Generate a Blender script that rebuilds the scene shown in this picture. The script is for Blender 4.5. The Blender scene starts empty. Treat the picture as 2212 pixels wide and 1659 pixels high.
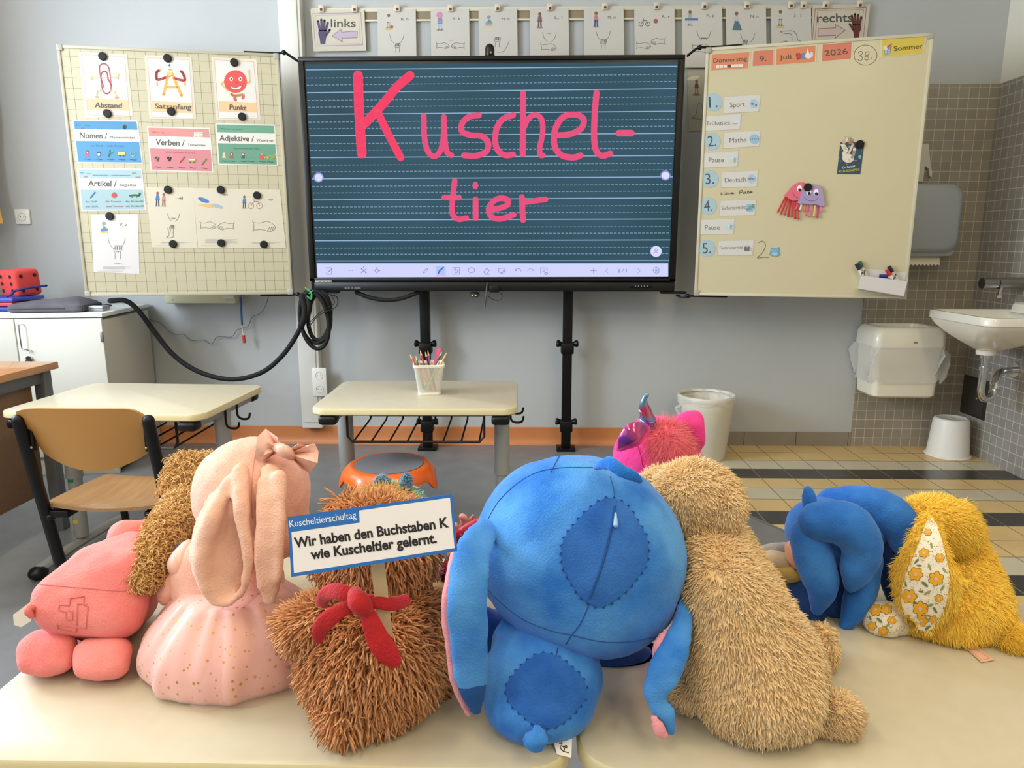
import bpy, bmesh, math, random
import numpy as np
from mathutils import Vector, Matrix, Euler
from mathutils.bvhtree import BVHTree
from mathutils.geometry import delaunay_2d_cdt

SC = bpy.context.scene
COL = SC.collection
PI = math.pi
R_ = math.radians

# ------------------------------------------------------------------ camera
F_PX, CX, CY = 1522.0, 1106.0, 829.5
CAM_H, PITCH, YAW = 1.135, R_(11.1), R_(1.25)
cam_data = bpy.data.cameras.new('camera')
cam_data.sensor_fit = 'HORIZONTAL'
cam_data.sensor_width = 36.0
cam_data.lens = 36.0 * F_PX / 2212.0
cam_data.clip_start = 0.02
cam = bpy.data.objects.new('camera', cam_data)
COL.objects.link(cam)
cam.location = (0, 0, CAM_H)
cam.rotation_euler = (PI / 2 - PITCH, 0, YAW)
SC.camera = cam

# ------------------------------------------------------------------ world, lights, exposure
SC.view_settings.view_transform = 'Standard'
SC.view_settings.look = 'None'
SC.view_settings.exposure = 0.0
SC.view_settings.gamma = 1.0
SC.view_settings.use_curve_mapping = False
world = bpy.data.worlds.new('world')
SC.world = world
world.use_nodes = True
world.node_tree.nodes['Background'].inputs[0].default_value = (0.75, 0.85, 1.0, 1)
world.node_tree.nodes['Background'].inputs[1].default_value = 0.6

def area(name, loc, rot, sx, sy, power, col, spread=180):
    l = bpy.data.lights.new(name, 'AREA')
    l.shape = 'RECTANGLE'
    l.size, l.size_y, l.energy, l.color = sx, sy, power, col
    l.spread = R_(spread)
    o = bpy.data.objects.new(name, l)
    COL.objects.link(o)
    o.location = loc
    o.rotation_euler = rot
    return o

# daylight through the left wall's window, an added rear fill, and lamps under the ceiling
area('window_and_fill_light', (-3.02, 1.3, 1.85), (0, R_(-90), 0), 1.9, 3.9, 95, (0.78, 0.89, 1.0))
area('window_sky', (-3.01, 1.75, 2.0), (0, R_(-90), 0), 1.1, 0.8, 82, (0.80, 0.90, 1.0))
area('window_and_fill_light', (-3.02, -2.1, 1.85), (0, R_(-90), 0), 1.9, 1.9, 15, (0.78, 0.89, 1.0))  # added fill behind the camera, cool light on the toys' backs
for lx in (-1.2, 1.2):
    for ly, pw in ((-1.7, 28), (0.2, 19), (1.7, 9)):
        area('ceiling_lamp', (lx, ly, 3.08), (0, 0, 0), 0.35, 1.3, pw, (1.0, 0.82, 0.54))

# ------------------------------------------------------------------ picture-to-place helpers
_Rm = (Matrix.Rotation(YAW, 3, 'Z') @ Matrix.Rotation(PI / 2 - PITCH, 3, 'X'))
_C = Vector((0, 0, CAM_H))

def ray(px, py):
    return _Rm @ Vector(((px - CX) / F_PX, -(py - CY) / F_PX, -1.0))

def at(px, py, Y):
    d = ray(px, py)
    return _C + d * (Y / d.y)

def atz(px, py, z):
    d = ray(px, py)
    return _C + d * ((z - CAM_H) / d.z)

def depth(p):
    return -(_Rm.transposed() @ (Vector(p) - _C)).z

def msz(rpx, p):
    return rpx * depth(p) / F_PX

# ------------------------------------------------------------------ materials
def lin(c):
    if isinstance(c, str):
        c = tuple(int(c[i:i + 2], 16) for i in (0, 2, 4))
    out = []
    for v in c[:3]:
        v = v / 255.0
        out.append(v / 12.92 if v <= 0.04045 else ((v + 0.055) / 1.055) ** 2.4)
    return tuple(out) + (1.0,)

MATS = {}

def M(name, c=None, rough=0.55, metal=0.0, noise=None, bump=None, sheen=0.0, spec=None, emit=None, alpha=None, coat=0.0, trans=0.0, sss=0.0):
    """noise=(scale, second colour), bump=(scale, strength)"""
    if name in MATS:
        return MATS[name]
    m = bpy.data.materials.new(name)
    m.use_nodes = True
    nt = m.node_tree
    b = nt.nodes['Principled BSDF']
    b.inputs['Base Color'].default_value = lin(c)
    b.inputs['Roughness'].default_value = rough
    b.inputs['Metallic'].default_value = metal
    if spec is not None:
        b.inputs['Specular IOR Level'].default_value = spec
    if sheen:
        b.inputs['Sheen Weight'].default_value = sheen
        b.inputs['Sheen Roughness'].default_value = 0.4
        k = lin(c)
        b.inputs['Sheen Tint'].default_value = tuple(min(1, 0.35 + 0.65 * v) for v in k[:3]) + (1,)
    if coat:
        b.inputs['Coat Weight'].default_value = coat
        b.inputs['Coat Roughness'].default_value = 0.15
    if trans:
        b.inputs['Transmission Weight'].default_value = trans
    if alpha is not None:
        b.inputs['Alpha'].default_value = alpha
    if emit is not None:
        b.inputs['Emission Color'].default_value = lin(emit)
        b.inputs['Emission Strength'].default_value = 1.0
    if noise or bump:
        tc = nt.nodes.new('ShaderNodeTexCoord')
    if noise:
        n = nt.nodes.new('ShaderNodeTexNoise')
        n.inputs['Scale'].default_value = noise[0]
        n.inputs['Detail'].default_value = 4
        nt.links.new(tc.outputs['Object'], n.inputs['Vector'])
        r = nt.nodes.new('ShaderNodeValToRGB')
        r.color_ramp.elements[0].position = 0.35
        r.color_ramp.elements[1].position = 0.65
        r.color_ramp.elements[0].color = lin(c)
        r.color_ramp.elements[1].color = lin(noise[1])
        nt.links.new(n.outputs['Fac'], r.inputs['Fac'])
        nt.links.new(r.outputs['Color'], b.inputs['Base Color'])
    if bump:
        n2 = nt.nodes.new('ShaderNodeTexNoise')
        n2.inputs['Scale'].default_value = bump[0]
        n2.inputs['Detail'].default_value = 3
        nt.links.new(tc.outputs['Object'], n2.inputs['Vector'])
        bp = nt.nodes.new('ShaderNodeBump')
        bp.inputs['Strength'].default_value = bump[1]
        bp.inputs['Distance'].default_value = 0.004
        nt.links.new(n2.outputs['Fac'], bp.inputs['Height'])
        nt.links.new(bp.outputs['Normal'], b.inputs['Normal'])
    MATS[name] = m
    return m

def K(hexc, rough=0.6):
    """flat printed / painted colour"""
    return M('print_' + hexc, hexc, rough)

def KE(hexc):
    """colour of a lit screen"""
    return M('lit_' + hexc, '050505', 0.4, emit=hexc, spec=0.1)

# ------------------------------------------------------------------ geometry accumulator
def frame_from(d):
    d = Vector(d).normalized()
    a = Vector((0, 0, 1)) if abs(d.z) < 0.9 else Vector((1, 0, 0))
    u = d.cross(a).normalized()
    return u, d.cross(u).normalized(), d

def catmull(pts, n=8, closed=False):
    pts = [Vector(p) for p in pts]
    if len(pts) < 3 and not closed:
        return [pts[0].lerp(pts[-1], i / n) for i in range(n + 1)]
    out = []
    N = len(pts)
    segs = N if closed else N - 1
    for i in range(segs):
        if closed:
            p0, p1, p2, p3 = pts[(i - 1) % N], pts[i], pts[(i + 1) % N], pts[(i + 2) % N]
        else:
            p1, p2 = pts[i], pts[i + 1]
            p0 = pts[i - 1] if i > 0 else p1 * 2 - p2
            p3 = pts[i + 2] if i + 2 < N else p2 * 2 - p1
        for k in range(n):
            t = k / n
            out.append(0.5 * ((2 * p1) + (p2 - p0) * t + (2 * p0 - 5 * p1 + 4 * p2 - p3) * t * t + (3 * p1 - p0 - 3 * p2 + p3) * t ** 3))
    if not closed:
        out.append(pts[-1])
    return out

def cat1(vals, n=8):
    v = catmull([Vector((x, 0, 0)) for x in vals], n)
    return [max(p.x, 1e-4) for p in v]

class G:
    def __init__(s):
        s.v, s.f, s.m, s.mats = [], [], [], []

    def mi(s, mat):
        if mat not in s.mats:
            s.mats.append(mat)
        return s.mats.index(mat)

    def add(s, verts, faces, mat, X=None):
        o = len(s.v)
        if X is not None:
            verts = [X @ Vector(p) for p in verts]
        s.v.extend(tuple(p) for p in verts)
        k = s.mi(mat)
        for f in faces:
            s.f.append([i + o for i in f])
            s.m.append(k)

    def addbm(s, bm, mat, X=None):
        bm.verts.index_update()
        s.add([v.co.copy() for v in bm.verts], [[v.index for v in f.verts] for f in bm.faces], mat, X)
        bm.free()

    def box(s, c, size, mat, bev=0.0, seg=2, X=None):
        bm = bmesh.new()
        bmesh.ops.create_cube(bm, size=1.0)
        for v in bm.verts:
            v.co = Vector((v.co.x * size[0], v.co.y * size[1], v.co.z * size[2]))
        if bev > 0:
            bmesh.ops.bevel(bm, geom=bm.edges[:], offset=bev, segments=seg, profile=0.5, affect='EDGES')
        for v in bm.verts:
            v.co += Vector(c)
        s.addbm(bm, mat, X)

    def cyl(s, p0, p1, r0, mat, r1=None, n=16, caps=True, X=None):
        p0, p1 = Vector(p0), Vector(p1)
        r1 = r0 if r1 is None else r1
        u, w, d = frame_from(p1 - p0)
        vs = []
        for p, r in ((p0, r0), (p1, r1)):
            for i in range(n):
                a = 2 * PI * i / n
                vs.append(p + (u * math.cos(a) + w * math.sin(a)) * r)
        fs = [[i, i + n, (i + 1) % n + n, (i + 1) % n] for i in range(n)]
        if caps:
            fs.append(list(range(n)))
            fs.append(list(range(2 * n - 1, n - 1, -1)))
        s.add(vs, fs, mat, X)

    def tube(s, pts, r, mat, n=8, sub=6, closed=False, flat=None, X=None, smooth=True, caps=True):
        """round tube along a path; r number or list; flat=(axis, ratio) flattens the section along axis"""
        P = catmull(pts, sub, closed) if smooth else [Vector(p) for p in pts]
        rr = [r] * len(P) if not isinstance(r, (list, tuple)) else cat1(r, sub) if smooth else list(r)
        if closed and isinstance(r, (list, tuple)):
            rr = [r[0]] * len(P)
        N = len(P)
        vs, fs = [], []
        ref = None
        rings = []
        for i in range(N):
            a = P[(i + 1) % N] if (closed or i < N - 1) else P[i]
            b = P[i - 1] if (closed or i > 0) else P[i]
            d = a - b
            d = d.normalized() if d.length > 1e-9 else Vector((0, 0, 1))
            if flat is not None:
                w = Vector(flat[0])
                w = (w - d * w.dot(d)).normalized()
                u = d.cross(w).normalized()
            else:
                if ref is None:
                    ref = frame_from(d)[0]
                u = (ref - d * ref.dot(d))
                u = u.normalized() if u.length > 1e-6 else frame_from(d)[0]
                ref = u
                w = d.cross(u).normalized()
            rings.append((P[i], u, w, d, rr[i]))
        k = flat[1] if flat is not None else 1.0
        full = list(rings)
        if caps and not closed:
            h = []
            p, u, w, d, r0 = rings[0]
            for t in (80, 55, 28):
                h.append((p - d * r0 * math.sin(R_(t)) * min(1, max(k, .6)), u, w, d, r0 * math.cos(R_(t))))
            full = h + full
            p, u, w, d, r0 = rings[-1]
            for t in (28, 55, 80):
                full.append((p + d * r0 * math.sin(R_(t)) * min(1, max(k, .6)), u, w, d, r0 * math.cos(R_(t))))
        for p, u, w, d, q in full:
            for j in range(n):
                a = 2 * PI * j / n
                vs.append(p + u * (math.cos(a) * q) + w * (math.sin(a) * q * k))
        L = len(full)
        for i in range(L if closed else L - 1):
            for j in range(n):
                a, b = i * n + j, i * n + (j + 1) % n
                c, e = ((i + 1) % L) * n + (j + 1) % n, ((i + 1) % L) * n + j
                fs.append([a, b, c, e])
        if not closed:
            fs.append(list(range(n - 1, -1, -1)))
            fs.append([(L - 1) * n + j for j in range(n)])
        s.add(vs, fs, mat, X)

    def lathe(s, prof, c, mat, n=36, X=None):
        """profile of (radius, height), axis z"""
        c = Vector(c)
        vs, fs = [], []
        for r, z in prof:
            for i in range(n):
                a = 2 * PI * i / n
                vs.append(c + Vector((r * math.cos(a), r * math.sin(a), z)))
        for k in range(len(prof) - 1):
            for i in range(n):
                fs.append([k * n + i, k * n + (i + 1) % n, (k + 1) * n + (i + 1) % n, (k + 1) * n + i])
        s.add(vs, fs, mat, X)

    def ell(s, c, r, mat, rot=None, seg=24, X=None):
        bm = bmesh.new()
        bmesh.ops.create_uvsphere(bm, u_segments=seg, v_segments=max(8, seg * 2 // 3), radius=1.0)
        Q = rot if rot is not None else Matrix.Identity(3)
        for v in bm.verts:
            v.co = Q @ Vector((v.co.x * r[0], v.co.y * r[1], v.co.z * r[2])) + Vector(c)
        s.addbm(bm, mat, X)

    def loft(s, rings, mat, cap0=True, cap1=True, X=None):
        n = len(rings[0])
        vs = [p for r in rings for p in r]
        fs = []
        for k in range(len(rings) - 1):
            for i in range(n):
                fs.append([k * n + i, k * n + (i + 1) % n, (k + 1) * n + (i + 1) % n, (k + 1) * n + i])
        if cap0:
            fs.append(list(range(n - 1, -1, -1)))
        if cap1:
            fs.append([(len(rings) - 1) * n + i for i in range(n)])
        s.add(vs, fs, mat, X)

    def build(s, name, parent=None, world=True, angle=38, smooth=True, recentre=True):
        me = bpy.data.meshes.new(name)
        me.from_pydata(s.v, [], s.f)
        for m in s.mats:
            me.materials.append(m)
        me.polygons.foreach_set('material_index', s.m)
        bm = bmesh.new()
        bm.from_mesh(me)
        bmesh.ops.recalc_face_normals(bm, faces=bm.faces[:])
        bm.to_mesh(me)
        bm.free()
        if smooth:
            me.polygons.foreach_set('use_smooth', [True] * len(me.polygons))
            me.set_sharp_from_angle(angle=R_(angle))
        me.update()
        return link(name, me, parent, world, recentre)

def rrect(cx, cy, sx, sy, r, z, n=6):
    """rounded rectangle ring in the xy plane"""
    out = []
    for qx, qy, a0 in ((1, 1, 0), (-1, 1, 90), (-1, -1, 180), (1, -1, 270)):
        for i in range(n + 1):
            a = R_(a0 + 90 * i / n)
            out.append(Vector((cx + qx * (sx / 2 - r) + r * math.cos(a), cy + qy * (sy / 2 - r) + r * math.sin(a), z)))
    return out

def link(name, me, parent=None, world=True, recentre=True):
    o = bpy.data.objects.new(name, me)
    COL.objects.link(o)
    if parent is None and world and recentre and len(me.vertices):
        co = np.empty(len(me.vertices) * 3, dtype=np.float32)
        me.vertices.foreach_get('co', co)
        co = co.reshape(-1, 3)
        lo, hi = co.min(0), co.max(0)
        b = Vector(((lo[0] + hi[0]) / 2, (lo[1] + hi[1]) / 2, lo[2]))
        me.transform(Matrix.Translation(-b))
        o.location = b
    if parent is not None:
        o.parent = parent
        if world:
            o.matrix_parent_inverse = wm(parent).inverted()
    return o

def wm(o):
    m = Matrix.LocRotScale(o.location, o.rotation_euler, o.scale)
    if o.parent is not None:
        m = wm(o.parent) @ o.matrix_parent_inverse @ m
    return m

def tag(o, label, cat, group=None):
    o['label'] = label
    o['category'] = cat
    if group:
        o['group'] = group
    return o

def thing(name, label, cat, loc=(0, 0, 0), rz=0.0, group=None):
    o = bpy.data.objects.new(name, None)
    o.empty_display_size = 0.05
    COL.objects.link(o)
    o.location = loc
    o.rotation_euler = (0, 0, rz)
    return tag(o, label, cat, group)

def struct(o):
    o['kind'] = 'structure'
    return o

def copy_tree(o, parent=None):
    c = o.copy()
    COL.objects.link(c)
    if parent is not None:
        c.parent = parent
        c.matrix_parent_inverse = o.matrix_parent_inverse.copy()
    for ch in [x for x in bpy.data.objects if x.parent == o]:
        copy_tree(ch, c)
    return c

# ------------------------------------------------------------------ flat printed things
_TXT = {}

def text_geo(s, bold=0.0):
    key = (s, bold)
    if key not in _TXT:
        cu = bpy.data.curves.new('txt', 'FONT')
        cu.body = s
        cu.size = 1.0
        cu.resolution_u = 4
        cu.offset = bold
        o = bpy.data.objects.new('txt', cu)
        me = bpy.data.meshes.new_from_object(o)
        vs = [(v.co.x, v.co.y) for v in me.vertices]
        fs = [list(p.vertices) for p in me.polygons]
        bpy.data.objects.remove(o)
        bpy.data.meshes.remove(me)
        bpy.data.curves.remove(cu)
        xs = [v[0] for v in vs] or [0, 1]
        _TXT[key] = (vs, fs, min(xs), max(xs))
    return _TXT[key]

class Flat:
    """prints and paper lying in one plane; coordinates are photo pixels on that plane"""
    def __init__(s, p0, n, base=0.0, crop=(0, 0, 1.0)):
        s.p0, s.n = Vector(p0), Vector(n).normalized()
        s.ox, s.oy, s.k = crop
        s.g = G()
        s.lift = base
        s.step = 0.00009

    def P(s, x, y, lift=None):
        q = s.p0 + s.n * (s.lift if lift is None else lift)
        d = ray(s.ox + x / s.k, s.oy + y / s.k)
        return _C + d * ((q - _C).dot(s.n) / d.dot(s.n))

    def up(s):
        s.lift += s.step

    def paper(s, quad, mat, th=0.0007):
        a = [s.P(*q) for q in quad]
        b = [p + s.n * th for p in a]
        n = len(a)
        s.g.add(a + b, [list(range(n, 2 * n)), list(range(n - 1, -1, -1))] + [[i, (i + 1) % n, n + (i + 1) % n, n + i] for i in range(n)], mat)
        s.lift += th
        s.up()
        return s

    def poly(s, pts, mat):
        s.g.add([s.P(*q) for q in pts], [list(range(len(pts)))], mat)
        s.up()
        return s

    def rect(s, x0, y0, x1, y1, mat, sk=0.0):
        """sk: drop in pixels from the left to the right side"""
        return s.poly([(x0, y0), (x1, y0 + sk), (x1, y1 + sk), (x0, y1)], mat)

    def ell(s, cx, cy, rx, ry, mat, rot=0.0, n=20):
        c, q = math.cos(R_(rot)), math.sin(R_(rot))
        pts = []
        for i in range(n):
            a = 2 * PI * i / n
            x, y = rx * math.cos(a), ry * math.sin(a)
            pts.append((cx + x * c - y * q, cy + x * q + y * c))
        return s.poly(pts, mat)

    def stroke(s, pts, w, mat, smooth=True, closed=False, sub=6):
        P = [Vector((p[0], p[1], 0)) for p in pts]
        if smooth and len(P) > 2:
            P = catmull(P, sub, closed)
            if closed:
                P.append(P[0])
        elif closed:
            P.append(P[0])
        for a, b in zip(P, P[1:]):
            d = b - a
            if d.length < 1e-6:
                continue
            q = Vector((-d.y, d.x, 0)).normalized() * w / 2
            s.g.add([s.P(*(v.xy)) for v in (a - q, b - q, b + q, a + q)], [[0, 1, 2, 3]], mat)
        nn = 10 if w > 4 else 6
        for a in P:
            s.g.add([s.P(a.x + w / 2 * math.cos(2 * PI * i / nn), a.y + w / 2 * math.sin(2 * PI * i / nn)) for i in range(nn)], [list(range(nn))], mat)
        s.up()
        return s

    def frame(s, quad, w, mat):
        return s.stroke(quad, w, mat, smooth=False, closed=True)

    def text(s, t, x0, y0, x1, y1, h, mat, bold=0.0, slant=None):
        """baseline from (x0,y0) to (x1,y1), capital height h pixels"""
        vs, fs, a, b = text_geo(t, bold)
        dx, dy = x1 - x0, y1 - y0
        L = math.hypot(dx, dy)
        ux, uy = (dy / L, -dx / L) if slant is None else slant
        k = h / 0.70
        s.g.add([s.P(x0 + dx * (x - a) / (b - a) + ux * y * k, y0 + dy * (x - a) / (b - a) + uy * y * k) for x, y in vs], fs, mat)
        s.up()
        return s

    def build(s, name, label=None, cat=None, group=None, parent=None):
        # no normal recalculation: loose prints face the viewer side of their plane
        me = bpy.data.meshes.new(name)
        me.from_pydata(s.g.v, [], s.g.f)
        for m in s.g.mats:
            me.materials.append(m)
        me.polygons.foreach_set('material_index', s.g.m)
        me.update()
        o = link(name, me, parent)
        if label:
            tag(o, label, cat, group)
        return o
# ================================================================== the room
XL, XR, YB, YF, ZC = -3.06, 2.465, 3.97, -3.6, 3.1
TILE_X, TILE_TOP = 1.865, 1.964

wall_paint = M('wall_paint', 'b3b6b6', 0.75, noise=(1.3, 'b7b9b9'), bump=(260, 0.06))
vinyl = M('floor_vinyl', '7b7c7e', 0.38, noise=(9, '727375'), bump=(40, 0.02))
ceil_m = M('ceiling_paint', 'e8e4da', 0.9)

def grid_mat(name, tile_a, tile_b, grout, pitch, axes, width=0.06, rough=0.35, off=(0, 0)):
    """square mosaic: axes = which object axes carry the grid"""
    m = bpy.data.materials.new(name)
    m.use_nodes = True
    nt = m.node_tree
    b = nt.nodes['Principled BSDF']
    tc = nt.nodes.new('ShaderNodeTexCoord')
    sx = nt.nodes.new('ShaderNodeSeparateXYZ')
    nt.links.new(tc.outputs['Object'], sx.inputs[0])
    def math_(op, a, v=None, c=None):
        n = nt.nodes.new('ShaderNodeMath')
        n.operation = op
        for i, q in enumerate((a, v, c)):
            if q is None:
                continue
            if isinstance(q, (int, float)):
                n.inputs[i].default_value = q
            else:
                nt.links.new(q, n.inputs[i])
        return n.outputs[0]
    edges, cells = [], []
    for ax, of in zip(axes, off):
        q = math_('DIVIDE', math_('ADD', sx.outputs[ax], 50 * pitch + of), pitch)
        fr = math_('FRACT', q)
        cells.append(math_('FLOOR', q))
        edges.append(math_('ABSOLUTE', math_('SUBTRACT', fr, 0.5)))
    e = math_('MAXIMUM', edges[0], edges[1])
    mask = math_('GREATER_THAN', e, 0.5 - width / 2)
    cv = nt.nodes.new('ShaderNodeCombineXYZ')
    nt.links.new(cells[0], cv.inputs[0])
    nt.links.new(cells[1], cv.inputs[1])
    wn = nt.nodes.new('ShaderNodeTexWhiteNoise')
    wn.noise_dimensions = '3D'
    nt.links.new(cv.outputs[0], wn.inputs['Vector'])
    mix = nt.nodes.new('ShaderNodeMixRGB')
    mix.inputs[1].default_value = lin(tile_a)
    mix.inputs[2].default_value = lin(tile_b)
    nt.links.new(wn.outputs['Value'], mix.inputs[0])
    mx2 = nt.nodes.new('ShaderNodeMixRGB')
    nt.links.new(mask, mx2.inputs[0])
    nt.links.new(mix.outputs[0], mx2.inputs[1])
    mx2.inputs[2].default_value = lin(grout)
    nt.links.new(mx2.outputs[0], b.inputs['Base Color'])
    b.inputs['Roughness'].default_value = rough
    bp = nt.nodes.new('ShaderNodeBump')
    bp.inputs['Strength'].default_value = 0.4
    bp.inputs['Distance'].default_value = 0.002
    bp.invert = True
    nt.links.new(mask, bp.inputs['Height'])
    nt.links.new(bp.outputs[0], b.inputs['Normal'])
    return m

mosaic_back = grid_mat('mosaic_back', '9a9282', '90887a', 'c9c0ac', 0.0526, (0, 2), 0.05, off=(0.008, 0.0))
mosaic_side = grid_mat('mosaic_side', '97928b', '8d8982', 'c9c3b6', 0.0526, (1, 2), 0.06, off=(0.012, 0.0))

def sbox(name, x0, x1, y0, y1, z0, z1, mat):
    g = G()
    g.box(((x0 + x1) / 2, (y0 + y1) / 2, (z0 + z1) / 2), (x1 - x0, y1 - y0, z1 - z0), mat)
    return struct(g.build(name, recentre=False))

sbox('floor', XL - .15, XR + .15, YF - .15, YB + .15, -0.12, 0.0, vinyl)
sbox('ceiling', XL - .15, XR + .15, YF - .15, YB + .15, ZC, ZC + .1, ceil_m)
sbox('wall_back', XL - .15, XR + .15, YB, YB + .15, 0, ZC, wall_paint)
sbox('wall_right', XR, XR + .15, YF, YB, 0, ZC, M('wall_cream', 'ddd8c8', 0.8))
sbox('wall_front', XL - .15, XR + .15, YF - .15, YF, 0, ZC, wall_paint)
# left wall with the window opening and an added rear opening for fill light
g = G()
for (y0, y1, z0, z1) in ((YF, -3.1, 0, ZC), (-1.1, -0.75, 0, ZC), (3.3, YB, 0, ZC), (-3.1, -1.1, 0, 0.85), (-3.1, -1.1, 2.85, ZC), (-0.75, 3.3, 0, 0.85), (-0.75, 3.3, 2.85, ZC)):
    g.box((XL - .075, (y0 + y1) / 2, (z0 + z1) / 2), (.15, y1 - y0, z1 - z0), wall_paint)
struct(g.build('wall_left', recentre=False))
g = G()
wf = M('window_white', 'e6e6e2', 0.4)
for y in (-0.72, 0.6, 1.95, 3.27):
    g.box((XL - .08, y, 1.85), (.06, .06, 2.0), wf)
for z in (0.88, 2.82):
    g.box((XL - .08, 1.28, z), (.06, 3.99, .06), wf)
struct(g.build('window_1', recentre=False))
g = G()
for y in (-3.07, -2.1, -1.13):
    g.box((XL - .08, y, 1.85), (.06, .06, 2.0), wf)
for z in (0.88, 2.82):
    g.box((XL - .08, -2.1, z), (.06, 2.0, .06), wf)
struct(g.build('added_window', recentre=False))  # unseen rear window, added to go with the fill light

# mosaic tiling around the wash place
sbox('wall_tiles_back', TILE_X, XR - .008, YB - .008, YB - .0002, 0.0, TILE_TOP, mosaic_back)
sbox('wall_tiles_right', XR - .008, XR - .0002, 0.6, YB - .0002, 0.0, TILE_TOP, mosaic_side)

# floor tiling: rows parallel to the back wall, tan / cream / black
ft = {'T': M('floor_tile_tan', 'd8ba80', 0.3, noise=(5, 'cfb076')), 'C': M('floor_tile_cream', 'c9c0a8', 0.3, noise=(5, 'c0b79f')),
      'B': M('floor_tile_black', '33302f', 0.28, noise=(6, '3b3836'))}
grout = M('floor_grout', '8d8063', 0.8)
RP, CP = 0.1485, 0.1627
pat = 'TTCBTCTBTTCBTCTBTTCBTCTB'
bound = [(0.955, 3.96), (0.915, 2.95), (1.075, 2.665), (1.36, 2.18), (1.36, 0.6)]   # edge between vinyl and tiles
def bx(y):
    for (xa, ya), (xb, yb) in zip(bound, bound[1:]):
        if yb <= y <= ya:
            return xa + (xb - xa) * (ya - y) / (ya - yb)
    return bound[-1][0]
g = G()
g.add([(x, y, 0.0012) for x, y in bound] + [(XR, 0.6, 0.0012), (XR, 3.96, 0.0012)], [list(range(len(bound) + 2))], grout)
for r in range(22):
    y1 = 3.965 - r * RP - .0025
    y0 = y1 - RP + .005
    if y0 < 0.6:
        break
    for c in range(-2, 10):
        x0 = 1.164 + c * CP + .0025
        x1 = min(x0 + CP - .005, XR)
        pts = [(x0, y0), (x1, y0), (x1, y1), (x0, y1)]
        # clip against the slanted border
        def inside(p):
            return p[0] >= bx(p[1])
        out = []
        for a, b in zip(pts, pts[1:] + pts[:1]):
            ia, ib = inside(a), inside(b)
            if ia:
                out.append(a)
            if ia != ib:
                lo, hi = (a, b)
                for _ in range(18):
                    mid = ((lo[0] + hi[0]) / 2, (lo[1] + hi[1]) / 2)
                    if inside(mid) == ia:
                        lo = mid
                    else:
                        hi = mid
                out.append(lo)
        if len(out) > 2:
            g.add([(x, y, 0.0022) for x, y in out], [list(range(len(out)))], ft[pat[r]])
o = g.build('floor_tiles', recentre=False, smooth=False)
struct(o)
g = G()
strip = M('threshold_strip', '8b8b8b', 0.35, metal=0.6)
for (xa, ya), (xb, yb) in zip(bound, bound[1:]):
    a, b = Vector((xa, ya, 0)), Vector((xb, yb, 0))
    d = (b - a).normalized()
    q = Vector((d.y, -d.x, 0)) * .012
    if q.x > 0:
        q = -q
    z = Vector((0, 0, .0035))
    g.add([a, b, b + q, a + q, a + z, b + z, b + q + z, a + q + z], [[0, 1, 2, 3], [7, 6, 5, 4], [0, 1, 5, 4], [1, 2, 6, 5], [2, 3, 7, 6], [3, 0, 4, 7]], strip)
struct(g.build('trim_2', recentre=False))

# skirtings
orange = M('skirting_orange', 'c87f4c', 0.42, noise=(3, 'bf7645'))
g = G()
prof = [(YB - .03, 0.0), (YB - .022, .006), (YB - .012, .02), (YB - .007, .045), (YB - .005, .098), (YB, .102), (YB, 0.0)]
n = len(prof)
vs = [(x, y, z) for x in (XL, 0.955) for y, z in prof]
g.add(vs, [[i, (i + 1) % n, n + (i + 1) % n, n + i] for i in range(n)] + [list(range(n)), list(range(2 * n - 1, n - 1, -1))], orange)
struct(g.build('baseboard_left', recentre=False))
g = G()
gt = M('skirting_tile', '8f877b', 0.4, noise=(6, '867e72'))
x = 0.957
while x < TILE_X - .01:
    x1 = min(x + .297, TILE_X)
    g.box(((x + x1) / 2, YB - .005, .042), (x1 - x - .003, .01, .078), gt)
    x = x1
struct(g.build('baseboard_right', recentre=False))

# cable duct beside the display
duct = M('duct_white', 'dcdad2', 0.45)
g = G()
g.box((-1.235 + .0, YB - .032, (0.105 + ZC) / 2), (.118, .064, ZC - .105), duct, .006)
g.box((-1.235, YB - .067, (0.14 + ZC) / 2), (.084, .008, ZC - .14), duct, .003)
struct(g.build('trim_1', recentre=False))

# ================================================================== furniture
desk_top_m = M('desk_laminate', 'c2b9a2', 0.36, noise=(35, 'beb59d'), coat=0.15)
desk_edge_m = M('desk_edge', 'd8cb9e', 0.35, coat=0.3)
steel = M('desk_steel', 'a3a3a1', 0.4, metal=0.1)
black_pl = M('black_plastic', '0d0d0e', 0.4, spec=.35)
black_wire = M('black_wire', '0a0a0a', 0.4, spec=.3)

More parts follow.
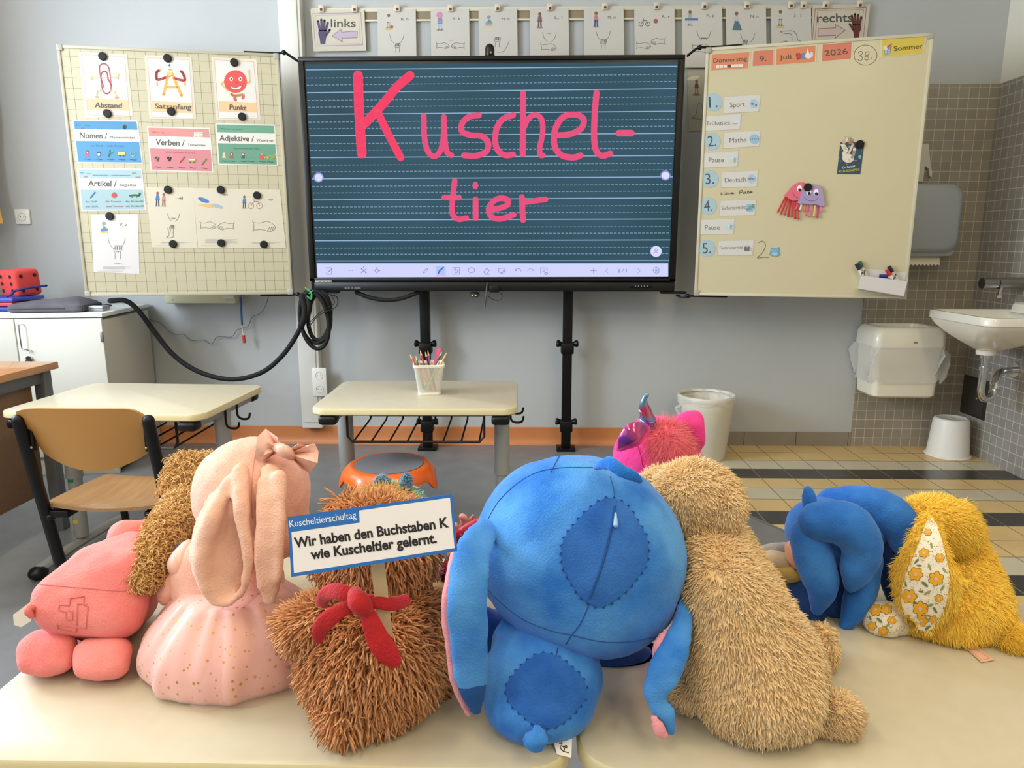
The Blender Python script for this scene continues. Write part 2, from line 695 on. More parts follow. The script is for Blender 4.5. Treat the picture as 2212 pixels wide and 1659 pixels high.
def student_desk(label, cx, cy, rz, z=0.60, basket=True, tape=False, first=[None]):
    W, D = 0.70, 0.505
    t = thing('student_desk', label, 'desk', (cx, cy, 0), rz)
    g = G()
    top = [rrect(0, 0, W - .012, D - .012, .045, z - .026), rrect(0, 0, W, D, .05, z - .021), rrect(0, 0, W, D, .05, z - .006),
           rrect(0, 0, W - .005, D - .005, .048, z - .0015), rrect(0, 0, W - .014, D - .014, .044, z)]
    g.loft(top[:4], desk_edge_m, True, False)
    g.loft(top[3:], desk_top_m, False, True)
    g.build('desk_top', t, False, 50)
    for sx in (-1, 1):
        x = sx * .292
        g = G()
        g.cyl((x, .0, .30), (x, .0, z - .03), .0285, steel, n=24)
        g.cyl((x, .0, .06), (x, .0, .30), .0245, steel, n=24)
        g.cyl((x, 0, .292), (x, 0, .304), .030, steel, n=24)
        if tape:
            for zz, c in ((.285, '2f8f4a'), (.21, 'c8323c'), (.125, 'd9c832')):
                g.box((x, -.0245, zz), (.018, .004, .012), K(c))
        g.build('leg', t, False)
        g = G()
        g.tube([(x, -.235, .032), (x, -.12, .04), (x, .12, .04), (x, .235, .032)], .022, steel, n=12, flat=((0, 0, 1), .75))
        for y in (-.235, .235):
            g.ell((x, y, .024), (.03, .034, .024), black_pl, seg=16)
        g.build('foot', t, False)
        g = G()
        g.box((x, 0, z - .042), (.05, .40, .028), steel, .006)
        g.build('side_rail', t, False)
        for y in (-.225, .225):
            g = G()
            g.box((x, y, z - .043), (.062, .055, .033), black_pl, .012, 3)
            g.build('end_cap', t, False)
    g = G()
    g.box((0, .03, z - .05), (.56, .03, .045), steel, .004)
    for xx in (-.16, .14):
        g.cyl((xx, .013, z - .05), (xx, .016, z - .05), .005, black_pl, n=10)
    g.build('cross_beam', t, False)
    if basket:
        g = G()
        zt, zb = z - .032, z - .128
        x0, x1, y0, y1 = -.235, .235, -.205, .10
        g.tube([(x0, y0, zt), (x0, y0, zb + .02), (x0 + .015, y0, zb), (x1 - .015, y0, zb), (x1, y0, zb + .02), (x1, y0, zt)], .0046, black_wire, n=6, smooth=False)
        g.tube([(x0, y1, zt), (x0, y1, zb + .03), (x0 + .015, y1, zb + .02), (x1 - .015, y1, zb + .02), (x1, y1, zb + .03), (x1, y1, zt)], .0046, black_wire, n=6, smooth=False)
        for i in range(8):
            xx = x0 + .018 + i * (x1 - x0 - .036) / 7
            g.tube([(xx, y0, zb), (xx + .004, y1 - .03, zb + .012), (xx + .004, y1, zb + .03), (xx + .004, y1, zt)], .0034, black_wire, n=6, smooth=False)
        g.build('book_basket', t, False)
    for dy, dz in ((-.04, 0), (.05, .012)):
        g = G()
        g.tube([(.325, dy, z - .03), (.325, dy, z - .085 + dz), (.34, dy, z - .10 + dz), (.365, dy, z - .098 + dz), (.372, dy, z - .08 + dz)], .0042, black_wire, n=8, sub=4)
        g.build('bag_hook', t, False)
    return t

student_desk('cream student desk in the centre under the display, carrying the white pencil cup', -.385, 2.542, R_(1.0))
student_desk('cream student desk behind the wooden chair, beside the brown teacher desk', -1.388, 2.455, R_(-2.5), tape=True)
student_desk('cream student desk in front carrying the pink plush pig and the shaggy brown bear', -.300, .896, 0)
student_desk('cream student desk in front carrying the tan plush dog and the yellow rabbit', .408, .896, 0)

# ---- wooden school chair
ply = M('beech_ply', 'bb8540', 0.38, coat=0.3)
def wood(name, c1, c2, scale=(1, 14, 14), rough=0.38, coat=0.25):
    if name in MATS:
        return MATS[name]
    m = bpy.data.materials.new(name)
    m.use_nodes = True
    nt = m.node_tree
    b = nt.nodes['Principled BSDF']
    tc = nt.nodes.new('ShaderNodeTexCoord')
    mp = nt.nodes.new('ShaderNodeMapping')
    mp.inputs['Scale'].default_value = scale
    nt.links.new(tc.outputs['Object'], mp.inputs[0])
    n = nt.nodes.new('ShaderNodeTexNoise')
    n.inputs['Scale'].default_value = 6
    n.inputs['Detail'].default_value = 6
    n.inputs['Distortion'].default_value = 0.6
    nt.links.new(mp.outputs[0], n.inputs['Vector'])
    r = nt.nodes.new('ShaderNodeValToRGB')
    r.color_ramp.elements[0].position = .3
    r.color_ramp.elements[1].position = .7
    r.color_ramp.elements[0].color = lin(c1)
    r.color_ramp.elements[1].color = lin(c2)
    nt.links.new(n.outputs['Fac'], r.inputs[0])
    nt.links.new(r.outputs[0], b.inputs['Base Color'])
    b.inputs['Roughness'].default_value = rough
    b.inputs['Coat Weight'].default_value = coat
    MATS[name] = m
    return m

ply = wood('beech_ply', 'bd8843', 'a87333', (10, 10, 1.2))
ply_seat = wood('beech_ply_seat', 'a98155', '976f47', (10, 1.2, 10))
chair_black = M('chair_black', '0f0c0b', 0.4, spec=.35)
def chair():
    cx, ch = -1.232, .385
    t = thing('school_chair', 'wooden school chair with black frame pushed up to the left student desk', 'chair', (cx, 2.08, 0))
    # backrest: curved ply panel, wider at the top, bowed towards the camera in plan
    n, mth = 26, 10
    pxl = [(38, 878), (40, 930), (60, 985), (150, 1012), (190, 1016)]
    vs_f, vs_b = [], []
    g = G()
    rows = []
    for j in range(mth + 1):
        v = j / mth                      # 0 top, 1 bottom
        row = []
        for i in range(n + 1):
            u = i / n * 2 - 1
            half = .184 - .030 * v
            x = u * half
            z = .697 - v * (.142 + .050 * (1 - u * u)) - (.014 * u * u * u * u * u * u if v < .5 else 0) * (1 - v)
            if v < .35 and u > .75:
                z -= .02 * ((u - .75) / .25) ** 2 * (1 - v / .35)
            y = 1.868 + .045 * v + .018 * (1 - u * u) * -1
            row.append(Vector((cx + x, y, z)))
        rows.append(row)
    th = Vector((0, .010, 0))
    W = n + 1
    front = [p for r in rows for p in r]
    back = [p + th for p in front]
    fs = []
    for j in range(mth):
        for i in range(n):
            a = j * W + i
            fs.append([a, a + 1, a + W + 1, a + W])
            b = len(front)
            fs.append([b + a, b + a + W, b + a + W + 1, b + a + 1])
    b = len(front)
    rim = [i for i in range(W)] + [j * W + n for j in range(1, mth + 1)] + [mth * W + i for i in range(n - 1, -1, -1)] + [j * W for j in range(mth - 1, 0, -1)]
    for a, c in zip(rim, rim[1:] + rim[:1]):
        fs.append([a, b + a, b + c, c])
    g.add(front + back, fs, ply)
    g.build('backrest', t)
    # seat: waterfall ply
    rows = []
    n, mth = 24, 14
    for j in range(mth + 1):
        v = j / mth                      # 0 rear, 1 front
        row = []
        for i in range(n + 1):
            u = i / n * 2 - 1
            half = .185 if v > .12 else .185
            k = 1 - .02 * (abs(v - .5) * 2) ** 6 - .10 * v * v
            x = u * half * (k if abs(u) > .6 else k)
            yb = 1.935 - .02 * (1 - u * u)
            z = ch + .010 * u * u * (1 - v) - .016 * (1 - u * u) * math.sin(PI * min(1, v * 1.2)) * .8 - (.03 * ((v - .8) / .2) ** 2 if v > .8 else 0)
            row.append(Vector((cx + x, yb + v * .35, z)))
        rows.append(row)
    th = Vector((0, 0, -.010))
    W = n + 1
    top = [p for r in rows for p in r]
    bot = [p + th for p in top]
    fs = []
    for j in range(mth):
        for i in range(n):
            a = j * W + i
            fs.append([a, a + W, a + W + 1, a + 1])
            b = len(top)
            fs.append([b + a, b + a + 1, b + a + W + 1, b + a + W])
    b = len(top)
    rim = [i for i in range(W)] + [j * W + n for j in range(1, mth + 1)] + [mth * W + i for i in range(n - 1, -1, -1)] + [j * W for j in range(mth - 1, 0, -1)]
    for a, c in zip(rim, rim[1:] + rim[:1]):
        fs.append([a, c, b + c, b + a])
    g = G()
    g.add(top + bot, fs, ply_seat)
    g.build('seat', t)
    for s in (-1, 1):
        x = cx + s * .183
        g = G()
        g.tube([(x, 1.874, .660), (x, 1.885, .60), (x, 1.925, .40), (x, 1.964, .195), (x + s * .002, 2.0, .02)], .0165, chair_black, n=14)
        g.build('rear_leg', t)
        g = G()
        g.tube([(x - s * .012, 1.93, ch - .034), (x - s * .016, 2.12, ch - .03), (x - s * .018, 2.24, ch - .04), (x - s * .006, 2.30, .25), (x, 2.34, .02)], .012, chair_black, n=12)
        g.build('front_leg', t)
        g = G()
        g.box((x - s * .019, 1.893, .615), (.012, .014, .10), chair_black, .003)
        for zz in (.655, .577):
            g.ell((x - s * .019, 1.884, zz), (.004, .003, .004), M('screw_steel', 'b0b0b0', .3, metal=.9), seg=10)
        g.build('back_bracket', t)
        g = G()
        g.box((x - s * .04, 1.95, ch - .024), (.06, .05, .022), chair_black, .004)
        g.build('seat_bracket', t)
        for y in (2.002, 2.342):
            g = G()
            g.cyl((x + s * .002, y, 0.0), (x + s * .002, y, .03), .017, black_pl, n=14)
            g.build('rubber_foot', t)
chair()

# ---- teacher desk
t = thing('teacher_desk', 'brown wooden teacher desk with grey metal frame in front of the white cupboard', 'desk', (-2.3, 2.4, 0))
tw = wood('teacher_wood', 'c08a58', 'b37d4d', (1.5, 12, 12), .35, .3)
tw2 = wood('teacher_panel', '8f6a49', '84603f', (1.5, 12, 12), .5, .1)
grey_steel = M('grey_frame', '6f7173', 0.45, metal=.3)
ZT = .685
g = G()
g.box((-2.36, 2.32, ZT - .014), (1.0, .80, .028), tw, .003)
g.build('desk_top', t)
g = G()
g.box((-1.905, 2.32, ZT - .053), (.03, .70, .048), grey_steel, .003)
g.box((-2.36, 2.67, ZT - .053), (.90, .03, .048), grey_steel, .003)
g.build('frame_rail', t)
g = G()
g.box((-1.925, 2.32, .40), (.016, .62, .46), tw2, .002)
g.build('side_panel', t)
for y in (1.965, 2.675):
    g = G()
    g.box((-1.9, y, (ZT - .028) / 2), (.045, .045, ZT - .028), grey_steel, .005)
    g.build('leg', t)
g = G()
g.box((-2.8, 2.32, .33), (.05, .7, .65), tw2, .003)
g.build('pedestal', t)

# ---- white cupboard (turned a little)
cab = thing('cupboard', 'white low cupboard with two doors and wire handle in the left corner', 'cupboard', (-2.069, 3.385, 0), R_(7.6))
cw = M('cupboard_white', 'd9d7cd', 0.5)
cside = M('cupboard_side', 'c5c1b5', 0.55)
g = G()
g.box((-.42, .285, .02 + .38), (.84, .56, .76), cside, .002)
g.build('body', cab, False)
g = G()
g.box((-.42, .28, .804), (.85, .585, .020), M('cupboard_top', 'e4e8e4', .35), .003)
g.build('top', cab, False)
g = G()
g.box((-.42, .01, .045), (.84, .02, .09), M('cupboard_plinth', 'b9b2a0', .6), .002)
g.build('plinth', cab, False)
for i, (x0, x1) in enumerate(((-.842, -.398), (-.392, .0))):
    g = G()
    g.box(((x0 + x1) / 2, -.008, .445), (x1 - x0, .018, .69), cw, .002)
    d = g.build('door', cab, False)
    if i == 1:
        g = G()
        chrome = M('chrome', 'd0d0d0', 0.15, metal=1.0)
        g.tube([(-.355, -.016, .765), (-.357, -.04, .765), (-.36, -.045, .758), (-.36, -.045, .655), (-.345, -.045, .648), (-.335, -.03, .640), (-.335, -.016, .638)], .0035, chrome, n=8, sub=4)
        h = g.build('handle', d, False)
        g = G()
        g.cyl((-.345, -.016, .60), (-.345, -.03, .60), .013, chrome, n=16)
        g.cyl((-.345, -.03, .59), (-.338, -.05, .575), .013, black_pl, r1=.016, n=14)
        g.build('lock', d, False)
        g = G()
        g.box((-.003, -.02, .70), (.012, .012, .05), M('hinge_steel', '8d9095', .4, metal=.7), .002)
        g.build('hinge', d, False)

# things on the cupboard (top at z = .814)
CT = .815
red_foam = M('red_foam', 'd8433f', 0.75, bump=(300, .12), sheen=.2)
q = at(30, 608, 3.55)
t = thing('foam_die', 'large red foam die with black dots lying on the folders', 'die', (q.x - .02, 3.62, CT + .04))
S = .068
Xd = Matrix.Translation((q.x - .02, 3.62, CT + .066 + S)) @ Matrix.Rotation(R_(-20), 4, 'Z') @ Matrix.Rotation(R_(4), 4, 'X')
g = G()
g.box((0, 0, 0), (2 * S, 2 * S, 2 * S), red_foam, .021, 4, X=Xd)
g.build('cube_body', t)
pip = K('201418', .8)
for side, pts in (('f', [(-1, 1), (-1, 0), (-1, -1), (1, 1), (1, 0), (1, -1)]), ('r', [(-1, 1), (1, 1), (-1, -1), (1, -1)])):
    for a, b in pts:
        g = G()
        p = Vector((a * .034, -S, b * .036)) if side == 'f' else Vector((S, a * .036, b * .036))
        nrm = Vector((0, -1, 0)) if side == 'f' else Vector((1, 0, 0))
        g.cyl(p - nrm * .003, p + nrm * .0012, .0095, pip, n=14, X=Xd)
        g.build('pip', t)

# folders under the die
folder_cols = [('2c47a8', 'blue card folder, lowest of the stack beside the grey laptop bag'), ('c23a46', 'red card folder between two blue folders beside the grey laptop bag'),
               ('2f4bb5', 'blue card folder, upper one of the stack beside the grey laptop bag')]
for i, (c, lab) in enumerate(folder_cols):
    g = G()
    fm = M('folder_' + c, c, .4)
    z = CT + .002 + i * .022
    g.box((-2.715 + .004 * i, 3.565, z + .0095), (.32, .24, .019), fm, .005, X=None)
    o = g.build('folder')
    tag(o, lab, 'folder', 'folders on the cupboard')
g = G()
lb = M('folder_strap', '20246e', .5)
P_ = [at(200 / 10 - 4, 640, 3.47), at(25, 636, 3.47), at(32, 629, 3.5), at(50, 624, 3.52), at(75, 620, 3.56), at(100, 617, 3.6)]
for a in P_:
    a.z = max(a.z, CT + .02)
g.tube(P_, .006, lb, n=8)
o = g.build('blue_strap')
tag(o, 'dark blue bent strap lying over the folders beside the red die', 'strap')

# grey laptop bag: soft wedge
bagm = M('bag_grey', '615f68', 0.8, noise=(14, '56545c'), bump=(500, .2))
bagd = M('bag_dark', '3a3942', 0.8, bump=(500, .2))
t = thing('laptop_bag', 'dark grey fabric laptop bag lying on the white cupboard', 'bag', (-2.36, 3.52, CT))
Xb = Matrix.Translation((-2.37, 3.5, CT)) @ Matrix.Rotation(R_(9), 4, 'Z')
g = G()
rings = []
for z, ins, sh in ((.002, .008, 0), (.010, 0, 0), (.032, .002, 0), (.040, .012, 0), (.052, .045, .01), (.060, .085, .015)):
    rings.append([Vector((p.x + sh, p.y + sh * .8, z + (.010 * math.sin(p.x * 22) * math.cos(p.y * 17) if z > .035 else 0))) for p in rrect(0, 0, .34 - 2 * ins, .26 - 2 * ins, .03, 0, 8)])
g.loft(rings, bagm, True, True, X=Xb)
g.build('body', t)
g = G()
g.box((.172, .0, .017), (.006, .21, .026), bagd, .002, X=Xb)
g.build('side_gusset', t)
g = G()
g.tube([(.168, .10, .014), (.20, .12, .016), (.215, .10, .013), (.19, .05, .012)], .008, bagd, n=8, flat=((0, 0, 1), .6), X=Xb)
g.build('strap', t)
g = G()
g.tube([(-.15, -.132, .02), (-.02, -.133, .022), (.10, -.132, .021)], .002, M('zip_dark', '2a2a30', .5), n=6, X=Xb)
g.build('zip', t)

# adapter box with the braided cable
t = thing('adapter_box', 'small silver adapter box at the edge of the white cupboard', 'adapter', (-2.2, 3.5, CT))
g = G()
q = at(215, 652, 3.52)
g.box((q.x, 3.5, CT + .013), (.085, .06, .024), M('silver_plastic', 'a9aeb4', .35, metal=.4), .004)
g.build('housing', t)
g = G()
g.box((q.x, 3.5, CT + .0135), (.087, .062, .004), M('silver_dark', '6c7076', .4), .001)
g.build('seam', t)
braid = M('braid_black', '0b0b0c', 0.6, noise=(320, '242425'), bump=(420, .5), spec=.25)
t = thing('cable_sleeve', 'black braided cable sleeve sagging from the cupboard to a coil beside the display', 'cable', (-1.5, 3.6, .5))
g = G()
P_ = [at(238, 650, 3.5), at(272, 650, 3.53), at(300, 672, 3.56), at(330, 712, 3.6), at(370, 762, 3.62), at(415, 796, 3.63), at(470, 816, 3.63), at(520, 818, 3.63), at(570, 802, 3.62), at(610, 768, 3.62), at(640, 725, 3.61), at(655, 690, 3.6), at(650, 655, 3.6), at(660, 632, 3.6)]
g.tube(P_, .0125, braid, n=12)
g.build('sleeve', t)
g = G()
def loop(cx, cy, rx, ry, Y, rot=0):
    out = []
    for i in range(14):
        a = 2 * PI * i / 14
        x, y = rx * math.cos(a), ry * math.sin(a)
        c, s = math.cos(R_(rot)), math.sin(R_(rot))
        out.append(at(cx + x * c - y * s, cy + x * s + y * c, Y + .012 * math.sin(a)))
    return out
for a in ((681, 685, 33, 56, 3.60, -4), (679, 692, 30, 62, 3.585, -10), (690, 683, 24, 52, 3.61, 4)):
    g.tube(loop(*a), .0105, braid, n=10, closed=True)
g.tube([at(652, 640, 3.57), at(658, 665, 3.57), at(656, 690, 3.57), at(650, 705, 3.58)], .016, braid, n=10)
g.tube([at(664, 642, 3.575), at(668, 662, 3.575), at(662, 690, 3.58)], .015, braid, n=10)
g.build('coil', t)
g = G()
g.tube([at(702, 634, 3.57), at(728, 642, 3.57), at(724, 664, 3.57), at(690, 680, 3.56), at(668, 705, 3.565)], .0028, black_wire, n=6)
g.tube([at(712, 632, 3.57), at(722, 655, 3.57), at(695, 672, 3.56), at(665, 700, 3.565)], .0022, black_wire, n=6)
g.build('thin_lead', t)
g = G()
gz = M('green_tie', '3aa05a', .45)
g.tube([at(660, 622, 3.565), at(672, 632, 3.56), at(672, 646, 3.56), at(664, 640, 3.56)], .004, gz, n=6)
g.tube([at(668, 634, 3.56), at(676, 628, 3.56)], .003, gz, n=6)
g.build('cable_tie', t)
g = G()
g.tube([at(770, 632, 3.66), at(800, 643, 3.66), at(833, 648, 3.66), at(866, 645, 3.66), at(903, 632, 3.66)], .011, braid, n=10)
o = g.build('cable_loop')
tag(o, 'black cable loop sagging under the bottom edge of the display', 'cable')

# thin grey wire on the wall and pen on its string
g = G()
W_ = [(322, 690), (345, 697), (362, 712), (378, 722), (398, 722), (412, 735), (440, 734), (457, 743), (470, 727), (500, 728), (512, 713), (535, 705), (545, 685), (560, 678), (572, 665), (580, 640)]
g.tube([at(x, y, 3.945) for x, y in W_], .0022, M('wire_grey', '6e7680', .5), n=6, sub=3)
o = g.build('wall_wire')
tag(o, 'thin grey wire zigzagging along the wall below the gridded board', 'wire')
g = G()
cream_b = M('box_cream', 'd9d3b3', .5)
a, b = at(362, 645, 3.93), at(515, 655, 3.93)
g.box(((a.x + b.x) / 2, 3.93, b.z + .045), (b.x - a.x, .07, .09), cream_b, .008)
for px in (372, 490):
    p = at(px, 648, 3.892)
    g.cyl((p.x, 3.896, p.z), (p.x, 3.892, p.z), .004, steel, n=8)
p = at(495, 642, 3.885)
g.box((p.x, 3.885, p.z), (.06, .02, .018), duct, .003)
o = g.build('wall_box')
tag(o, 'cream wall box half hidden behind the gridded board', 'box')
t = thing('hanging_pointer', 'blue pointer stick with red tip hanging below the gridded board', 'pointer', tuple(at(525, 740, 3.9)))
g = G()
g.cyl(at(519, 642, 3.9), at(523, 702, 3.9), .0055, M('pen_blue', '2c5f9a', .4), n=10)
g.build('shaft', t)
g = G()
g.cyl(at(523, 702, 3.9), at(526, 724, 3.9), .004, M('pen_cream', 'cfc9b0', .5), n=10)
g.build('neck', t)
g = G()
g.cyl(at(526, 724, 3.9), at(528, 741, 3.9), .0085, M('pen_red', 'c8402f', .45), n=10)
g.build('tip', t)

# sockets
def socket(name, label, p, n, horizontal=False):
    t = thing(name, label, 'socket', tuple(p))
    g = G()
    wht = M('socket_white', 'e4e3dc', .35)
    g.box((p.x, p.y + .006, p.z), (.082, .014, .082 * n), wht, .004)
    g.build('cover_plate', t)
    for i in range(n):
        z = p.z + (i - (n - 1) / 2) * -.078
        g = G()
        g.lathe([(.0215, -.001), (.0215, .002), (.0195, .002), (.0185, -.004), (0.0005, -.004)], (0, 0, 0), M('socket_shade', 'c9c6bb', .5), 24, X=Matrix.Translation((p.x, p.y - .001, z)) @ Matrix.Rotation(PI / 2, 4, 'X'))
        for s in (-1, 1):
            g.cyl((p.x + s * .0095, p.y + .0025, z), (p.x + s * .0095, p.y - .001, z), .0028, black_pl, n=8)
        g.build('outlet', t)
socket('wall_socket', 'white single wall socket near the left edge of the back wall', at(48, 468, 3.957), 1)
socket('double_socket', 'white double socket on the cable duct left of the central desk', at(690, 826, 3.893), 2)

# curtain in the window corner
g = G()
cm = M('curtain_yellow', 'd9a84e', .8, sheen=.3)
vs, fs = [], []
n = 60
for j in range(9):
    z = 2.75 - j * .187
    for i in range(n + 1):
        u = i / n
        vs.append((-2.945 + .022 * math.sin(u * 44 + j * .3) + .05 * u * u + .014 * math.sin(j * 1.7) * u, 3.32 + u * .56 + .006 * math.sin(j), z))
for j in range(8):
    for i in range(n):
        a = j * (n + 1) + i
        fs.append([a, a + 1, a + n + 2, a + n + 1])
N0 = len(vs)
vs += [(x + .004, y, z) for x, y, z in vs]
fs += [[N0 + i for i in reversed(f)] for f in fs]
g.add(vs, fs, cm)
o = g.build('curtain')
tag(o, 'yellow curtain at the window, just showing at the left edge', 'curtain')
g = G()
g.cyl((-2.965, -.7, 2.77), (-2.965, 3.7, 2.77), .014, grey_steel, n=12)
for y in (-.65, 1.5, 3.65):
    g.box((-3.01, y, 2.77), (.1, .02, .02), grey_steel)
o = g.build('curtain_rod')
tag(o, 'grey curtain rod above the window in the left wall', 'rod')
# ================================================================== stool, pencil cup
t = thing('wobble_stool', 'orange wobble stool with grey seat pad standing under the central desk', 'stool', (-.477, 2.335, 0))
SX, SY, SZ = -.477, 2.335, .392
org = M('stool_orange', 'e0621c', 0.35, coat=.3)
n = 126
def lobe(a):
    return max(0.0, math.cos((a - R_(244)) * 7)) ** 1.3
rings = []
for r, z, kl, kr in ((.118, .001, 0, 0), (.128, .004, 0, 0), (.142, -.001, 0, .003), (.154, -.014, .25, .008), (.160, -.030, .75, .013), (.160, -.040, 1, .014), (.153, -.040, 1, .012), (.145, -.026, .7, .008), (.11, -.02, .1, 0)):
    ring = []
    for i in range(n):
        a = 2 * PI * i / n
        L = lobe(a)
        ring.append(Vector((SX + (r + kr * L) * math.cos(a), SY + (r + kr * L) * math.sin(a), SZ + z - .034 * kl * L)))
    rings.append(ring)
g = G()
g.loft(rings, org, False, True)
g.build('seat_shell', t, angle=60)
g = G()
g.lathe([(.119, .0), (.119, .004), (.1, .0035), (.05, -.001), (.0005, -.003)], (SX, SY, SZ), M('stool_pad', '6a6c73', .8, bump=(300, .2)), 48)
g.build('seat_pad', t)
g = G()
g.cyl((SX, SY, .07), (SX, SY, SZ - .015), .024, M('gas_lift', '2a2a2c', .35, metal=.5), n=20)
g.build('column', t)
g = G()
g.lathe([(.0005, 0), (.10, .004), (.145, .022), (.15, .034), (.13, .045), (.05, .065), (.03, .09), (.0005, .092)], (SX, SY, 0), black_pl, 40)
g.build('base', t)

t = thing('pencil_cup', 'white wire mesh pencil cup on the central student desk', 'cup', (-.362, 2.548, .60))
CXc, CYc = -.362, 2.548
whitem = M('cup_white', 'ece8d8', .4)
def mesh_mat():
    m = bpy.data.materials.new('cup_mesh')
    m.use_nodes = True
    nt = m.node_tree
    b = nt.nodes['Principled BSDF']
    b.inputs['Base Color'].default_value = lin('dcd9ca')
    tc = nt.nodes.new('ShaderNodeTexCoord')
    mp = nt.nodes.new('ShaderNodeMapping')
    mp.inputs['Rotation'].default_value = (R_(35), R_(45), R_(20))
    nt.links.new(tc.outputs['Object'], mp.inputs[0])
    sx = nt.nodes.new('ShaderNodeSeparateXYZ')
    nt.links.new(mp.outputs[0], sx.inputs[0])
    outs = []
    for ax in (0, 2):
        a = nt.nodes.new('ShaderNodeMath'); a.operation = 'MULTIPLY'; a.inputs[1].default_value = 420
        nt.links.new(sx.outputs[ax], a.inputs[0])
        f = nt.nodes.new('ShaderNodeMath'); f.operation = 'FRACT'
        nt.links.new(a.outputs[0], f.inputs[0])
        l = nt.nodes.new('ShaderNodeMath'); l.operation = 'LESS_THAN'; l.inputs[1].default_value = .34
        nt.links.new(f.outputs[0], l.inputs[0])
        outs.append(l.outputs[0])
    mx = nt.nodes.new('ShaderNodeMath'); mx.operation = 'MAXIMUM'
    nt.links.new(outs[0], mx.inputs[0]); nt.links.new(outs[1], mx.inputs[1])
    nt.links.new(mx.outputs[0], b.inputs['Alpha'])
    return m
Xc = Matrix.Translation((CXc, CYc, .60)) @ Matrix.Rotation(R_(9), 4, 'Z')
g = G()
g.loft([rrect(0, 0, .080, .080, .012, .004), rrect(0, 0, .110, .110, .014, .108)], mesh_mat(), False, False, X=Xc)
g.build('mesh_wall', t)
g = G()
g.loft([rrect(0, 0, .110, .110, .014, .102), rrect(0, 0, .114, .114, .016, .104), rrect(0, 0, .115, .115, .016, .111), rrect(0, 0, .108, .108, .014, .113), rrect(0, 0, .106, .106, .014, .104)], whitem, False, False, X=Xc)
g.build('rim', t)
g = G()
g.loft([rrect(0, 0, .079, .079, .012, 0), rrect(0, 0, .083, .083, .012, .001), rrect(0, 0, .083, .083, .012, .008), rrect(0, 0, .076, .076, .012, .009)], whitem, True, True, X=Xc)
g.build('bottom', t)

pwood = M('pencil_wood', 'dcb98a', .7)
def pencil(tip, rim, Y, c, label, r=.0039):
    a, b = at(*tip, Y), at(*rim, Y)
    d = (b - a).normalized()
    L = (a.z - .612) / -d.z
    e = a + d * L
    e.x = min(max(e.x, CXc - .03), CXc + .03)
    e.y = min(max(Y, CYc - .03), CYc + .03)
    d = (e - a).normalized()
    L = (e - a).length
    tt = thing('pencil', label, 'pencil', tuple(e), group='coloured pencils in the white cup')
    pm = M('pencil_' + c, c, .35, coat=.3)
    g = G()
    g.cyl(a + d * .021, e, r, pm, n=6)
    g.build('barrel', tt)
    g = G()
    g.cyl(a + d * .005, a + d * .021, .0011, pwood, r1=r * .97, n=10)
    g.build('sharpened_end', tt)
    g = G()
    g.cyl(a, a + d * .006, .0003, pm, r1=.0012, n=8)
    g.build('lead', tt)
for a in (((883.5, 763), (898, 787), 2.545, 'd9592b', 'orange pencil leaning furthest left out of the white cup'),
          ((898, 766), (902, 784), 2.575, '3f9a7c', 'teal pencil at the back of the white cup, between the orange and red ones'),
          ((907, 755), (916, 787), 2.53, 'cc2f3c', 'red pencil with a tall sharpened tip in the white cup'),
          ((918, 758), (926, 787), 2.525, '1d2233', 'dark navy pencil in the white cup between the red and the purple one'),
          ((924, 756), (929, 785), 2.56, '9a3f8c', 'purple pencil in the white cup beside the dark navy one'),
          ((956, 757), (942, 787), 2.55, '1c3a63', 'navy blue pencil leaning right in the white cup in front of the pink ruler'),
          ((966, 760), (952, 787), 2.535, 'c9a52a', 'yellow and black pencil leaning furthest right out of the white cup'),
          ((950, 776), (944, 790), 2.52, '46b07c', 'short light green pencil at the right of the white cup'),
          ((905, 778), (907, 790), 2.57, '2f5a8c', 'short blue pencil low in the white cup behind the red one'),
          ((931, 776), (930, 790), 2.54, 'c4a06a', 'short natural wood pencil in the middle of the white cup'),
          ((938, 777), (936, 790), 2.57, '4d6a9a', 'short grey blue pencil at the back of the white cup')):
    pencil(*a)
a, b = at(948, 752, 2.585), at(941, 788, 2.585)
g = G()
d = (b - a).normalized()
e = a + d * .155
s_ = Vector((1, 0, 0)).cross(d).cross(d) * -1
w = d.cross(Vector((0, 1, 0))).normalized() * .0075
th = Vector((0, .0018, 0))
g.add([a - w, a + w, e + w, e - w, a - w + th, a + w + th, e + w + th, e - w + th], [[0, 1, 2, 3], [7, 6, 5, 4], [0, 4, 5, 1], [1, 5, 6, 2], [2, 6, 7, 3], [3, 7, 4, 0]], M('ruler_pink', 'ea5f86', .3))
o = g.build('ruler')
tag(o, 'flat bright pink ruler standing in the white pencil cup', 'ruler')

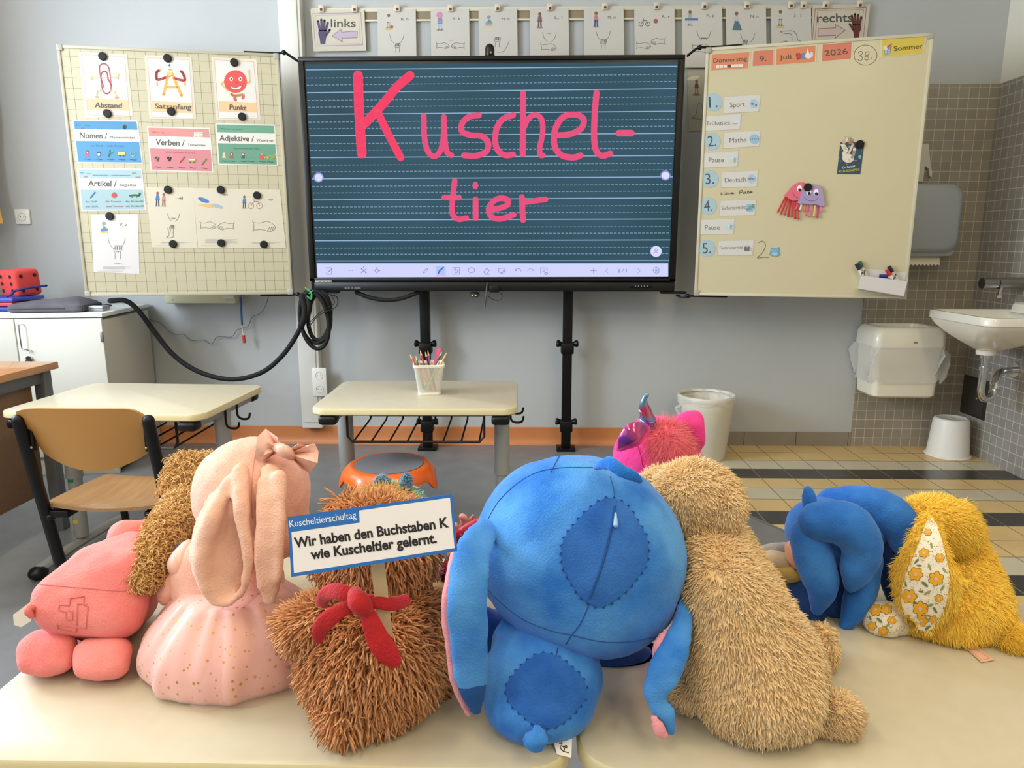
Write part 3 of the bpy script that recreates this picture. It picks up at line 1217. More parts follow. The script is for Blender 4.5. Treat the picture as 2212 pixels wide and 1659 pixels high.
# ================================================================== interactive display
YT = 3.65
TX0, TX1, TZ0, TZ1 = -1.122, .754, .905, 2.037
disp = thing('interactive_display', 'large black interactive display showing the pink handwritten word Kuscheltier', 'display', ((TX0 + TX1) / 2, 3.70, TZ0))
tvb = M('tv_black', '09090a', .4, spec=.3)
tvb2 = M('tv_black_gloss', '101012', .35, spec=.35)
sq = [at(658, 138, YT), at(1463, 127, YT), at(1444, 596, YT), at(684, 601, YT)]
SX0, SX1 = (sq[0].x + sq[3].x) / 2, (sq[1].x + sq[2].x) / 2
SZ1, SZ0 = (sq[0].z + sq[1].z) / 2, (sq[2].z + sq[3].z) / 2
g = G()
g.box(((TX0 + TX1) / 2, YT + .05, (TZ0 + TZ1) / 2), (TX1 - TX0, .075, TZ1 - TZ0), tvb, .004)
g.build('housing', disp)
g = G()
for (x0, x1, z0, z1) in ((TX0, TX1, SZ1 + .006, TZ1), (TX0, SX0 - .006, TZ0 + .05, SZ1 + .006), (SX1 + .006, TX1, TZ0 + .05, SZ1 + .006), (TX0, TX1, TZ0 + .052, SZ0 - .006)):
    g.box(((x0 + x1) / 2, YT + .004, (z0 + z1) / 2), (x1 - x0, .022, z1 - z0), tvb, .002)
g.build('bezel', disp)
g = G()
g.box(((TX0 + TX1) / 2 + .01, YT - .004, TZ0 + .024), (TX1 - TX0 - .03, .036, .047), tvb2, .006)
g.build('lower_bar', disp)
g = G()
q = at(1385, 618, YT - .02)
g.box((q.x, YT - .021, q.z), (.115, .012, .018), tvb, .003)
for i in range(5):
    g.box((q.x - .03 + i * .015, YT - .0275, q.z), (.004, .002, .004), K('b0b0b0'))
g.build('button_strip', disp)
f = Flat((0, YT - .0075, 0), (0, -1, 0))
f.paper([(680, 606), (716, 606), (717, 613), (681, 614)], K('cfcabd'))
for x in (690, 698, 706, 712):
    f.rect(x, 608, x + 3, 611.5, K('6b655c'))
f.build('sticker', parent=disp)
f = Flat((0, YT - .0225, 0), (0, -1, 0))
for x0, x1 in ((744, 749), (751, 756), (759, 763), (765, 779)):
    f.rect(x0, 620, x1, 624, K('56565a'))
f.build('printed_mark', parent=disp)
g = G()
for cxp in (704, 1455):
    q = at(cxp, 632, YT)
    g.box((q.x, YT + .015, TZ0 - .006), (.13, .05, .012), tvb, .003)
g.build('hinge_plate', disp)

# the picture on the screen (photo pixels of the crop at 640,110 in this zoom factor)
f = Flat((0, YT + .004, 0), (0, -1, 0))
def scr_mat():
    m = bpy.data.materials.new('lit_chalkboard')
    m.use_nodes = True
    nt = m.node_tree
    b = nt.nodes['Principled BSDF']
    b.inputs['Base Color'].default_value = lin('050505')
    b.inputs['Roughness'].default_value = .4
    b.inputs['Specular IOR Level'].default_value = .1
    tc = nt.nodes.new('ShaderNodeTexCoord')
    n = nt.nodes.new('ShaderNodeTexNoise')
    n.inputs['Scale'].default_value = 1.6
    n.inputs['Detail'].default_value = 2
    nt.links.new(tc.outputs['Object'], n.inputs['Vector'])
    r = nt.nodes.new('ShaderNodeValToRGB')
    r.color_ramp.elements[0].position = .3
    r.color_ramp.elements[1].position = .72
    r.color_ramp.elements[0].color = lin('294956')
    r.color_ramp.elements[1].color = lin('395a6b')
    nt.links.new(n.outputs['Fac'], r.inputs[0])
    nt.links.new(r.outputs[0], b.inputs['Emission Color'])
    b.inputs['Emission Strength'].default_value = 1.0
    return m
f.poly([(655, 130), (1466, 126), (1446, 598), (682, 603)], M('screen_edge', '08090b', .3))
f.poly([(659, 139), (1463, 134), (1445, 595.5), (685, 599.5)], scr_mat())
f.ox, f.oy, f.k = 640, 110, 2.572
LY = [(105, 85), (232, 210), (353, 335), (472, 458), (593, 581), (711, 700), (828, 816), (940, 934), (1055, 1050), (1167, 1165)]
def edge_x(y):
    return 52 + (y - 80) * (112 - 52) / 1100, 2118 - (y - 80) * (2118 - 2072) / 1100
ls, ld = KE('93b2d4'), KE('7f9cbc')
for yl, yr in LY:
    xa, xb = edge_x((yl + yr) / 2)
    f.poly([(xa, yl - 2.6), (xb, yr - 2.6), (xb, yr + 2.6), (xa, yl + 2.6)], ls)
for (ya, yb), (yc, yd) in zip(LY, LY[1:]):
    for t_ in (.36, .67):
        yl, yr = ya + (yc - ya) * t_, yb + (yd - yb) * t_
        xa, xb = edge_x((yl + yr) / 2)
        n = 88
        for i in range(n):
            x0 = xa + (xb - xa) * i / n
            x1 = x0 + (xb - xa) / n * .66
            y0 = yl + (yr - yl) * i / n
            f.g.add([f.P(x0, y0 - 2), f.P(x1, y0 - 2), f.P(x1, y0 + 2), f.P(x0, y0 + 2)], [[0, 1, 2, 3]], ld)
        f.up()
pk, pk2 = KE('e8547f'), KE('f6476b')
for pts, w in (([(343, 135), (350, 350), (364, 570)], 54), ([(632, 136), (555, 205), (490, 285), (380, 405)], 50), ([(452, 340), (515, 470), (580, 592)], 42)):
    f.stroke(pts, w, pk2)
for pts, w in (([(708, 360), (712, 480), (730, 555), (765, 586), (800, 555), (818, 480), (820, 366), (826, 500), (838, 562), (862, 580)], 31),
               ([(1015, 358), (960, 366), (922, 402), (920, 446), (965, 468), (1030, 474), (1066, 510), (1056, 558), (1000, 582), (932, 580)], 33),
               ([(1205, 357), (1150, 377), (1113, 432), (1106, 510), (1126, 560), (1165, 580), (1205, 575)], 33),
               ([(1260, 235), (1259, 400), (1258, 575)], 33), ([(1262, 432), (1290, 376), (1330, 355), (1364, 382), (1369, 455), (1352, 540), (1357, 578), (1372, 580)], 30),
               ([(1436, 470), (1520, 463), (1583, 430), (1596, 378), (1550, 354), (1482, 368), (1437, 440), (1436, 530), (1475, 580), (1540, 592), (1580, 580)], 34),
               ([(1668, 232), (1658, 350), (1655, 490), (1670, 562), (1702, 582), (1745, 570)], 34),
               ([(1792, 457), (1862, 457)], 37),
               ([(880, 722), (866, 850), (870, 912), (902, 935), (945, 928)], 31), ([(822, 815), (905, 815)], 31),
               ([(996, 825), (996, 928)], 32),
               ([(1068, 878), (1120, 876), (1172, 856), (1172, 826), (1125, 820), (1082, 850), (1070, 892), (1090, 925), (1140, 932), (1208, 910)], 32),
               ([(1254, 812), (1256, 880), (1260, 940)], 32), ([(1266, 842), (1330, 832), (1385, 825)], 31)):
    f.stroke(pts, w, pk)
f.ell(995, 748, 16, 22, pk)
wl = KE('c9cdfb')
for x, y in ((124, 703), (2051, 692)):
    f.ell(x, y, 28, 28, KE('8f95dd'))
    f.ell(x, y, 21, 21, KE('dcdefe'))
f.ell(1999, 1114, 31, 31, KE('dddcfd'))
lc = KE('8b89cc')
lm = KE('a6a6de')
f.ell(1999, 1106, 8, 8, lc); f.ell(1999, 1106, 5, 5, KE('dddcfd'))
f.stroke([(1986, 1130), (1990, 1120), (1999, 1117), (2008, 1120)], 3, lc)
f.poly([(113, 1180), (2066, 1180), (2066, 1254), (118, 1258)], KE('d3d6fd'))
def icon(x, y):
    return lambda pts, w=3, m=lc, **k: f.stroke([(x + a, y + b) for a, b in pts], w, m, **k)
i_ = icon(182, 1221)
i_([(-18, -16), (10, -16), (14, -12), (14, 16), (10, 20), (-10, 20), (-14, 16), (-14, 8)], smooth=False); i_([(-18, -4), (-2, -4)]); i_([(16, -10), (-2, 6)], 5)
for dx in (-10, 0, 10):
    f.ell(302 + dx, 1220, 2.5, 2.5, lc)
i_ = icon(375, 1221)
for a, b in ((-14, -10), (14, -10), (-14, 12), (14, 12)):
    i_([(0, 0), (a, b)], 4)
f.ell(375, 1201, 4, 4, lc)
i_([(-14, -14), (-6, -8)]); i_([(8, 10), (14, 16)], 3, pk)
i_ = icon(447, 1221)
f.ell(447, 1221, 11, 11, lc); f.ell(447, 1221, 7.5, 7.5, KE('d3d6fd'))
for a, b in ((-17, 0), (17, 0), (0, -17), (0, 17)):
    f.ell(447 + a, 1221 + b, 2.6, 2.6, lc)
icon(718, 1220)([(-12, 14), (-8, 4), (6, -12), (12, -8), (0, 8), (-12, 14)], smooth=False)
f.rect(777, 1194, 830, 1250, KE('b3c6f3')); f.rect(777, 1242, 830, 1250, KE('e9b6e6'))
f.stroke([(790, 1234), (796, 1222), (816, 1204)], 9, KE('3a78d8'), smooth=False)
icon(888, 1222)([(-18, -18), (18, -18), (18, 18), (-18, 18)], closed=True, smooth=False); icon(888, 1222)([(-4, 10), (-8, -2), (6, -6), (10, 8)], closed=True, smooth=False); f.ell(882, 1212, 5, 5, lm)
i_ = icon(973, 1220)
i_([(-16, 8), (-16, -8), (0, -16), (16, -8), (14, 8), (0, 10), (-10, 16)], 3.4)
icon(1057, 1224)([(-16, 4), (2, -16), (16, -4), (0, 14), (-8, 14)], closed=True, smooth=False); icon(1057, 1224)([(-6, 17), (16, 17)])
i_ = icon(1143, 1222); i_([(-18, -14), (16, -14), (16, 4)], smooth=False); i_([(-18, -14), (-18, 8), (4, 8)], smooth=False); f.ell(1155, 1224, 8, 8, lm); i_([(-10, 18), (-2, 10), (6, 18)], smooth=False)
icon(1232, 1220)([(-15, 0), (-4, -10), (10, -8), (17, 4)], 3); icon(1232, 1220)([(-15, -8), (-15, 1), (-7, 1)], 3, smooth=False)
icon(1302, 1220)([(15, 0), (4, -10), (-10, -8), (-17, 4)], 3, lm); icon(1302, 1220)([(15, -8), (15, 1), (7, 1)], 3, lm, smooth=False)
i_ = icon(1378, 1222); i_([(-20, -16), (16, -16), (16, 0)], 3, smooth=False); i_([(-20, -16), (-20, 14)], 3); i_([(-8, -6), (8, -6)]); i_([(-8, 2), (2, 2)]); f.ell(1388, 1236, 10, 8, lc); f.ell(1388, 1236, 4, 4, KE('d3d6fd'))
i_ = icon(1652, 1221); i_([(-15, 0), (15, 0)], 3.4); i_([(0, -15), (0, 15)], 3.4)
icon(1724, 1221)([(7, -13), (-6, 0), (7, 13)], 3.4, lm, smooth=False)
f.text('1/1', 1792, 1232, 1836, 1231, 21, lc)
icon(1903, 1221)([(-6, -13), (7, 0), (-6, 13)], 3.4, lm, smooth=False)
f.stroke([(2000 + (15 if k % 2 else 18) * math.cos(k * PI / 8), 1219 + (15 if k % 2 else 18) * math.sin(k * PI / 8)) for k in range(16)], 3, lc, closed=True)
f.ell(2000, 1219, 7, 7, lc); f.ell(2000, 1219, 4, 4, KE('d3d6fd'))
f.build('screen', parent=disp)

# webcam on top, sensor and stylus below
q = at(1058, 108, 3.68)
t = thing('webcam', 'small black webcam perched on top of the display', 'webcam', (q.x, 3.68, TZ1))
g = G()
g.tube([(q.x, 3.68, TZ1 + .012), (q.x, 3.68, TZ1 + .04)], .023, tvb2, n=16)
g.build('body', t)
g = G()
g.ell((q.x + .008, 3.66, TZ1 + .018), (.006, .004, .006), K('8a7a35', .2), seg=12)
g.build('lens', t)
g = G()
g.box((q.x, 3.685, TZ1 + .004), (.05, .05, .008), tvb, .002)
g.build('clip_foot', t)
q = at(1025, 636, 3.68)
t = thing('sensor', 'grey round sensor with two white marks under the display', 'sensor', (q.x, 3.68, q.z))
g = G()
g.lathe([(.0005, -.016), (.02, -.014), (.027, -.004), (.027, .004), (.02, .012), (.0005, .013)], (q.x, 3.68, q.z), M('sensor_grey', '4a4a46', .4), 24)
g.build('body', t)
for s in (-1, 1):
    g = G()
    g.ell((q.x + s * .009, 3.656, q.z - .004), (.004, .003, .004), K('e8e4d8'), seg=10)
    g.build('light_mark', t)
t = thing('stylus', 'thin dark stylus on a loop of cord hanging from the display', 'stylus', tuple(at(1047, 663, 3.62)))
g = G()
g.cyl(at(1053, 610, 3.625), at(1047, 664, 3.615), .0045, M('stylus_grey', '3d3d40', .4), n=10)
g.build('shaft', t)
g = G()
g.tube([at(1054, 640, 3.625), at(1068, 648, 3.63), at(1080, 648, 3.63), at(1085, 640, 3.63), at(1081, 632, 3.63)], .0018, black_wire, n=6)
g.build('cord', t)
g = G()
q = at(1068, 624, 3.628)
g.box((q.x, 3.622, q.z), (.05, .016, .035), tvb, .004)
g.build('holder', t)

# two height posts behind the display
def post(px_top, px_bot, label):
    x = (at(px_top, 640, 3.86).x + at(px_bot, 960, 3.86).x) / 2
    t = thing('support_post', label, 'post', (x, 3.86, 0))
    pm = M('post_black', '080809', .4, spec=.3)
    g = G()
    g.box((x, 3.86, .68), (.052, .05, 1.35), pm, .003)
    g.build('column', t)
    g = G()
    g.box((x, 3.86, 1.30), (.07, .09, .06), pm, .003)
    g.box((x, 3.788, 1.30), (.06, .098, .06), pm, .003)
    g.build('bracket', t)
    g = G()
    g.box((x, 3.86, .008), (.105, .10, .016), pm, .002)
    for s in (-1, 1):
        g.cyl((x + s * .04, 3.83, .016), (x + s * .04, 3.83, .022), .007, pm, n=6)
    g.build('foot_plate', t)
    for py in (752, 920):
        z = at((px_top + px_bot) / 2, py, 3.85).z
        g = G()
        g.box((x, 3.86, z), (.07, .068, .062), pm, .006)
        g.build('clamp', t)
        for s in (-1, 1):
            g = G()
            g.cyl((x + s * .033, 3.85, z + .022), (x + s * .052, 3.85, z + .026), .012, pm, r1=.021, n=12)
            g.cyl((x + s * .052, 3.85, z + .026), (x + s * .060, 3.85, z + .027), .021, pm, r1=.015, n=12)
            g.build('knob', t)
post(922, 920, 'black support post behind the pencil cup, left one of the display')
post(1227, 1222, 'black support post standing free below the right half of the display')

# ================================================================== wing boards
def board(name, label, x0, y0, x1, y1, z0a, z1a, mat, frame_mat, grid=False, hinge_left=True):
    d = Vector((x1 - x0, y1 - y0, 0))
    L = d.length
    d.normalize()
    nrm = Vector((d.y, -d.x, 0))
    t = thing(name, label, 'board', ((x0 + x1) / 2, (y0 + y1) / 2, z0a))
    X = Matrix(((d.x, -nrm.x, 0, x0), (d.y, -nrm.y, 0, y0), (0, 0, 1, z0a), (0, 0, 0, 1)))   # x along, y away from viewer, z up
    H = z1a - z0a
    g = G()
    g.box((L / 2, .009, H / 2), (L - .01, .018, H - .01), mat, X=X)
    if grid:
        gl = K('726d5c', .6)
        k = .0475
        i = 1
        while i * k < L - .02:
            g.box((i * k + .004, -.0002, H / 2), (.0013, .0004, H - .03), gl, X=X)
            i += 1
        i = 1
        while i * k < H - .02:
            g.box((L / 2, -.0002, H - i * k), (L - .03, .0004, .0013), gl, X=X)
            i += 1
    g.build('panel', t)
    g = G()
    for c, s in (((L / 2, .008, .007), (L, .026, .014)), ((L / 2, .008, H - .007), (L, .026, .014)), ((.007, .008, H / 2), (.014, .026, H)), ((L - .007, .008, H / 2), (.014, .026, H))):
        g.box(c, s, frame_mat, .002, X=X)
    g.build('frame', t)
    for xx in (.012, L - .012):
        for zz in (.012, H - .012):
            g = G()
            g.box((xx, .008, zz), (.028, .032, .028), M('corner_grey', 'a19d92', .5), .004, X=X)
            g.build('corner_cap', t)
    for zz, dz in ((H + .004, .0), (-.004, 0)):
        g = G()
        if hinge_left:      # hinge on the left end of this board (right wing)
            g.tube([X @ Vector((.16, .01, zz)), X @ Vector((.02, .01, zz)), X @ Vector((-.03, .0, zz)), X @ Vector((-.055, .01, zz - .008)), X @ Vector((-.085, .02, zz - .028 if zz > 0 else zz))], .006, tvb, n=8, sub=3)
            g.ell(X @ Vector((-.03, .0, zz)), (.012, .012, .012), tvb, seg=12)
        else:
            g.tube([X @ Vector((L - .16, .01, zz)), X @ Vector((L - .01, .01, zz)), X @ Vector((L + .025, .0, zz + .004)), X @ Vector((L + .05, .01, zz - .008)), X @ Vector((L + .085, .02, zz - .028 if zz > 0 else zz))], .006, tvb, n=8, sub=3)
            g.ell(X @ Vector((L + .025, .0, zz + .003)), (.012, .012, .012), tvb, seg=12)
        g.build('hinge_arm', t)
    return t, nrm

bl = dict(x0=-2.193, y0=3.47, x1=-1.216, y1=3.65)
br = dict(x0=.853, y0=3.65, x1=1.808, y1=3.425)
lboard, LN = board('gridded_board', 'cream whiteboard wing with a square grid left of the display, covered in posters', z0a=.889, z1a=2.052, mat=M('board_grid_cream', 'b2a98c', .45, coat=.1), frame_mat=M('frame_cream', 'a9a28c', .5), grid=True, hinge_left=False, **bl)
rboard, RN = board('whiteboard', 'plain whiteboard wing right of the display with the day plan on it', z0a=.886, z1a=2.067, mat=M('board_white', 'c4ba98', .42, coat=.12), frame_mat=M('frame_white', 'c6bfa6', .5), **br)
LP = (bl['x0'], bl['y0'], 0)
RP_ = (br['x0'], br['y0'], 0)
CA, CB = (100, 80, 3.95), (100, 350, 3.95)
CE, CF = (1460, 60, 3.687), (1460, 340, 3.687)
CC, CD = (640, 0, 3.456), (1240, 0, 3.253)

ink, ink2 = K('4a4642'), K('6a6762')
pap = K('ccc6be', .55)
lam = M('laminate', 'c4bcaa', .28, coat=.3)

def magnet(p0, n, px, py, label, r=.019, lift=.0015, group='black round magnets on the boards'):
    f = Flat(p0, n, lift)
    c = f.P(px, py)
    g = G()
    u, w, d = frame_from(Vector(n))
    prof = [(r, 0), (r * .98, .0055), (r * .86, .0075), (.0003, .0078)]
    rings = [[c + Vector(n) * h + (u * math.cos(2 * PI * i / 24) + w * math.sin(2 * PI * i / 24)) * q for i in range(24)] for q, h in prof]
    g.loft(rings, M('magnet_black', '0c0b0b', .5, spec=.3), True, True)
    o = g.build('round_magnet')
    tag(o, label, 'magnet', group)

SKIN, RED, SHOE = K('cfa860'), K('c24a4a'), K('b98a5a')

# --- three mnemonic posters
f = Flat(LP, LN, .0004, CA)
f.paper([(272, 128), (690, 147), (742, 676), (332, 690)], lam)
f.poly([(298, 150), (666, 168), (712, 672), (355, 662)], pap)
f.poly([(343, 520), (702, 538), (712, 630), (352, 620)], K('cbab86'))
f.frame([(298, 150), (666, 168), (712, 672), (355, 662)], 3, K('c08a84'))
f.stroke([(490, 425), (462, 330), (455, 250), (490, 228), (528, 250), (545, 330), (552, 440), (530, 480), (500, 478), (478, 440), (466, 340), (478, 300), (500, 292), (518, 305), (530, 360), (556, 415)], 12, K('b9696b'))
f.ell(484, 322, 8, 12, K('ffffff')); f.ell(508, 322, 8, 12, K('ffffff')); f.ell(486, 322, 3, 5, ink); f.ell(506, 322, 3, 5, ink)
f.rect(480, 345, 522, 366, K('d9d6d0')); f.frame([(480, 345), (522, 345), (522, 366), (480, 366)], 3, ink2)
for pts in ([(452, 348), (392, 346), (378, 328)], [(392, 346), (386, 362)], [(556, 346), (612, 344), (616, 322)], [(612, 344), (612, 356)], [(466, 452), (436, 460), (430, 505)], [(548, 455), (580, 465), (600, 508)]):
    f.stroke(pts, 9, SKIN, smooth=False)
f.ell(432, 512, 18, 8, SHOE); f.ell(600, 518, 18, 8, SHOE)
f.text('Abstand', 412, 600, 642, 606, 43, ink, .012)
f.build('poster', 'laminated Abstand poster with a cartoon paperclip on the gridded board', 'poster')
f = Flat(LP, LN, .0004, CA)
f.paper([(836, 155), (1240, 172), (1280, 700), (880, 700)], lam)
f.poly([(864, 178), (1218, 195), (1255, 690), (902, 682)], pap)
f.poly([(900, 545), (1245, 560), (1252, 650), (905, 640)], K('cfac80'))
f.frame([(864, 178), (1218, 195), (1255, 690), (902, 682)], 3, K('c08a84'))
f.stroke([(1000, 492), (1050, 285), (1060, 285), (1155, 500)], 25, K('d49a48'), smooth=False)
f.stroke([(1025, 428), (1120, 428)], 20, K('d49a48'))
f.ell(1052, 310, 26, 30, K('d8ab62')); f.ell(1043, 298, 6, 7, K('ffffff')); f.ell(1062, 298, 6, 7, K('ffffff')); f.ell(1044, 300, 3, 3, ink); f.ell(1061, 300, 3, 3, ink)
f.stroke([(1032, 325), (1052, 338), (1074, 325)], 3, ink)
f.stroke([(1050, 258), (1050, 235)], 3, ink); f.poly([(1040, 246), (1050, 228), (1060, 246)], ink)
f.stroke([(1020, 345), (945, 362), (942, 300), (962, 285)], 22, RED); f.stroke([(1092, 350), (1178, 370), (1165, 310), (1146, 292)], 22, RED)
f.stroke([(942, 385), (945, 415)], 10, SKIN); f.stroke([(1182, 390), (1182, 412)], 10, SKIN)
f.text('Satzanfang', 928, 608, 1236, 618, 42, ink, .012)
f.build('poster', 'laminated Satzanfang poster with a muscular cartoon letter A', 'poster')
f = Flat(LP, LN, .0004, CA)
f.paper([(1408, 172), (1795, 190), (1830, 712), (1450, 712)], lam)
f.poly([(1434, 194), (1770, 212), (1805, 698), (1472, 690)], pap)
f.poly([(1470, 545), (1798, 562), (1803, 645), (1474, 635)], K('cfac80'))
f.frame([(1434, 194), (1770, 212), (1805, 698), (1472, 690)], 3, K('c08a84'))
f.stroke([(1520, 380), (1492, 400), (1545, 455)], 14, SKIN, smooth=False); f.stroke([(1715, 390), (1738, 385), (1732, 300)], 14, SKIN, smooth=False); f.ell(1730, 290, 15, 14, K('b9b0a8'))
f.ell(1614, 380, 98, 98, K('c84440'))
for x in (1578, 1656):
    f.ell(x, 358, 15, 18, K('efe6e0')); f.ell(x, 360, 8, 10, ink)
f.ell(1622, 386, 7, 8, K('9a2f30'))
f.poly([(1570, 418), (1615, 432), (1668, 412), (1650, 440), (1612, 446), (1585, 440)], K('efe6e0')); f.stroke([(1565, 414), (1612, 432), (1672, 408)], 4, K('7a2426'))
f.stroke([(1575, 488), (1610, 500), (1680, 490)], 22, SKIN); f.ell(1610, 528, 13, 22, RED, -20); f.ell(1678, 512, 12, 20, RED, 20)
f.text('Punkt', 1562, 618, 1705, 626, 43, ink, .012)
f.build('poster', 'laminated Punkt poster with a red smiling ball figure', 'poster')

# --- word class posters
def wordcard(quad, crop, band_a, band_b, split, title, t0, t1, h, sub, s0, s1, hs, top, low, icons, label, fr='cbc6bd'):
    f = Flat(LP, LN, .0004, crop)
    f.paper(quad, K(fr))
    def Q(u, v, ins=.02):
        u, v = ins + u * (1 - 2 * ins), ins * 1.4 + v * (1 - 2.8 * ins)
        a, b, c, d = [Vector(q) for q in quad]
        return tuple(a.lerp(b, u).lerp(d.lerp(c, u), v))
    f.poly([Q(0, 0), Q(1, 0), Q(1, split[0]), Q(0, split[0])], band_a)
    f.poly([Q(0, split[0]), Q(1, split[0]), Q(1, split[1]), Q(0, split[1])], K('cdc8bf'))
    f.poly([Q(0, split[1]), Q(1, split[1]), Q(1, 1), Q(0, 1)], band_b)
    f.text(title, *t0, *t1, h, ink, .02)
    f.text(sub, *s0, *s1, hs, ink, .01)
    for tx, u0, u1, v, c in top + low:
        a, b = Q(u0, v), Q(u1, v)
        f.text(tx, *a, *b, 15, c)
    for u, v, c1, c2, kind in icons:
        x, y = Q(u, v)
        if kind == 'man':
            f.ell(x, y - 12, 13, 14, c1); f.poly([(x - 16, y + 24), (x - 11, y), (x + 11, y), (x + 16, y + 24)], c2); f.ell(x, y - 8, 7, 8, K('e0b090'))
        elif kind == 'bird':
            f.ell(x, y + 4, 18, 21, c1); f.ell(x, y + 8, 11, 14, c2)
        elif kind == 'plant':
            f.stroke([(x - 14, y + 26), (x, y), (x - 4, y - 26)], 9, c1); f.stroke([(x, y), (x + 18, y - 12)], 9, c1); f.stroke([(x - 4, y + 8), (x - 18, y + 2)], 8, c1); f.ell(x + 18, y - 14, 7, 8, c2)
        elif kind == 'bus':
            f.rect(x - 30, y - 16, x + 30, y + 14, c1); f.ell(x - 16, y + 15, 7, 7, c2); f.ell(x + 16, y + 15, 7, 7, c2); f.rect(x - 24, y - 10, x + 24, y - 2, K('cfd6c0'))
        elif kind == 'heart':
            f.stroke([(x, y + 20), (x - 22, y - 4), (x - 12, y - 16), (x, y - 6), (x + 12, y - 16), (x + 22, y - 4)], 5, c1, closed=True)
        elif kind == 'pen':
            f.stroke([(x - 18, y + 22), (x + 18, y - 22)], 10, c1, smooth=False); f.stroke([(x - 22, y + 27), (x - 18, y + 22)], 4, c2)
        elif kind == 'ball':
            f.ell(x, y + 2, 24, 21, c1); f.stroke([(x - 8, y - 18), (x, y - 22), (x + 9, y - 18)], 5, c2)
        elif kind == 'croc':
            f.stroke([(x - 42, y + 6), (x, y), (x + 34, y + 4), (x + 44, y - 16)], 15, c1); f.stroke([(x - 20, y + 8), (x - 24, y + 20)], 6, c1); f.stroke([(x + 18, y + 8), (x + 16, y + 20)], 6, c1)
        elif kind == 'dash':
            f.stroke([(x - 12, y), (x + 12, y)], 3, c1)
        elif kind == 'scribble':
            f.stroke([(x - 18, y), (x - 4, y - 16), (x + 4, y + 12), (x + 16, y - 12), (x + 8, y + 20)], 8, c1); f.ell(x, y + 14, 9, 7, c2)
        elif kind == 'word':
            f.stroke([(x - 26, y), (x - 10, y - 3), (x + 4, y + 3), (x + 26, y)], 4, c1)
        elif kind == 'note':
            f.poly([(x - 40, y - 26), (x + 36, y - 26), (x + 36, y + 26), (x - 40, y + 26)], c1)
            for k in range(3):
                f.stroke([(x - 32, y - 14 + k * 14), (x - 8, y - 14 + k * 14)], 3, c2); f.stroke([(x + 6, y - 14 + k * 14), (x + 30, y - 14 + k * 14)], 3, c2)
    f.build('poster', label, 'poster', 'word class posters on the gridded board')

B1, B2, BLs = K('3f8ab8'), K('4a94c4'), K('2f6fb8')
wordcard([(222, 705), (780, 712), (826, 1082), (262, 1075)], CA, K('437fa6'), K('4785ae'), (.2, .49), 'Nomen /', (284, 862), (520, 868), 50, 'Namenwörter', (545, 866), (758, 868), 22,
         [('der', .02, .10, .12, K('2b5fb0')), ('das', .16, .25, .12, K('2f8a5a')), ('die', .10, .16, .19, K('b05068'))], [('ein Kind – viele Kinder', .22, .76, .62, K('26588e'))],
         [(.80, .12, K('2f4a34'), K('1c1c1c'), 'bird'), (.90, .2, K('d8cf7c'), K('d8cf7c'), 'dash'), (.16, .79, K('6b4630'), K('b8506a'), 'man'), (.34, .79, K('2c3440'), K('dde3e8'), 'bird'), (.52, .78, K('3a7c54'), K('6aa04a'), 'plant'), (.70, .79, K('d2bd5a'), K('3c3c34'), 'bus'), (.88, .80, K('a6cba0'), K('a6cba0'), 'heart')]
         + [(u, .93, K('2d5d84'), ink, 'word') for u in (.15, .33, .51, .69, .87)], 'blue Nomen word poster, uppermost on the left side of the gridded board')
wordcard([(858, 762), (1398, 775), (1428, 1158), (890, 1142)], CA, K('c27e76'), K('bb7579'), (.2, .49), 'Verben /', (932, 920), (1180, 928), 50, 'Tunwörter', (1205, 930), (1362, 934), 22,
         [('Was tut ...?', .05, .36, .13, K('9a3f42'))], [('Wir lernen heute', .24, .74, .59, K('963c44'))],
         [(.82, .15, K('d9c7bc'), K('a97a70'), 'note'), (.10, .74, K('5b4a44'), K('8a6a54'), 'scribble'), (.30, .73, K('2c2a30'), K('2c2a30'), 'scribble'), (.52, .74, K('a0373c'), K('2c2a30'), 'pen'), (.68, .75, K('a89a54'), K('4f5a3a'), 'bus'), (.88, .77, K('5d7a3c'), K('3a4a2a'), 'pen')]
         + [(u, .93, K('7c3c42'), ink, 'word') for u in (.1, .3, .5, .68, .87)], 'pink Verben word poster in the middle of the gridded board')
wordcard([(1442, 735), (1952, 748), (1978, 1098), (1468, 1090)], CA, K('5f8f75'), K('5b8a71'), (.2, .48), 'Adjektive /', (1476, 884), (1772, 890), 46, 'Wiewörter', (1792, 892), (1942, 894), 22,
         [('Wie ist etwas?', .05, .45, .13, K('34684e'))], [('das spannende Haus', .26, .72, .62, K('2c5a44'))],
         [(.09, .78, K('c8a070'), K('d8b48a'), 'man'), (.22, .78, K('7a4030'), K('a04a34'), 'man'), (.42, .78, K('8a3a4a'), K('4a4a58'), 'man'), (.56, .82, K('54584e'), K('54584e'), 'dash'), (.75, .80, K('c04a42'), K('e0dcd0'), 'ball'), (.89, .80, K('cdbd5c'), K('9a9a4a'), 'croc')]
         + [(u, .93, K('3f6a55'), ink, 'word') for u in (.09, .22, .42, .56, .75, .89)], 'green Adjektive word poster near the display on the gridded board')
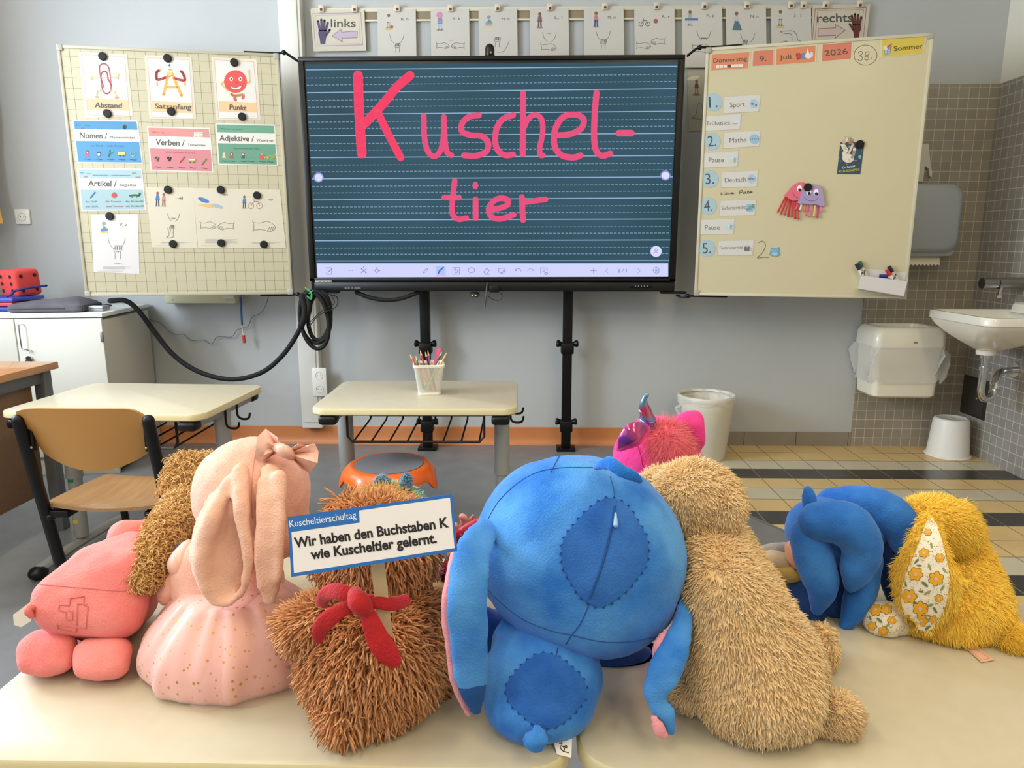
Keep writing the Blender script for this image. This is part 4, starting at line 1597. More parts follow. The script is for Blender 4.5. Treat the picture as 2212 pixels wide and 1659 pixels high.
wordcard([(262, 52), (818, 58), (852, 412), (300, 418)], CB, K('98b0b4'), K('94acb0'), (.22, .50), 'Artikel /', (356, 204), (600, 208), 48, 'Begleiter', (625, 205), (772, 207), 22,
         [('der', .02, .09, .10, K('2b5fb0')), ('das', .12, .19, .12, K('2f8a5a')), ('die', .08, .13, .20, K('b05068')), ('bestimmter / unbestimmter', .22, .82, .16, K('3a6f9a')), ('ein', .85, .92, .10, K('2f8a5a')), ('eine', .90, .98, .20, K('b05068'))],
         [('der Stift', .05, .25, .82, K('4a6f92')), ('ein Stift', .05, .25, .94, K('4a6f92')), ('die Tomate', .38, .63, .82, K('8a5a60')), ('eine Tomate', .38, .66, .94, K('8a5a60')), ('das Krokodil', .70, .98, .82, K('50705e')), ('ein Krokodil', .70, .98, .94, K('50705e'))],
         [(.19, .63, K('2f5c94'), K('1d2a3c'), 'pen'), (.53, .64, K('c03c38'), K('3c6a34'), 'ball'), (.86, .64, K('3f7d4c'), K('2a5a34'), 'croc')], 'pale blue Artikel word poster below the Nomen poster')

# --- sign cards: little coloured figure, letters and a line drawing of hands
def figure(f, x, y, s, c1, c2, kind='man'):
    if kind == 'man':
        f.ell(x, y - s * .8, s * .2, s * .22, K('7a5a44')); f.poly([(x - s * .3, y + s * .1), (x - s * .18, y - s * .58), (x + s * .2, y - s * .58), (x + s * .3, y + s * .1)], c1)
        f.stroke([(x - s * .12, y + s * .1), (x - s * .16, y + s * .8)], s * .17, c2); f.stroke([(x + s * .12, y + s * .1), (x + s * .16, y + s * .8)], s * .17, c2)
        f.ell(x, y + s * .86, s * .42, s * .07, K('8f8a80'))
    elif kind == 'bike':
        for dx in (-.45, .45):
            f.stroke([(x + dx * s + s * .3 * math.cos(k * PI / 5), y + s * .35 + s * .3 * math.sin(k * PI / 5)) for k in range(10)], 3.4, c2, closed=True)
        f.stroke([(x - s * .45, y + s * .35), (x - s * .1, y - s * .1), (x + s * .3, y - s * .1), (x + s * .45, y + s * .35)], 4, c1, smooth=False); f.stroke([(x - s * .1, y - s * .1), (x - s * .15, y - s * .35)], 4, c1)
    elif kind == 'lie':
        f.ell(x - s * .5, y - s * .3, s * .45, s * .16, c1, 20); f.poly([(x - s, y + s * .05), (x + s * .3, y - s * .05), (x + s * .9, y + s * .3), (x - s * .2, y + s * .25)], c2); f.ell(x + s * .55, y + s * .15, s * .45, s * .14, K('8fa0ae'), 18)
    elif kind == 'boat':
        f.poly([(x - s * .55, y), (x + s * .55, y), (x + s * .45, y + s * .35), (x - s * .5, y + s * .4)], c2); f.ell(x, y + s * .5, s * .65, s * .12, K('d8b038')); f.stroke([(x - s * .1, y), (x - s * .12, y - s * .8)], s * .12, c1); f.ell(x - s * .05, y - s * .75, s * .3, s * .26, c1); f.poly([(x - s * .4, y), (x + s * .05, y - s * .4), (x + s * .45, y)], K('6f7d92'))

def hand_up(f, x, y, s, m, w=3):
    f.stroke([(x - s * .3, y + s), (x - s * .28, y + s * .35), (x - s * .42, y), (x - s * .3, y - s * .3)], w, m)
    f.stroke([(x + s * .3, y + s), (x + s * .3, y + s * .3), (x + s * .44, y - s * .05), (x + s * .34, y - s * .2)], w, m)
    for i in range(3):
        dx = (-.28 + .26 * i) * s
        f.stroke([(x + dx, y), (x + dx, y - s * .4), (x + dx + s * .1, y - s * .5), (x + dx + s * .2, y - s * .4), (x + dx + s * .2, y)], w, m)
    f.stroke([(x - s * .2, y + s * .1), (x, y + s * .25), (x + s * .2, y + s * .1)], w, m)
def chin(f, x, y, s, m, w=3):
    f.stroke([(x - s, y - s), (x - s * .75, y - s * .2), (x - s * .3, y + s * .3)], w, m); f.stroke([(x + s, y - s), (x + s * .75, y - s * .2), (x + s * .3, y + s * .3)], w, m)
def fist(f, x, y, s, m, w=3, flip=1):
    f.stroke([(x - s * flip, y - s * .35), (x - s * .4 * flip, y - s * .3), (x + s * .2 * flip, y - s * .45), (x + s * .8 * flip, y - s * .2), (x + s * flip, y + s * .2), (x + s * .5 * flip, y + s * .5), (x, y + s * .35), (x - s * .4 * flip, y + s * .3), (x - s * flip, y + s * .35)], w, m)
    for i in range(3):
        f.stroke([(x + s * (.3 + .2 * i) * flip, y + s * .4), (x + s * (.5 + .18 * i) * flip, y + s * .05)], w, m)
    f.stroke([(x - s * 1.1 * flip, y - s * .55), (x - s * .98 * flip, y), (x - s * 1.05 * flip, y + s * .5)], w, m)

def smallprint(f, x0, x1, y, n, w=2.2, c=None):
    for i in range(n):
        f.stroke([(x0, y + i * 7), (x1 - (i % 2) * (x1 - x0) * .2, y + i * 7)], w, c or K('a39f98'), smooth=False)

GB = 'hand sign cards on the gridded board'
f = Flat(LP, LN, .0004, CB)
f.paper([(382, 450), (782, 446), (796, 955), (405, 938)], K('c9c4c1'))
figure(f, 495, 570, 60, K('8a8f94'), K('4f7fa0'), 'boat')
f.text('V, v', 622, 545, 688, 547, 28, ink)
chin(f, 600, 720, 75, ink2); hand_up(f, 608, 750, 78, ink2)
f.stroke([(580, 862), (660, 872)], 3, ink2); smallprint(f, 482, 712, 890, 4); smallprint(f, 440, 650, 930, 1)
f.build('hand_sign_card', 'white hand sign card with V, v below the Artikel poster', 'card', GB)
f = Flat(LP, LN, .0004, CB)
f.paper([(850, 215), (1252, 220), (1292, 735), (902, 728)], K('c4baa5'))
figure(f, 950, 320, 66, K('3a6aa8'), K('2d3440')); figure(f, 1002, 325, 60, K('b07a6c'), K('7a4a44'))
f.text('-el', 1118, 318, 1162, 320, 26, ink)
chin(f, 1085, 490, 52, ink2); f.stroke([(1070, 480), (1098, 480)], 6, ink2); hand_up(f, 1070, 560, 44, ink2); f.stroke([(1035, 560), (1045, 620), (1025, 645), (1080, 640), (1080, 600)], 3, ink2)
smallprint(f, 975, 1230, 682, 2); smallprint(f, 935, 1060, 712, 1)
f.build('hand_sign_card', 'hand sign card with -el below the Verben poster', 'card', GB)
f = Flat(LP, LN, .0007, CB)
f.paper([(1252, 222), (1622, 228), (1668, 735), (1295, 735)], K('c3b9a4'))
figure(f, 1400, 360, 115, K('3f6aa6'), K('c8a468'), 'lie')
f.text('-en', 1494, 286, 1546, 288, 26, ink)
fist(f, 1382, 540, 66, ink2); fist(f, 1530, 545, 66, ink2, flip=-1)
smallprint(f, 1355, 1625, 660, 5); smallprint(f, 1320, 1440, 712, 1)
f.build('hand_sign_card', 'hand sign card with -en and two fists', 'card', GB)
f = Flat(LP, LN, .001, CB)
f.paper([(1622, 230), (1995, 236), (2045, 735), (1668, 735)], K('c3b9a4'))
figure(f, 1690, 345, 58, K('3a6aa8'), K('3a4450')); figure(f, 1782, 345, 82, K('9a5a50'), K('8a7a70'), 'bike')
f.text('-er', 1895, 328, 1936, 330, 26, ink)
fist(f, 1860, 548, 92, ink2)
smallprint(f, 1755, 1998, 684, 2); smallprint(f, 1715, 1830, 715, 1)
f.build('hand_sign_card', 'hand sign card with -er and a small bicycle picture', 'card', GB)

for px, py, lab in ((222, 122, 'black magnet at the top of the Abstand poster'), (232, 245, 'black magnet at the bottom of the Abstand poster'), (362, 126, 'black magnet at the top of the Satzanfang poster'),
                    (370, 241, 'black magnet on the word Satzanfang'), (506, 135, 'black magnet at the top of the Punkt poster'), (523, 252, 'black magnet at the bottom of the Punkt poster'),
                    (237, 467, 'black magnet at the top of the V, v card'), (363, 410, 'black magnet at the top of the -el card'), (374, 527, 'black magnet at the bottom of the -el card'),
                    (477, 410, 'black magnet at the top of the -en card'), (478, 525, 'black magnet at the bottom of the -en card'), (555, 422, 'black magnet at the top of the -er card'), (570, 528, 'black magnet at the bottom of the -er card')):
    magnet(LP, LN, px, py, lab, lift=.0042)

# --- right board
GP = 'timetable cards on the whiteboard'
def datecard(quad, col, label, draw, edge=None):
    f = Flat(RP_, RN, .0004, CE)
    f.paper(quad, lam)
    a = [Vector(q) for q in quad]
    c = sum(a, Vector((0, 0))) / 4
    inner = [tuple(c + (p - c) * .93) for p in a]
    f.poly(inner, K(col))
    draw(f)
    f.build('date_card', label, 'card', 'date cards along the top of the whiteboard')
O1, O2 = 'd08058', 'c9765c'
def d1(f):
    f.text('Donnerstag', 300, 279, 568, 262, 35, ink, .008)
    for k in range(7):
        x, y = 318 + k * 31, 299 - k * 1.6
        f.rect(x, y, x + 27, y + 22, K('6a3428') if k == 3 else K('dcd6cc'))
datecard([(275, 210), (598, 188), (585, 325), (270, 345)], O1, 'orange Donnerstag date card at the top of the whiteboard', d1)
datecard([(612, 182), (785, 170), (778, 298), (605, 310)], O2, 'small orange date card with 9. on the whiteboard', lambda f: f.text('9.', 668, 266, 722, 262, 38, ink, .01))
def d2(f):
    f.text('Juli', 826, 252, 920, 246, 34, ink, .008)
    f.poly([(955, 205), (985, 200), (1000, 250), (965, 255)], K('7a2a30')); f.ell(985, 225, 20, 22, K('b8403a')); f.poly([(1000, 205), (1020, 195), (1035, 245), (1005, 250)], K('5a86b0')); f.ell(1055, 225, 28, 20, K('ded8d0')); f.poly([(1035, 215), (1050, 165), (1065, 215)], K('e6e0d6')); f.ell(1080, 210, 14, 18, K('d5c8c8'))
datecard([(790, 165), (1125, 135), (1118, 275), (785, 300)], O1, 'orange Juli date card with a small picture on the whiteboard', d2)
datecard([(1160, 128), (1410, 108), (1402, 250), (1155, 272)], O2, 'orange date card reading 2026 on the whiteboard', lambda f: f.text('2026', 1186, 226, 1370, 208, 46, ink, .006))
def d3(f):
    f.poly([(1655, 175), (1715, 168), (1705, 212), (1665, 218)], K('5a8aa0')); f.ell(1670, 160, 22, 18, K('d6cfc0')); f.ell(1700, 155, 20, 18, K('b8707a')); f.stroke([(1690, 150), (1722, 128)], 6, K('6a4a3a'))
    for k in range(4):
        f.stroke([(1666 + k * 13, 178 - k * 1.5), (1670 + k * 10, 212)], 4, K('cfd6d6'))
    f.text('Sommer', 1738, 186, 1966, 162, 38, ink, .01)
datecard([(1628, 88), (2000, 50), (1975, 208), (1630, 238)], 'cdb544', 'yellow Sommer card in the upper right corner of the whiteboard', d3)

blue_d = K('9db8c2')
def disc(crop, x, y, r, s, label):
    f = Flat(RP_, RN, .0004, crop)
    f.paper([(x + r * math.cos(2 * PI * k / 40), y + r * 1.03 * math.sin(2 * PI * k / 40)) for k in range(40)][::-1], K('98b4c0'))
    f.ell(x, y, r * .95, r * .98, blue_d, n=36)
    f.text(s, x - r * .5, y + r * .62, x + r * .48, y + r * .56, r * 1.28, ink, .0)
    f.build('number_disc', label, 'card', 'number discs on the whiteboard')
disc(CE, 300, 593, 69, '1.', 'pale blue disc with 1. on the whiteboard')
disc(CE, 290, 905, 67, '2.', 'pale blue disc with 2. on the whiteboard')
disc(CF, 272, 172, 68, '3.', 'pale blue disc with 3. on the whiteboard')
disc(CF, 260, 388, 67, '4.', 'pale blue disc with 4. on the whiteboard')
disc(CF, 248, 725, 66, '5.', 'pale blue disc with 5. on the whiteboard')

def plan(crop, quad, s, t0, t1, h, pic, label):
    f = Flat(RP_, RN, .0004, crop)
    f.paper(quad, lam)
    a = [Vector(q) for q in quad]
    c = sum(a, Vector((0, 0))) / 4
    f.poly([tuple(c + (p - c) * .95) for p in a], K('cac7c0'))
    f.frame([tuple(c + (p - c) * .97) for p in a], 2, K('b5b0a4'))
    f.text(s, *t0, *t1, h, K('5a5752'))
    x, y, r, kind = pic
    if kind == 'ball':
        f.ell(x, y, r, r, K('9fbccb')); f.ell(x - 12, y, 12, 10, K('6f7f8c')); f.ell(x + 14, y - 4, 9, 12, K('c6b2b0')); f.ell(x + 16, y + 10, 8, 6, K('555a60'))
    elif kind == 'math':
        f.ell(x, y, r, r, K('8fb2c8')); f.text('1+2=3', x - r * .8, y + 8, x + r * .85, y + 6, 15, K('54606a'))
    elif kind == 'abc':
        f.ell(x, y, r, r, K('9dbdd0')); f.text('abc', x - r * .8, y + 9, x + r * .8, y + 7, 24, K('8a5560'), .02)
    elif kind == 'food':
        f.ell(x, y, r, r * .8, K('b9cfd6')); f.ell(x + 4, y - 8, 16, 9, K('c8d0c0')); f.ell(x - 6, y + 12, 24, 6, K('cf8f98'))
    elif kind == 'play':
        f.ell(x, y, r, r * .9, K('b2cbd4')); f.ell(x - 10, y + 10, 10, 10, K('d9c58a')); f.poly([(x + 8, y - 18), (x + 26, y - 14), (x + 22, y + 22), (x + 6, y + 20)], K('9aa0a4')); f.ell(x - 4, y - 12, 10, 8, K('cfd4d0'))
    elif kind == 'globe':
        f.ell(x, y, r, r * .85, K('8fb3c0')); f.ell(x + 4, y - 2, 18, 20, K('6d98a8')); f.poly([(x + 18, y - 28), (x + 38, y - 30), (x + 34, y + 2), (x + 20, y)], K('6a7f8a')); f.rect(x - 30, y + 4, x - 6, y + 22, K('7a8a94'))
    else:
        f.rect(x - 26, y - 18, x + 24, y + 18, K('6d6a70')); f.ell(x + 26, y + 6, 10, 14, K('c8a8a0')); f.ell(x, y - 22, 14, 8, K('a8b0b8'))
    f.build('timetable_card', label, 'card', GP)
plan(CE, [(380, 548), (682, 530), (662, 668), (368, 685)], 'Sport', (432, 634), (550, 628), 40, (622, 606, 36, 'ball'), 'white Sport card on the whiteboard')
plan(CE, [(232, 703), (524, 684), (514, 808), (224, 826)], 'Frühstück', (250, 779), (434, 772), 34, (476, 752, 34, 'food'), 'white Frühstück card on the whiteboard')
plan(CE, [(380, 832), (682, 816), (666, 944), (370, 964)], 'Mathe', (428, 916), (562, 911), 40, (627, 887, 40, 'math'), 'white Mathe card on the whiteboard')
plan(CE, [(218, 994), (502, 978), (494, 1105), (210, 1118)], 'Pause', (262, 1072), (382, 1070), 38, (454, 1052, 36, 'play'), 'white Pause card, the one above the Deutsch card')
plan(CF, [(364, 116), (658, 102), (648, 234), (354, 242)], 'Deutsch', (390, 199), (558, 193), 38, (604, 172, 36, 'abc'), 'white Deutsch card on the whiteboard')
plan(CF, [(352, 344), (644, 334), (632, 462), (340, 468)], 'Sachunterricht', (364, 417), (552, 410), 29, (590, 402, 40, 'globe'), 'white Sachunterricht card on the whiteboard')
plan(CF, [(190, 496), (472, 486), (460, 610), (180, 618)], 'Pause', (232, 576), (350, 575), 38, (424, 552, 36, 'play'), 'white Pause card, the one below the Sachunterricht card')
plan(CF, [(336, 664), (626, 656), (612, 782), (326, 784)], 'Förderunterricht', (350, 734), (534, 729), 27, (570, 728, 30, 'desk'), 'white Förderunterricht card on the whiteboard')

# handwriting on the board
f = Flat(RP_, RN, .0003, CE)
hw = K('4d4b45')
f.stroke([(1510 + 91 * math.cos(k * PI / 12 + .8), 218 + 80 * math.sin(k * PI / 12 + .8)) for k in range(24)], 4, hw, closed=True)
f.stroke([(1452, 200), (1470, 186), (1486, 196), (1478, 214), (1462, 222), (1482, 230), (1484, 250), (1466, 262), (1448, 252)], 4, hw)
f.stroke([(1536, 190), (1512, 196), (1508, 212), (1524, 224), (1536, 244), (1520, 258), (1504, 246), (1514, 228), (1536, 212), (1538, 196)], 4, hw)
f.ell(1556, 242, 3.5, 3.5, hw)
f.ox, f.oy, f.k = CF
for pts in ([(360, 280), (358, 300)], [(372, 282), (360, 292), (374, 298)], [(384, 272), (382, 296), (392, 294)], [(396, 290), (408, 286), (402, 280), (396, 290), (408, 294)], [(416, 284), (416, 294)], [(424, 294), (424, 284), (436, 284), (436, 294)], [(444, 290), (456, 284), (448, 280), (444, 290), (464, 290)],
            [(506, 292), (510, 266), (528, 262), (530, 274), (510, 280)], [(538, 276), (534, 288), (548, 286), (550, 274)], [(556, 272), (556, 286), (568, 284), (570, 270)], [(588, 268), (576, 272), (588, 280), (576, 286)], [(594, 280), (606, 272), (598, 266), (594, 280), (610, 276)]):
    f.stroke(pts, 3.6, hw)
f.stroke([(658, 678), (690, 666), (712, 690), (706, 728), (680, 770), (648, 800), (700, 796), (738, 798)], 3.4, hw)
f.build('board_writing', parent=rboard)

# owl magnet, chicken postcard, paper flower tag
f = Flat(RP_, RN, .0004, CF)
f.paper([(758, 718), (784, 724), (820, 714), (824, 752), (830, 776), (806, 788), (766, 786), (744, 774), (752, 748)][::-1], K('5f96b4'), .003)
f.ell(788, 768, 30, 18, K('78b0cc')); f.ell(772, 740, 12, 13, K('88b4c8')); f.ell(802, 738, 12, 13, K('88b4c8')); f.ell(773, 742, 4, 5, ink); f.ell(800, 740, 4, 5, ink); f.poly([(782, 748), (792, 748), (787, 758)], K('c89a60')); f.rect(770, 762, 806, 775, K('9cc4cf'))
f.build('owl_magnet', 'small blue owl magnet beside the handwritten 2 on the whiteboard', 'magnet')
CG = (1800, 280, 15.09)
f = Flat(RP_, RN, .0004, CG)
f.paper([(230, 410), (1020, 410), (880, 1455), (115, 1445)], K('2c4654'))
f.ell(480, 930, 190, 150, K('d8cfc4'), 10); f.ell(360, 800, 70, 110, K('d8cfc4')); f.stroke([(600, 930), (660, 800), (690, 660)], 90, K('d8cfc4')); f.ell(690, 640, 55, 50, K('d8cfc4')); f.ell(680, 585, 55, 28, K('c2503e')); f.poly([(740, 640), (790, 665), (740, 690)], K('c2503e'))
f.stroke([(500, 960), (540, 1060)], 12, K('7a6a5a')); f.stroke([(640, 1010), (770, 1010)], 22, K('b8807a')); f.stroke([(420, 1080), (440, 1150)], 22, K('b8807a')); f.ell(865, 890, 52, 55, K('82b0a4'))
for x, y in ((270, 680), (210, 930), (250, 1040), (920, 700), (780, 790), (540, 740)):
    f.ell(x, y, 9, 9, K('8fb0b0'))
f.text('Du kannst', 310, 1275, 715, 1215, 70, K('cfd4d0'), .02)
f.text('ALLES SCHAFFEN!', 170, 1400, 855, 1335, 68, K('c2ab3c'), .03)
f.build('postcard', 'dark blue chicken postcard on the whiteboard', 'postcard')
f = Flat(RP_, RN, .0014, CG)
f.paper([(225, 470), (380, 480), (500, 660), (440, 760), (360, 740)], K('d9cfb4'))
f.stroke([(330, 540), (400, 660)], 12, K('8a8272')); f.stroke([(370, 540), (440, 660)], 12, K('8a8272')); f.stroke([(640, 480), (500, 780)], 70, K('cfc7b0'))
f.ell(350, 390, 65, 75, K('cf9d8a')); f.ell(460, 240, 95, 40, K('a9b58c')); f.ell(570, 420, 80, 60, K('b0685c'), -30); f.ell(590, 330, 70, 40, K('8a8a68'), 20); f.ell(440, 330, 50, 70, K('c4cfae')); f.ell(520, 560, 40, 50, K('8f8258'))
f.build('flower_tag', 'small paper flower bunch tag stuck over the chicken postcard', 'tag')
magnet(RP_, RN, 1857, 312, 'black magnet on the upper right of the chicken postcard', lift=.003)

# felt jellyfish
CH = (1660, 380, 13.83)
def jelly(label, head, hm, eyes, smile, legs, lift):
    t = thing('felt_jellyfish', label, 'toy', tuple(Flat(RP_, RN, lift, CH).P(*head[0])))
    for c, a, b, foot in legs:
        f = Flat(RP_, RN, lift, CH)
        g = G()
        p, q = f.P(*a) + RN * .003, f.P(*b) + RN * .010
        lm_ = M('ribbon_' + c, c, .7)
        g.tube([p, (p + q) / 2 + RN * .003, q], .0042, lm_, n=8, flat=(tuple(RN), .3))
        if foot:
            g.ell(q, (.006, .006, .005), lm_, seg=10)
        g.build('ribbon_leg', t)
    f = Flat(RP_, RN, lift + .010, CH)
    f.paper(head, hm, .003)
    f.stroke(smile, 14, K('5d4560'))
    f.build('head', parent=t)
    for ex, ey in eyes:
        f = Flat(RP_, RN, lift + .0138, CH)
        f.ell(ex, ey, 75, 95, K('f0ebe4'), 15); f.ell(ex - 15 + 25, ey + 45, 48, 48, K('141414'))
        f.build('eye', parent=t)
reds = ['c52a24', 'b92526', 'cc3a34', 'b02424', 'c43434', 'bd2c2c', 'c8403a']
jelly('pink felt jellyfish with long red ribbon legs on the whiteboard', [(465, 580), (560, 480), (690, 330), (800, 235), (920, 190), (1060, 195), (1150, 240), (1120, 420), (1010, 620), (870, 735), (740, 745), (620, 690), (540, 630)][::-1], M('felt_pink', 'd9677c', .9), [(925, 375)],
      [(735, 490), (760, 570), (820, 640), (880, 660)], [(reds[k], (500 + 55 * k, 640 + 22 * k), (270 + 105 * k, 1090 + 35 * k), k % 2 == 1) for k in range(7)], .001)
jelly('lilac felt jellyfish with short pink ribbon legs, overlapping the pink jellyfish', [(850, 800), (930, 690), (960, 560), (1010, 430), (1100, 310), (1240, 265), (1400, 265), (1540, 310), (1620, 420), (1635, 580), (1650, 730), (1690, 820), (1650, 910), (1560, 900), (1420, 850), (1250, 850), (1050, 830), (900, 820)][::-1], M('felt_lilac', 'a290b8', .9), [(1205, 475), (1420, 490)],
      [(1070, 650), (1180, 730), (1300, 752), (1420, 720), (1490, 655)], [(c, a, b, True) for c, a, b in (('e0507c', (880, 850), (810, 990)), ('dcc8c4', (985, 840), (940, 1000)), ('dd6a62', (1090, 870), (1060, 1040)), ('cf5f6c', (1190, 880), (1110, 1170)), ('dd6f8c', (1290, 880), (1210, 1200)), ('e0b47c', (1390, 890), (1350, 1190)), ('c22e62', (1480, 890), (1450, 1230)), ('d9719c', (1570, 900), (1570, 1050)))], .004)
magnet(RP_, RN, 1745, 404.5, 'black magnet between the two felt jellyfish', lift=.0195)

# marker tray
t = thing('marker_tray', 'white tilted marker tray at the lower right corner of the whiteboard', 'tray', tuple(Flat(RP_, RN, 0).P(1905, 630)))
CI = (1830, 540, 13.01)
f = Flat(RP_, RN, .001, CI)
bk = [f.P(x, y) for x, y in ((420, 520), (1720, 640), (1640, 1290), (290, 1090))]
f2 = Flat(RP_, RN, .055, CI)
fr = [f2.P(x, y) for x, y in ((415, 715), (1700, 885), (1590, 1310), (285, 1095))]
tm = M('tray_white', 'cfcbc9', .35)
def slab(q, n, th, mat):
    g = G()
    n = Vector(n)
    a, b = [Vector(p) for p in q], [Vector(p) + n * th for p in q]
    g.add(a + b, [[3, 2, 1, 0], [4, 5, 6, 7]] + [[i, (i + 1) % 4, 4 + (i + 1) % 4, 4 + i] for i in range(4)], mat)
    return g
slab(bk, RN, .003, tm).build('back_plate', t)
slab(fr, RN, -.003, tm).build('front_plate', t)
slab([bk[3], fr[3], fr[2], bk[2]], (0, 0, 1), .003, tm).build('floor_plate', t)
for i, j in ((0, 3), (1, 2)):
    bt = bk[i].lerp(bk[j], .25)
    slab([bt, fr[i], fr[j], bk[j]], (.003 if i == 0 else -.003, 0, 0), 1.0, tm).build('end_plate', t)
def marker(tip, low, lift, c, label, cap=.40):
    f = Flat(RP_, RN, lift, CI)
    a, b = f.P(*tip), f.P(*low)
    d = (b - a).normalized()
    t = thing('marker_pen', label, 'marker', tuple(b), group='marker pens in the tray')
    g = G()
    g.cyl(a, a + d * .032, .0085, M('cap_' + c, c, .4), n=14)
    g.build('cap', t)
    g = G()
    g.cyl(a + d * .032, a + d * .115, .0075, M('marker_white', 'e0dccf', .4), n=14)
    g.box(a + d * .055 + RN * .0072, (.006, .0006, .02), ink)
    g.build('barrel', t)
marker((255, 390), (450, 760), .030, '34173e', 'purple capped marker leaning left out of the marker tray')
marker((345, 320), (500, 650), .014, '2f6a50', 'green capped marker behind the purple one in the marker tray')
marker((1105, 560), (1330, 850), .038, 'c42a20', 'red capped marker leaning at the right of the marker tray')
marker((1170, 460), (1420, 850), .018, '231a4a', 'dark violet capped marker behind the red one in the marker tray')
f = Flat(RP_, RN, .03, CI)
g = G()
g.cyl(f.P(905, 730), f.P(1140, 735), .0085, M('cap_blue', '1d3278', .4), n=14)
g.cyl(f.P(1140, 735), f.P(1560, 950), .0072, M('marker_white', 'e0dccf', .4), n=14)
o = g.build('marker_pen')
tag(o, 'blue capped marker lying flat in the marker tray', 'marker', 'marker pens in the tray')

# ================================================================== wall rail with cards
YR = 3.952
za, zb, zc, zd = at(1250, 13, YR).z, at(1250, 22, YR).z, at(1250, 39, YR).z, at(1250, 43, YR).z
x0, x1 = at(672, 20, YR).x, at(1878, 12, YR).x
t = thing('wall_rail', 'cream wall rail with brown insert above the display', 'rail', ((x0 + x1) / 2, YB, zd))
g = G()
rc = M('rail_cream', 'cfc8b2', .45)
g.box(((x0 + x1) / 2, YB - .009, (za + zb) / 2), (x1 - x0, .018, za - zb), rc, .002)
g.box(((x0 + x1) / 2, YB - .009, (zc + zd) / 2), (x1 - x0, .018, zc - zd), rc, .001)
g.build('profile', t)
g = G()
g.box(((x0 + x1) / 2, YB - .006, (zb + zc) / 2), (x1 - x0 - .004, .011, zb - zc + .002), M('rail_brown', '8f8167', .8))
g.build('insert', t)
GR = 'cards hanging on the wall rail'
CP0, CN = (0, YB - .021, 0), (0, -1, 0)
def dirsign(quad, s, t0, t1, h, arrow, hand, hc, rot, frame, label):
    f = Flat(CP0, CN, 0.0, CC if s == 'links' else CD)
    f.paper(quad, lam)
    f.frame(frame, 5, K('9a8494' if s == 'links' else '9c706e'))
    f.frame([tuple(sum((Vector(q) for q in frame), Vector((0, 0))) / 4 + (Vector(p) - sum((Vector(q) for q in frame), Vector((0, 0))) / 4) * .9) for p in frame], 4, K('b0a0ac' if s == 'links' else 'ae8886'))
    f.text(s, *t0, *t1, h, ink, .01)
    f.poly(arrow, K('b5a5b5' if s == 'links' else 'c8b0aa')); f.frame(arrow, 3.5, K('6c5a72' if s == 'links' else '6a4a48'))
    hx, hy, sc = hand
    hm = K(hc)
    f.ell(hx, hy, 34 * sc, 46 * sc, hm); f.poly([(hx - 26 * sc, hy + 20 * sc), (hx + 26 * sc, hy + 20 * sc), (hx + 18 * sc, hy + 78 * sc), (hx - 18 * sc, hy + 78 * sc)], hm)
    for a, L in ((-24, 92), (-8, 104), (8, 98), (24, 80)):
        f.stroke([(hx + a * .9 * sc, hy - 20 * sc), (hx + a * 1.5 * sc, hy - L * sc)], 17 * sc, hm)
    f.stroke([(hx + rot * 24 * sc, hy + 14 * sc), (hx + rot * 52 * sc, hy - 28 * sc)], 17 * sc, hm)
    f.build('direction_sign', label, 'sign')
dirsign([(105, 68), (508, 72), (522, 380), (130, 384)], 'links', (258, 204), (444, 202), 62, [(270, 268), (335, 216), (338, 240), (456, 232), (454, 282), (340, 285), (345, 314)], (198, 250, 1.0), '4a3f5e', 1, [(124, 104), (482, 94), (496, 335), (142, 345)], 'links sign with purple hand and arrow at the left end of the wall rail')
dirsign([(1676, 36), (2082, 30), (2052, 300), (1668, 310)], 'rechts', (1708, 158), (1958, 152), 62, [(1904, 212), (1836, 172), (1838, 196), (1716, 202), (1714, 254), (1836, 248), (1832, 270)], (1985, 195, .92), '5a2526', -1, [(1695, 64), (2054, 54), (2030, 300), (1672, 308)], 'rechts sign with dark red hand and arrow at the right end of the wall rail')
def signcard(crop, x0, x1, yt, letters, lx, ly, fig, draw, label, sk=0, bot=475):
    f = Flat(CP0, CN, 0.0002, crop)
    f.paper([(x0, yt), (x1, yt - 2), (x1 + 6, bot), (x0 + 6, bot)], K('c6c2ba', .4))
    figure(f, *fig)
    f.text(letters, lx, ly, lx + 56, ly - 1, 20, ink2)
    draw(f)
    f.build('hand_sign_card', label, 'card', GR)
c1 = K('8a8f9a')
signcard(CC, 605, 892, 70, 'B, b', 782, 152, (690, 160, 55, K('c9c4bc'), K('b0aca4')), lambda f: (chin(f, 750, 310, 55, ink2, 2.4), hand_up(f, 755, 345, 45, ink2, 2.4), f.ell(712, 200, 12, 10, K('b0404a')), f.ell(690, 215, 28, 6, K('d8b038'))), 'white hand sign card with B, b on the wall rail')
signcard(CC, 1003, 1290, 68, 'K, k', 1168, 148, (1073, 165, 70, K('8a84b4'), K('a0b4c4')), lambda f: (f.ell(1070, 112, 24, 24, K('c88aa8')), fist(f, 1095, 340, 46, ink2, 2.4), fist(f, 1205, 340, 46, ink2, 2.4, -1), f.stroke([(1140, 300), (1165, 300)], 3, ink2)), 'white hand sign card with K, k on the wall rail')
signcard(CC, 1360, 1648, 68, 'H, h', 1536, 150, (1440, 165, 50, c1, K('6aa0b8'), 'boat'), lambda f: (hand_up(f, 1500, 300, 52, ink2, 2.4), f.stroke([(1500, 390), (1550, 380), (1590, 305)], 2.4, ink2)), 'white hand sign card with H, h behind the webcam')
signcard(CC, 1742, 2032, 66, 'L, l', 1930, 142, (1818, 155, 62, K('7a5a60'), K('5a4048')), lambda f: (chin(f, 1890, 295, 52, ink2, 2.4), f.stroke([(1878, 248), (1900, 248)], 5, ink2), fist(f, 1885, 350, 56, ink2, 2.4)), 'white hand sign card with L, l on the wall rail')
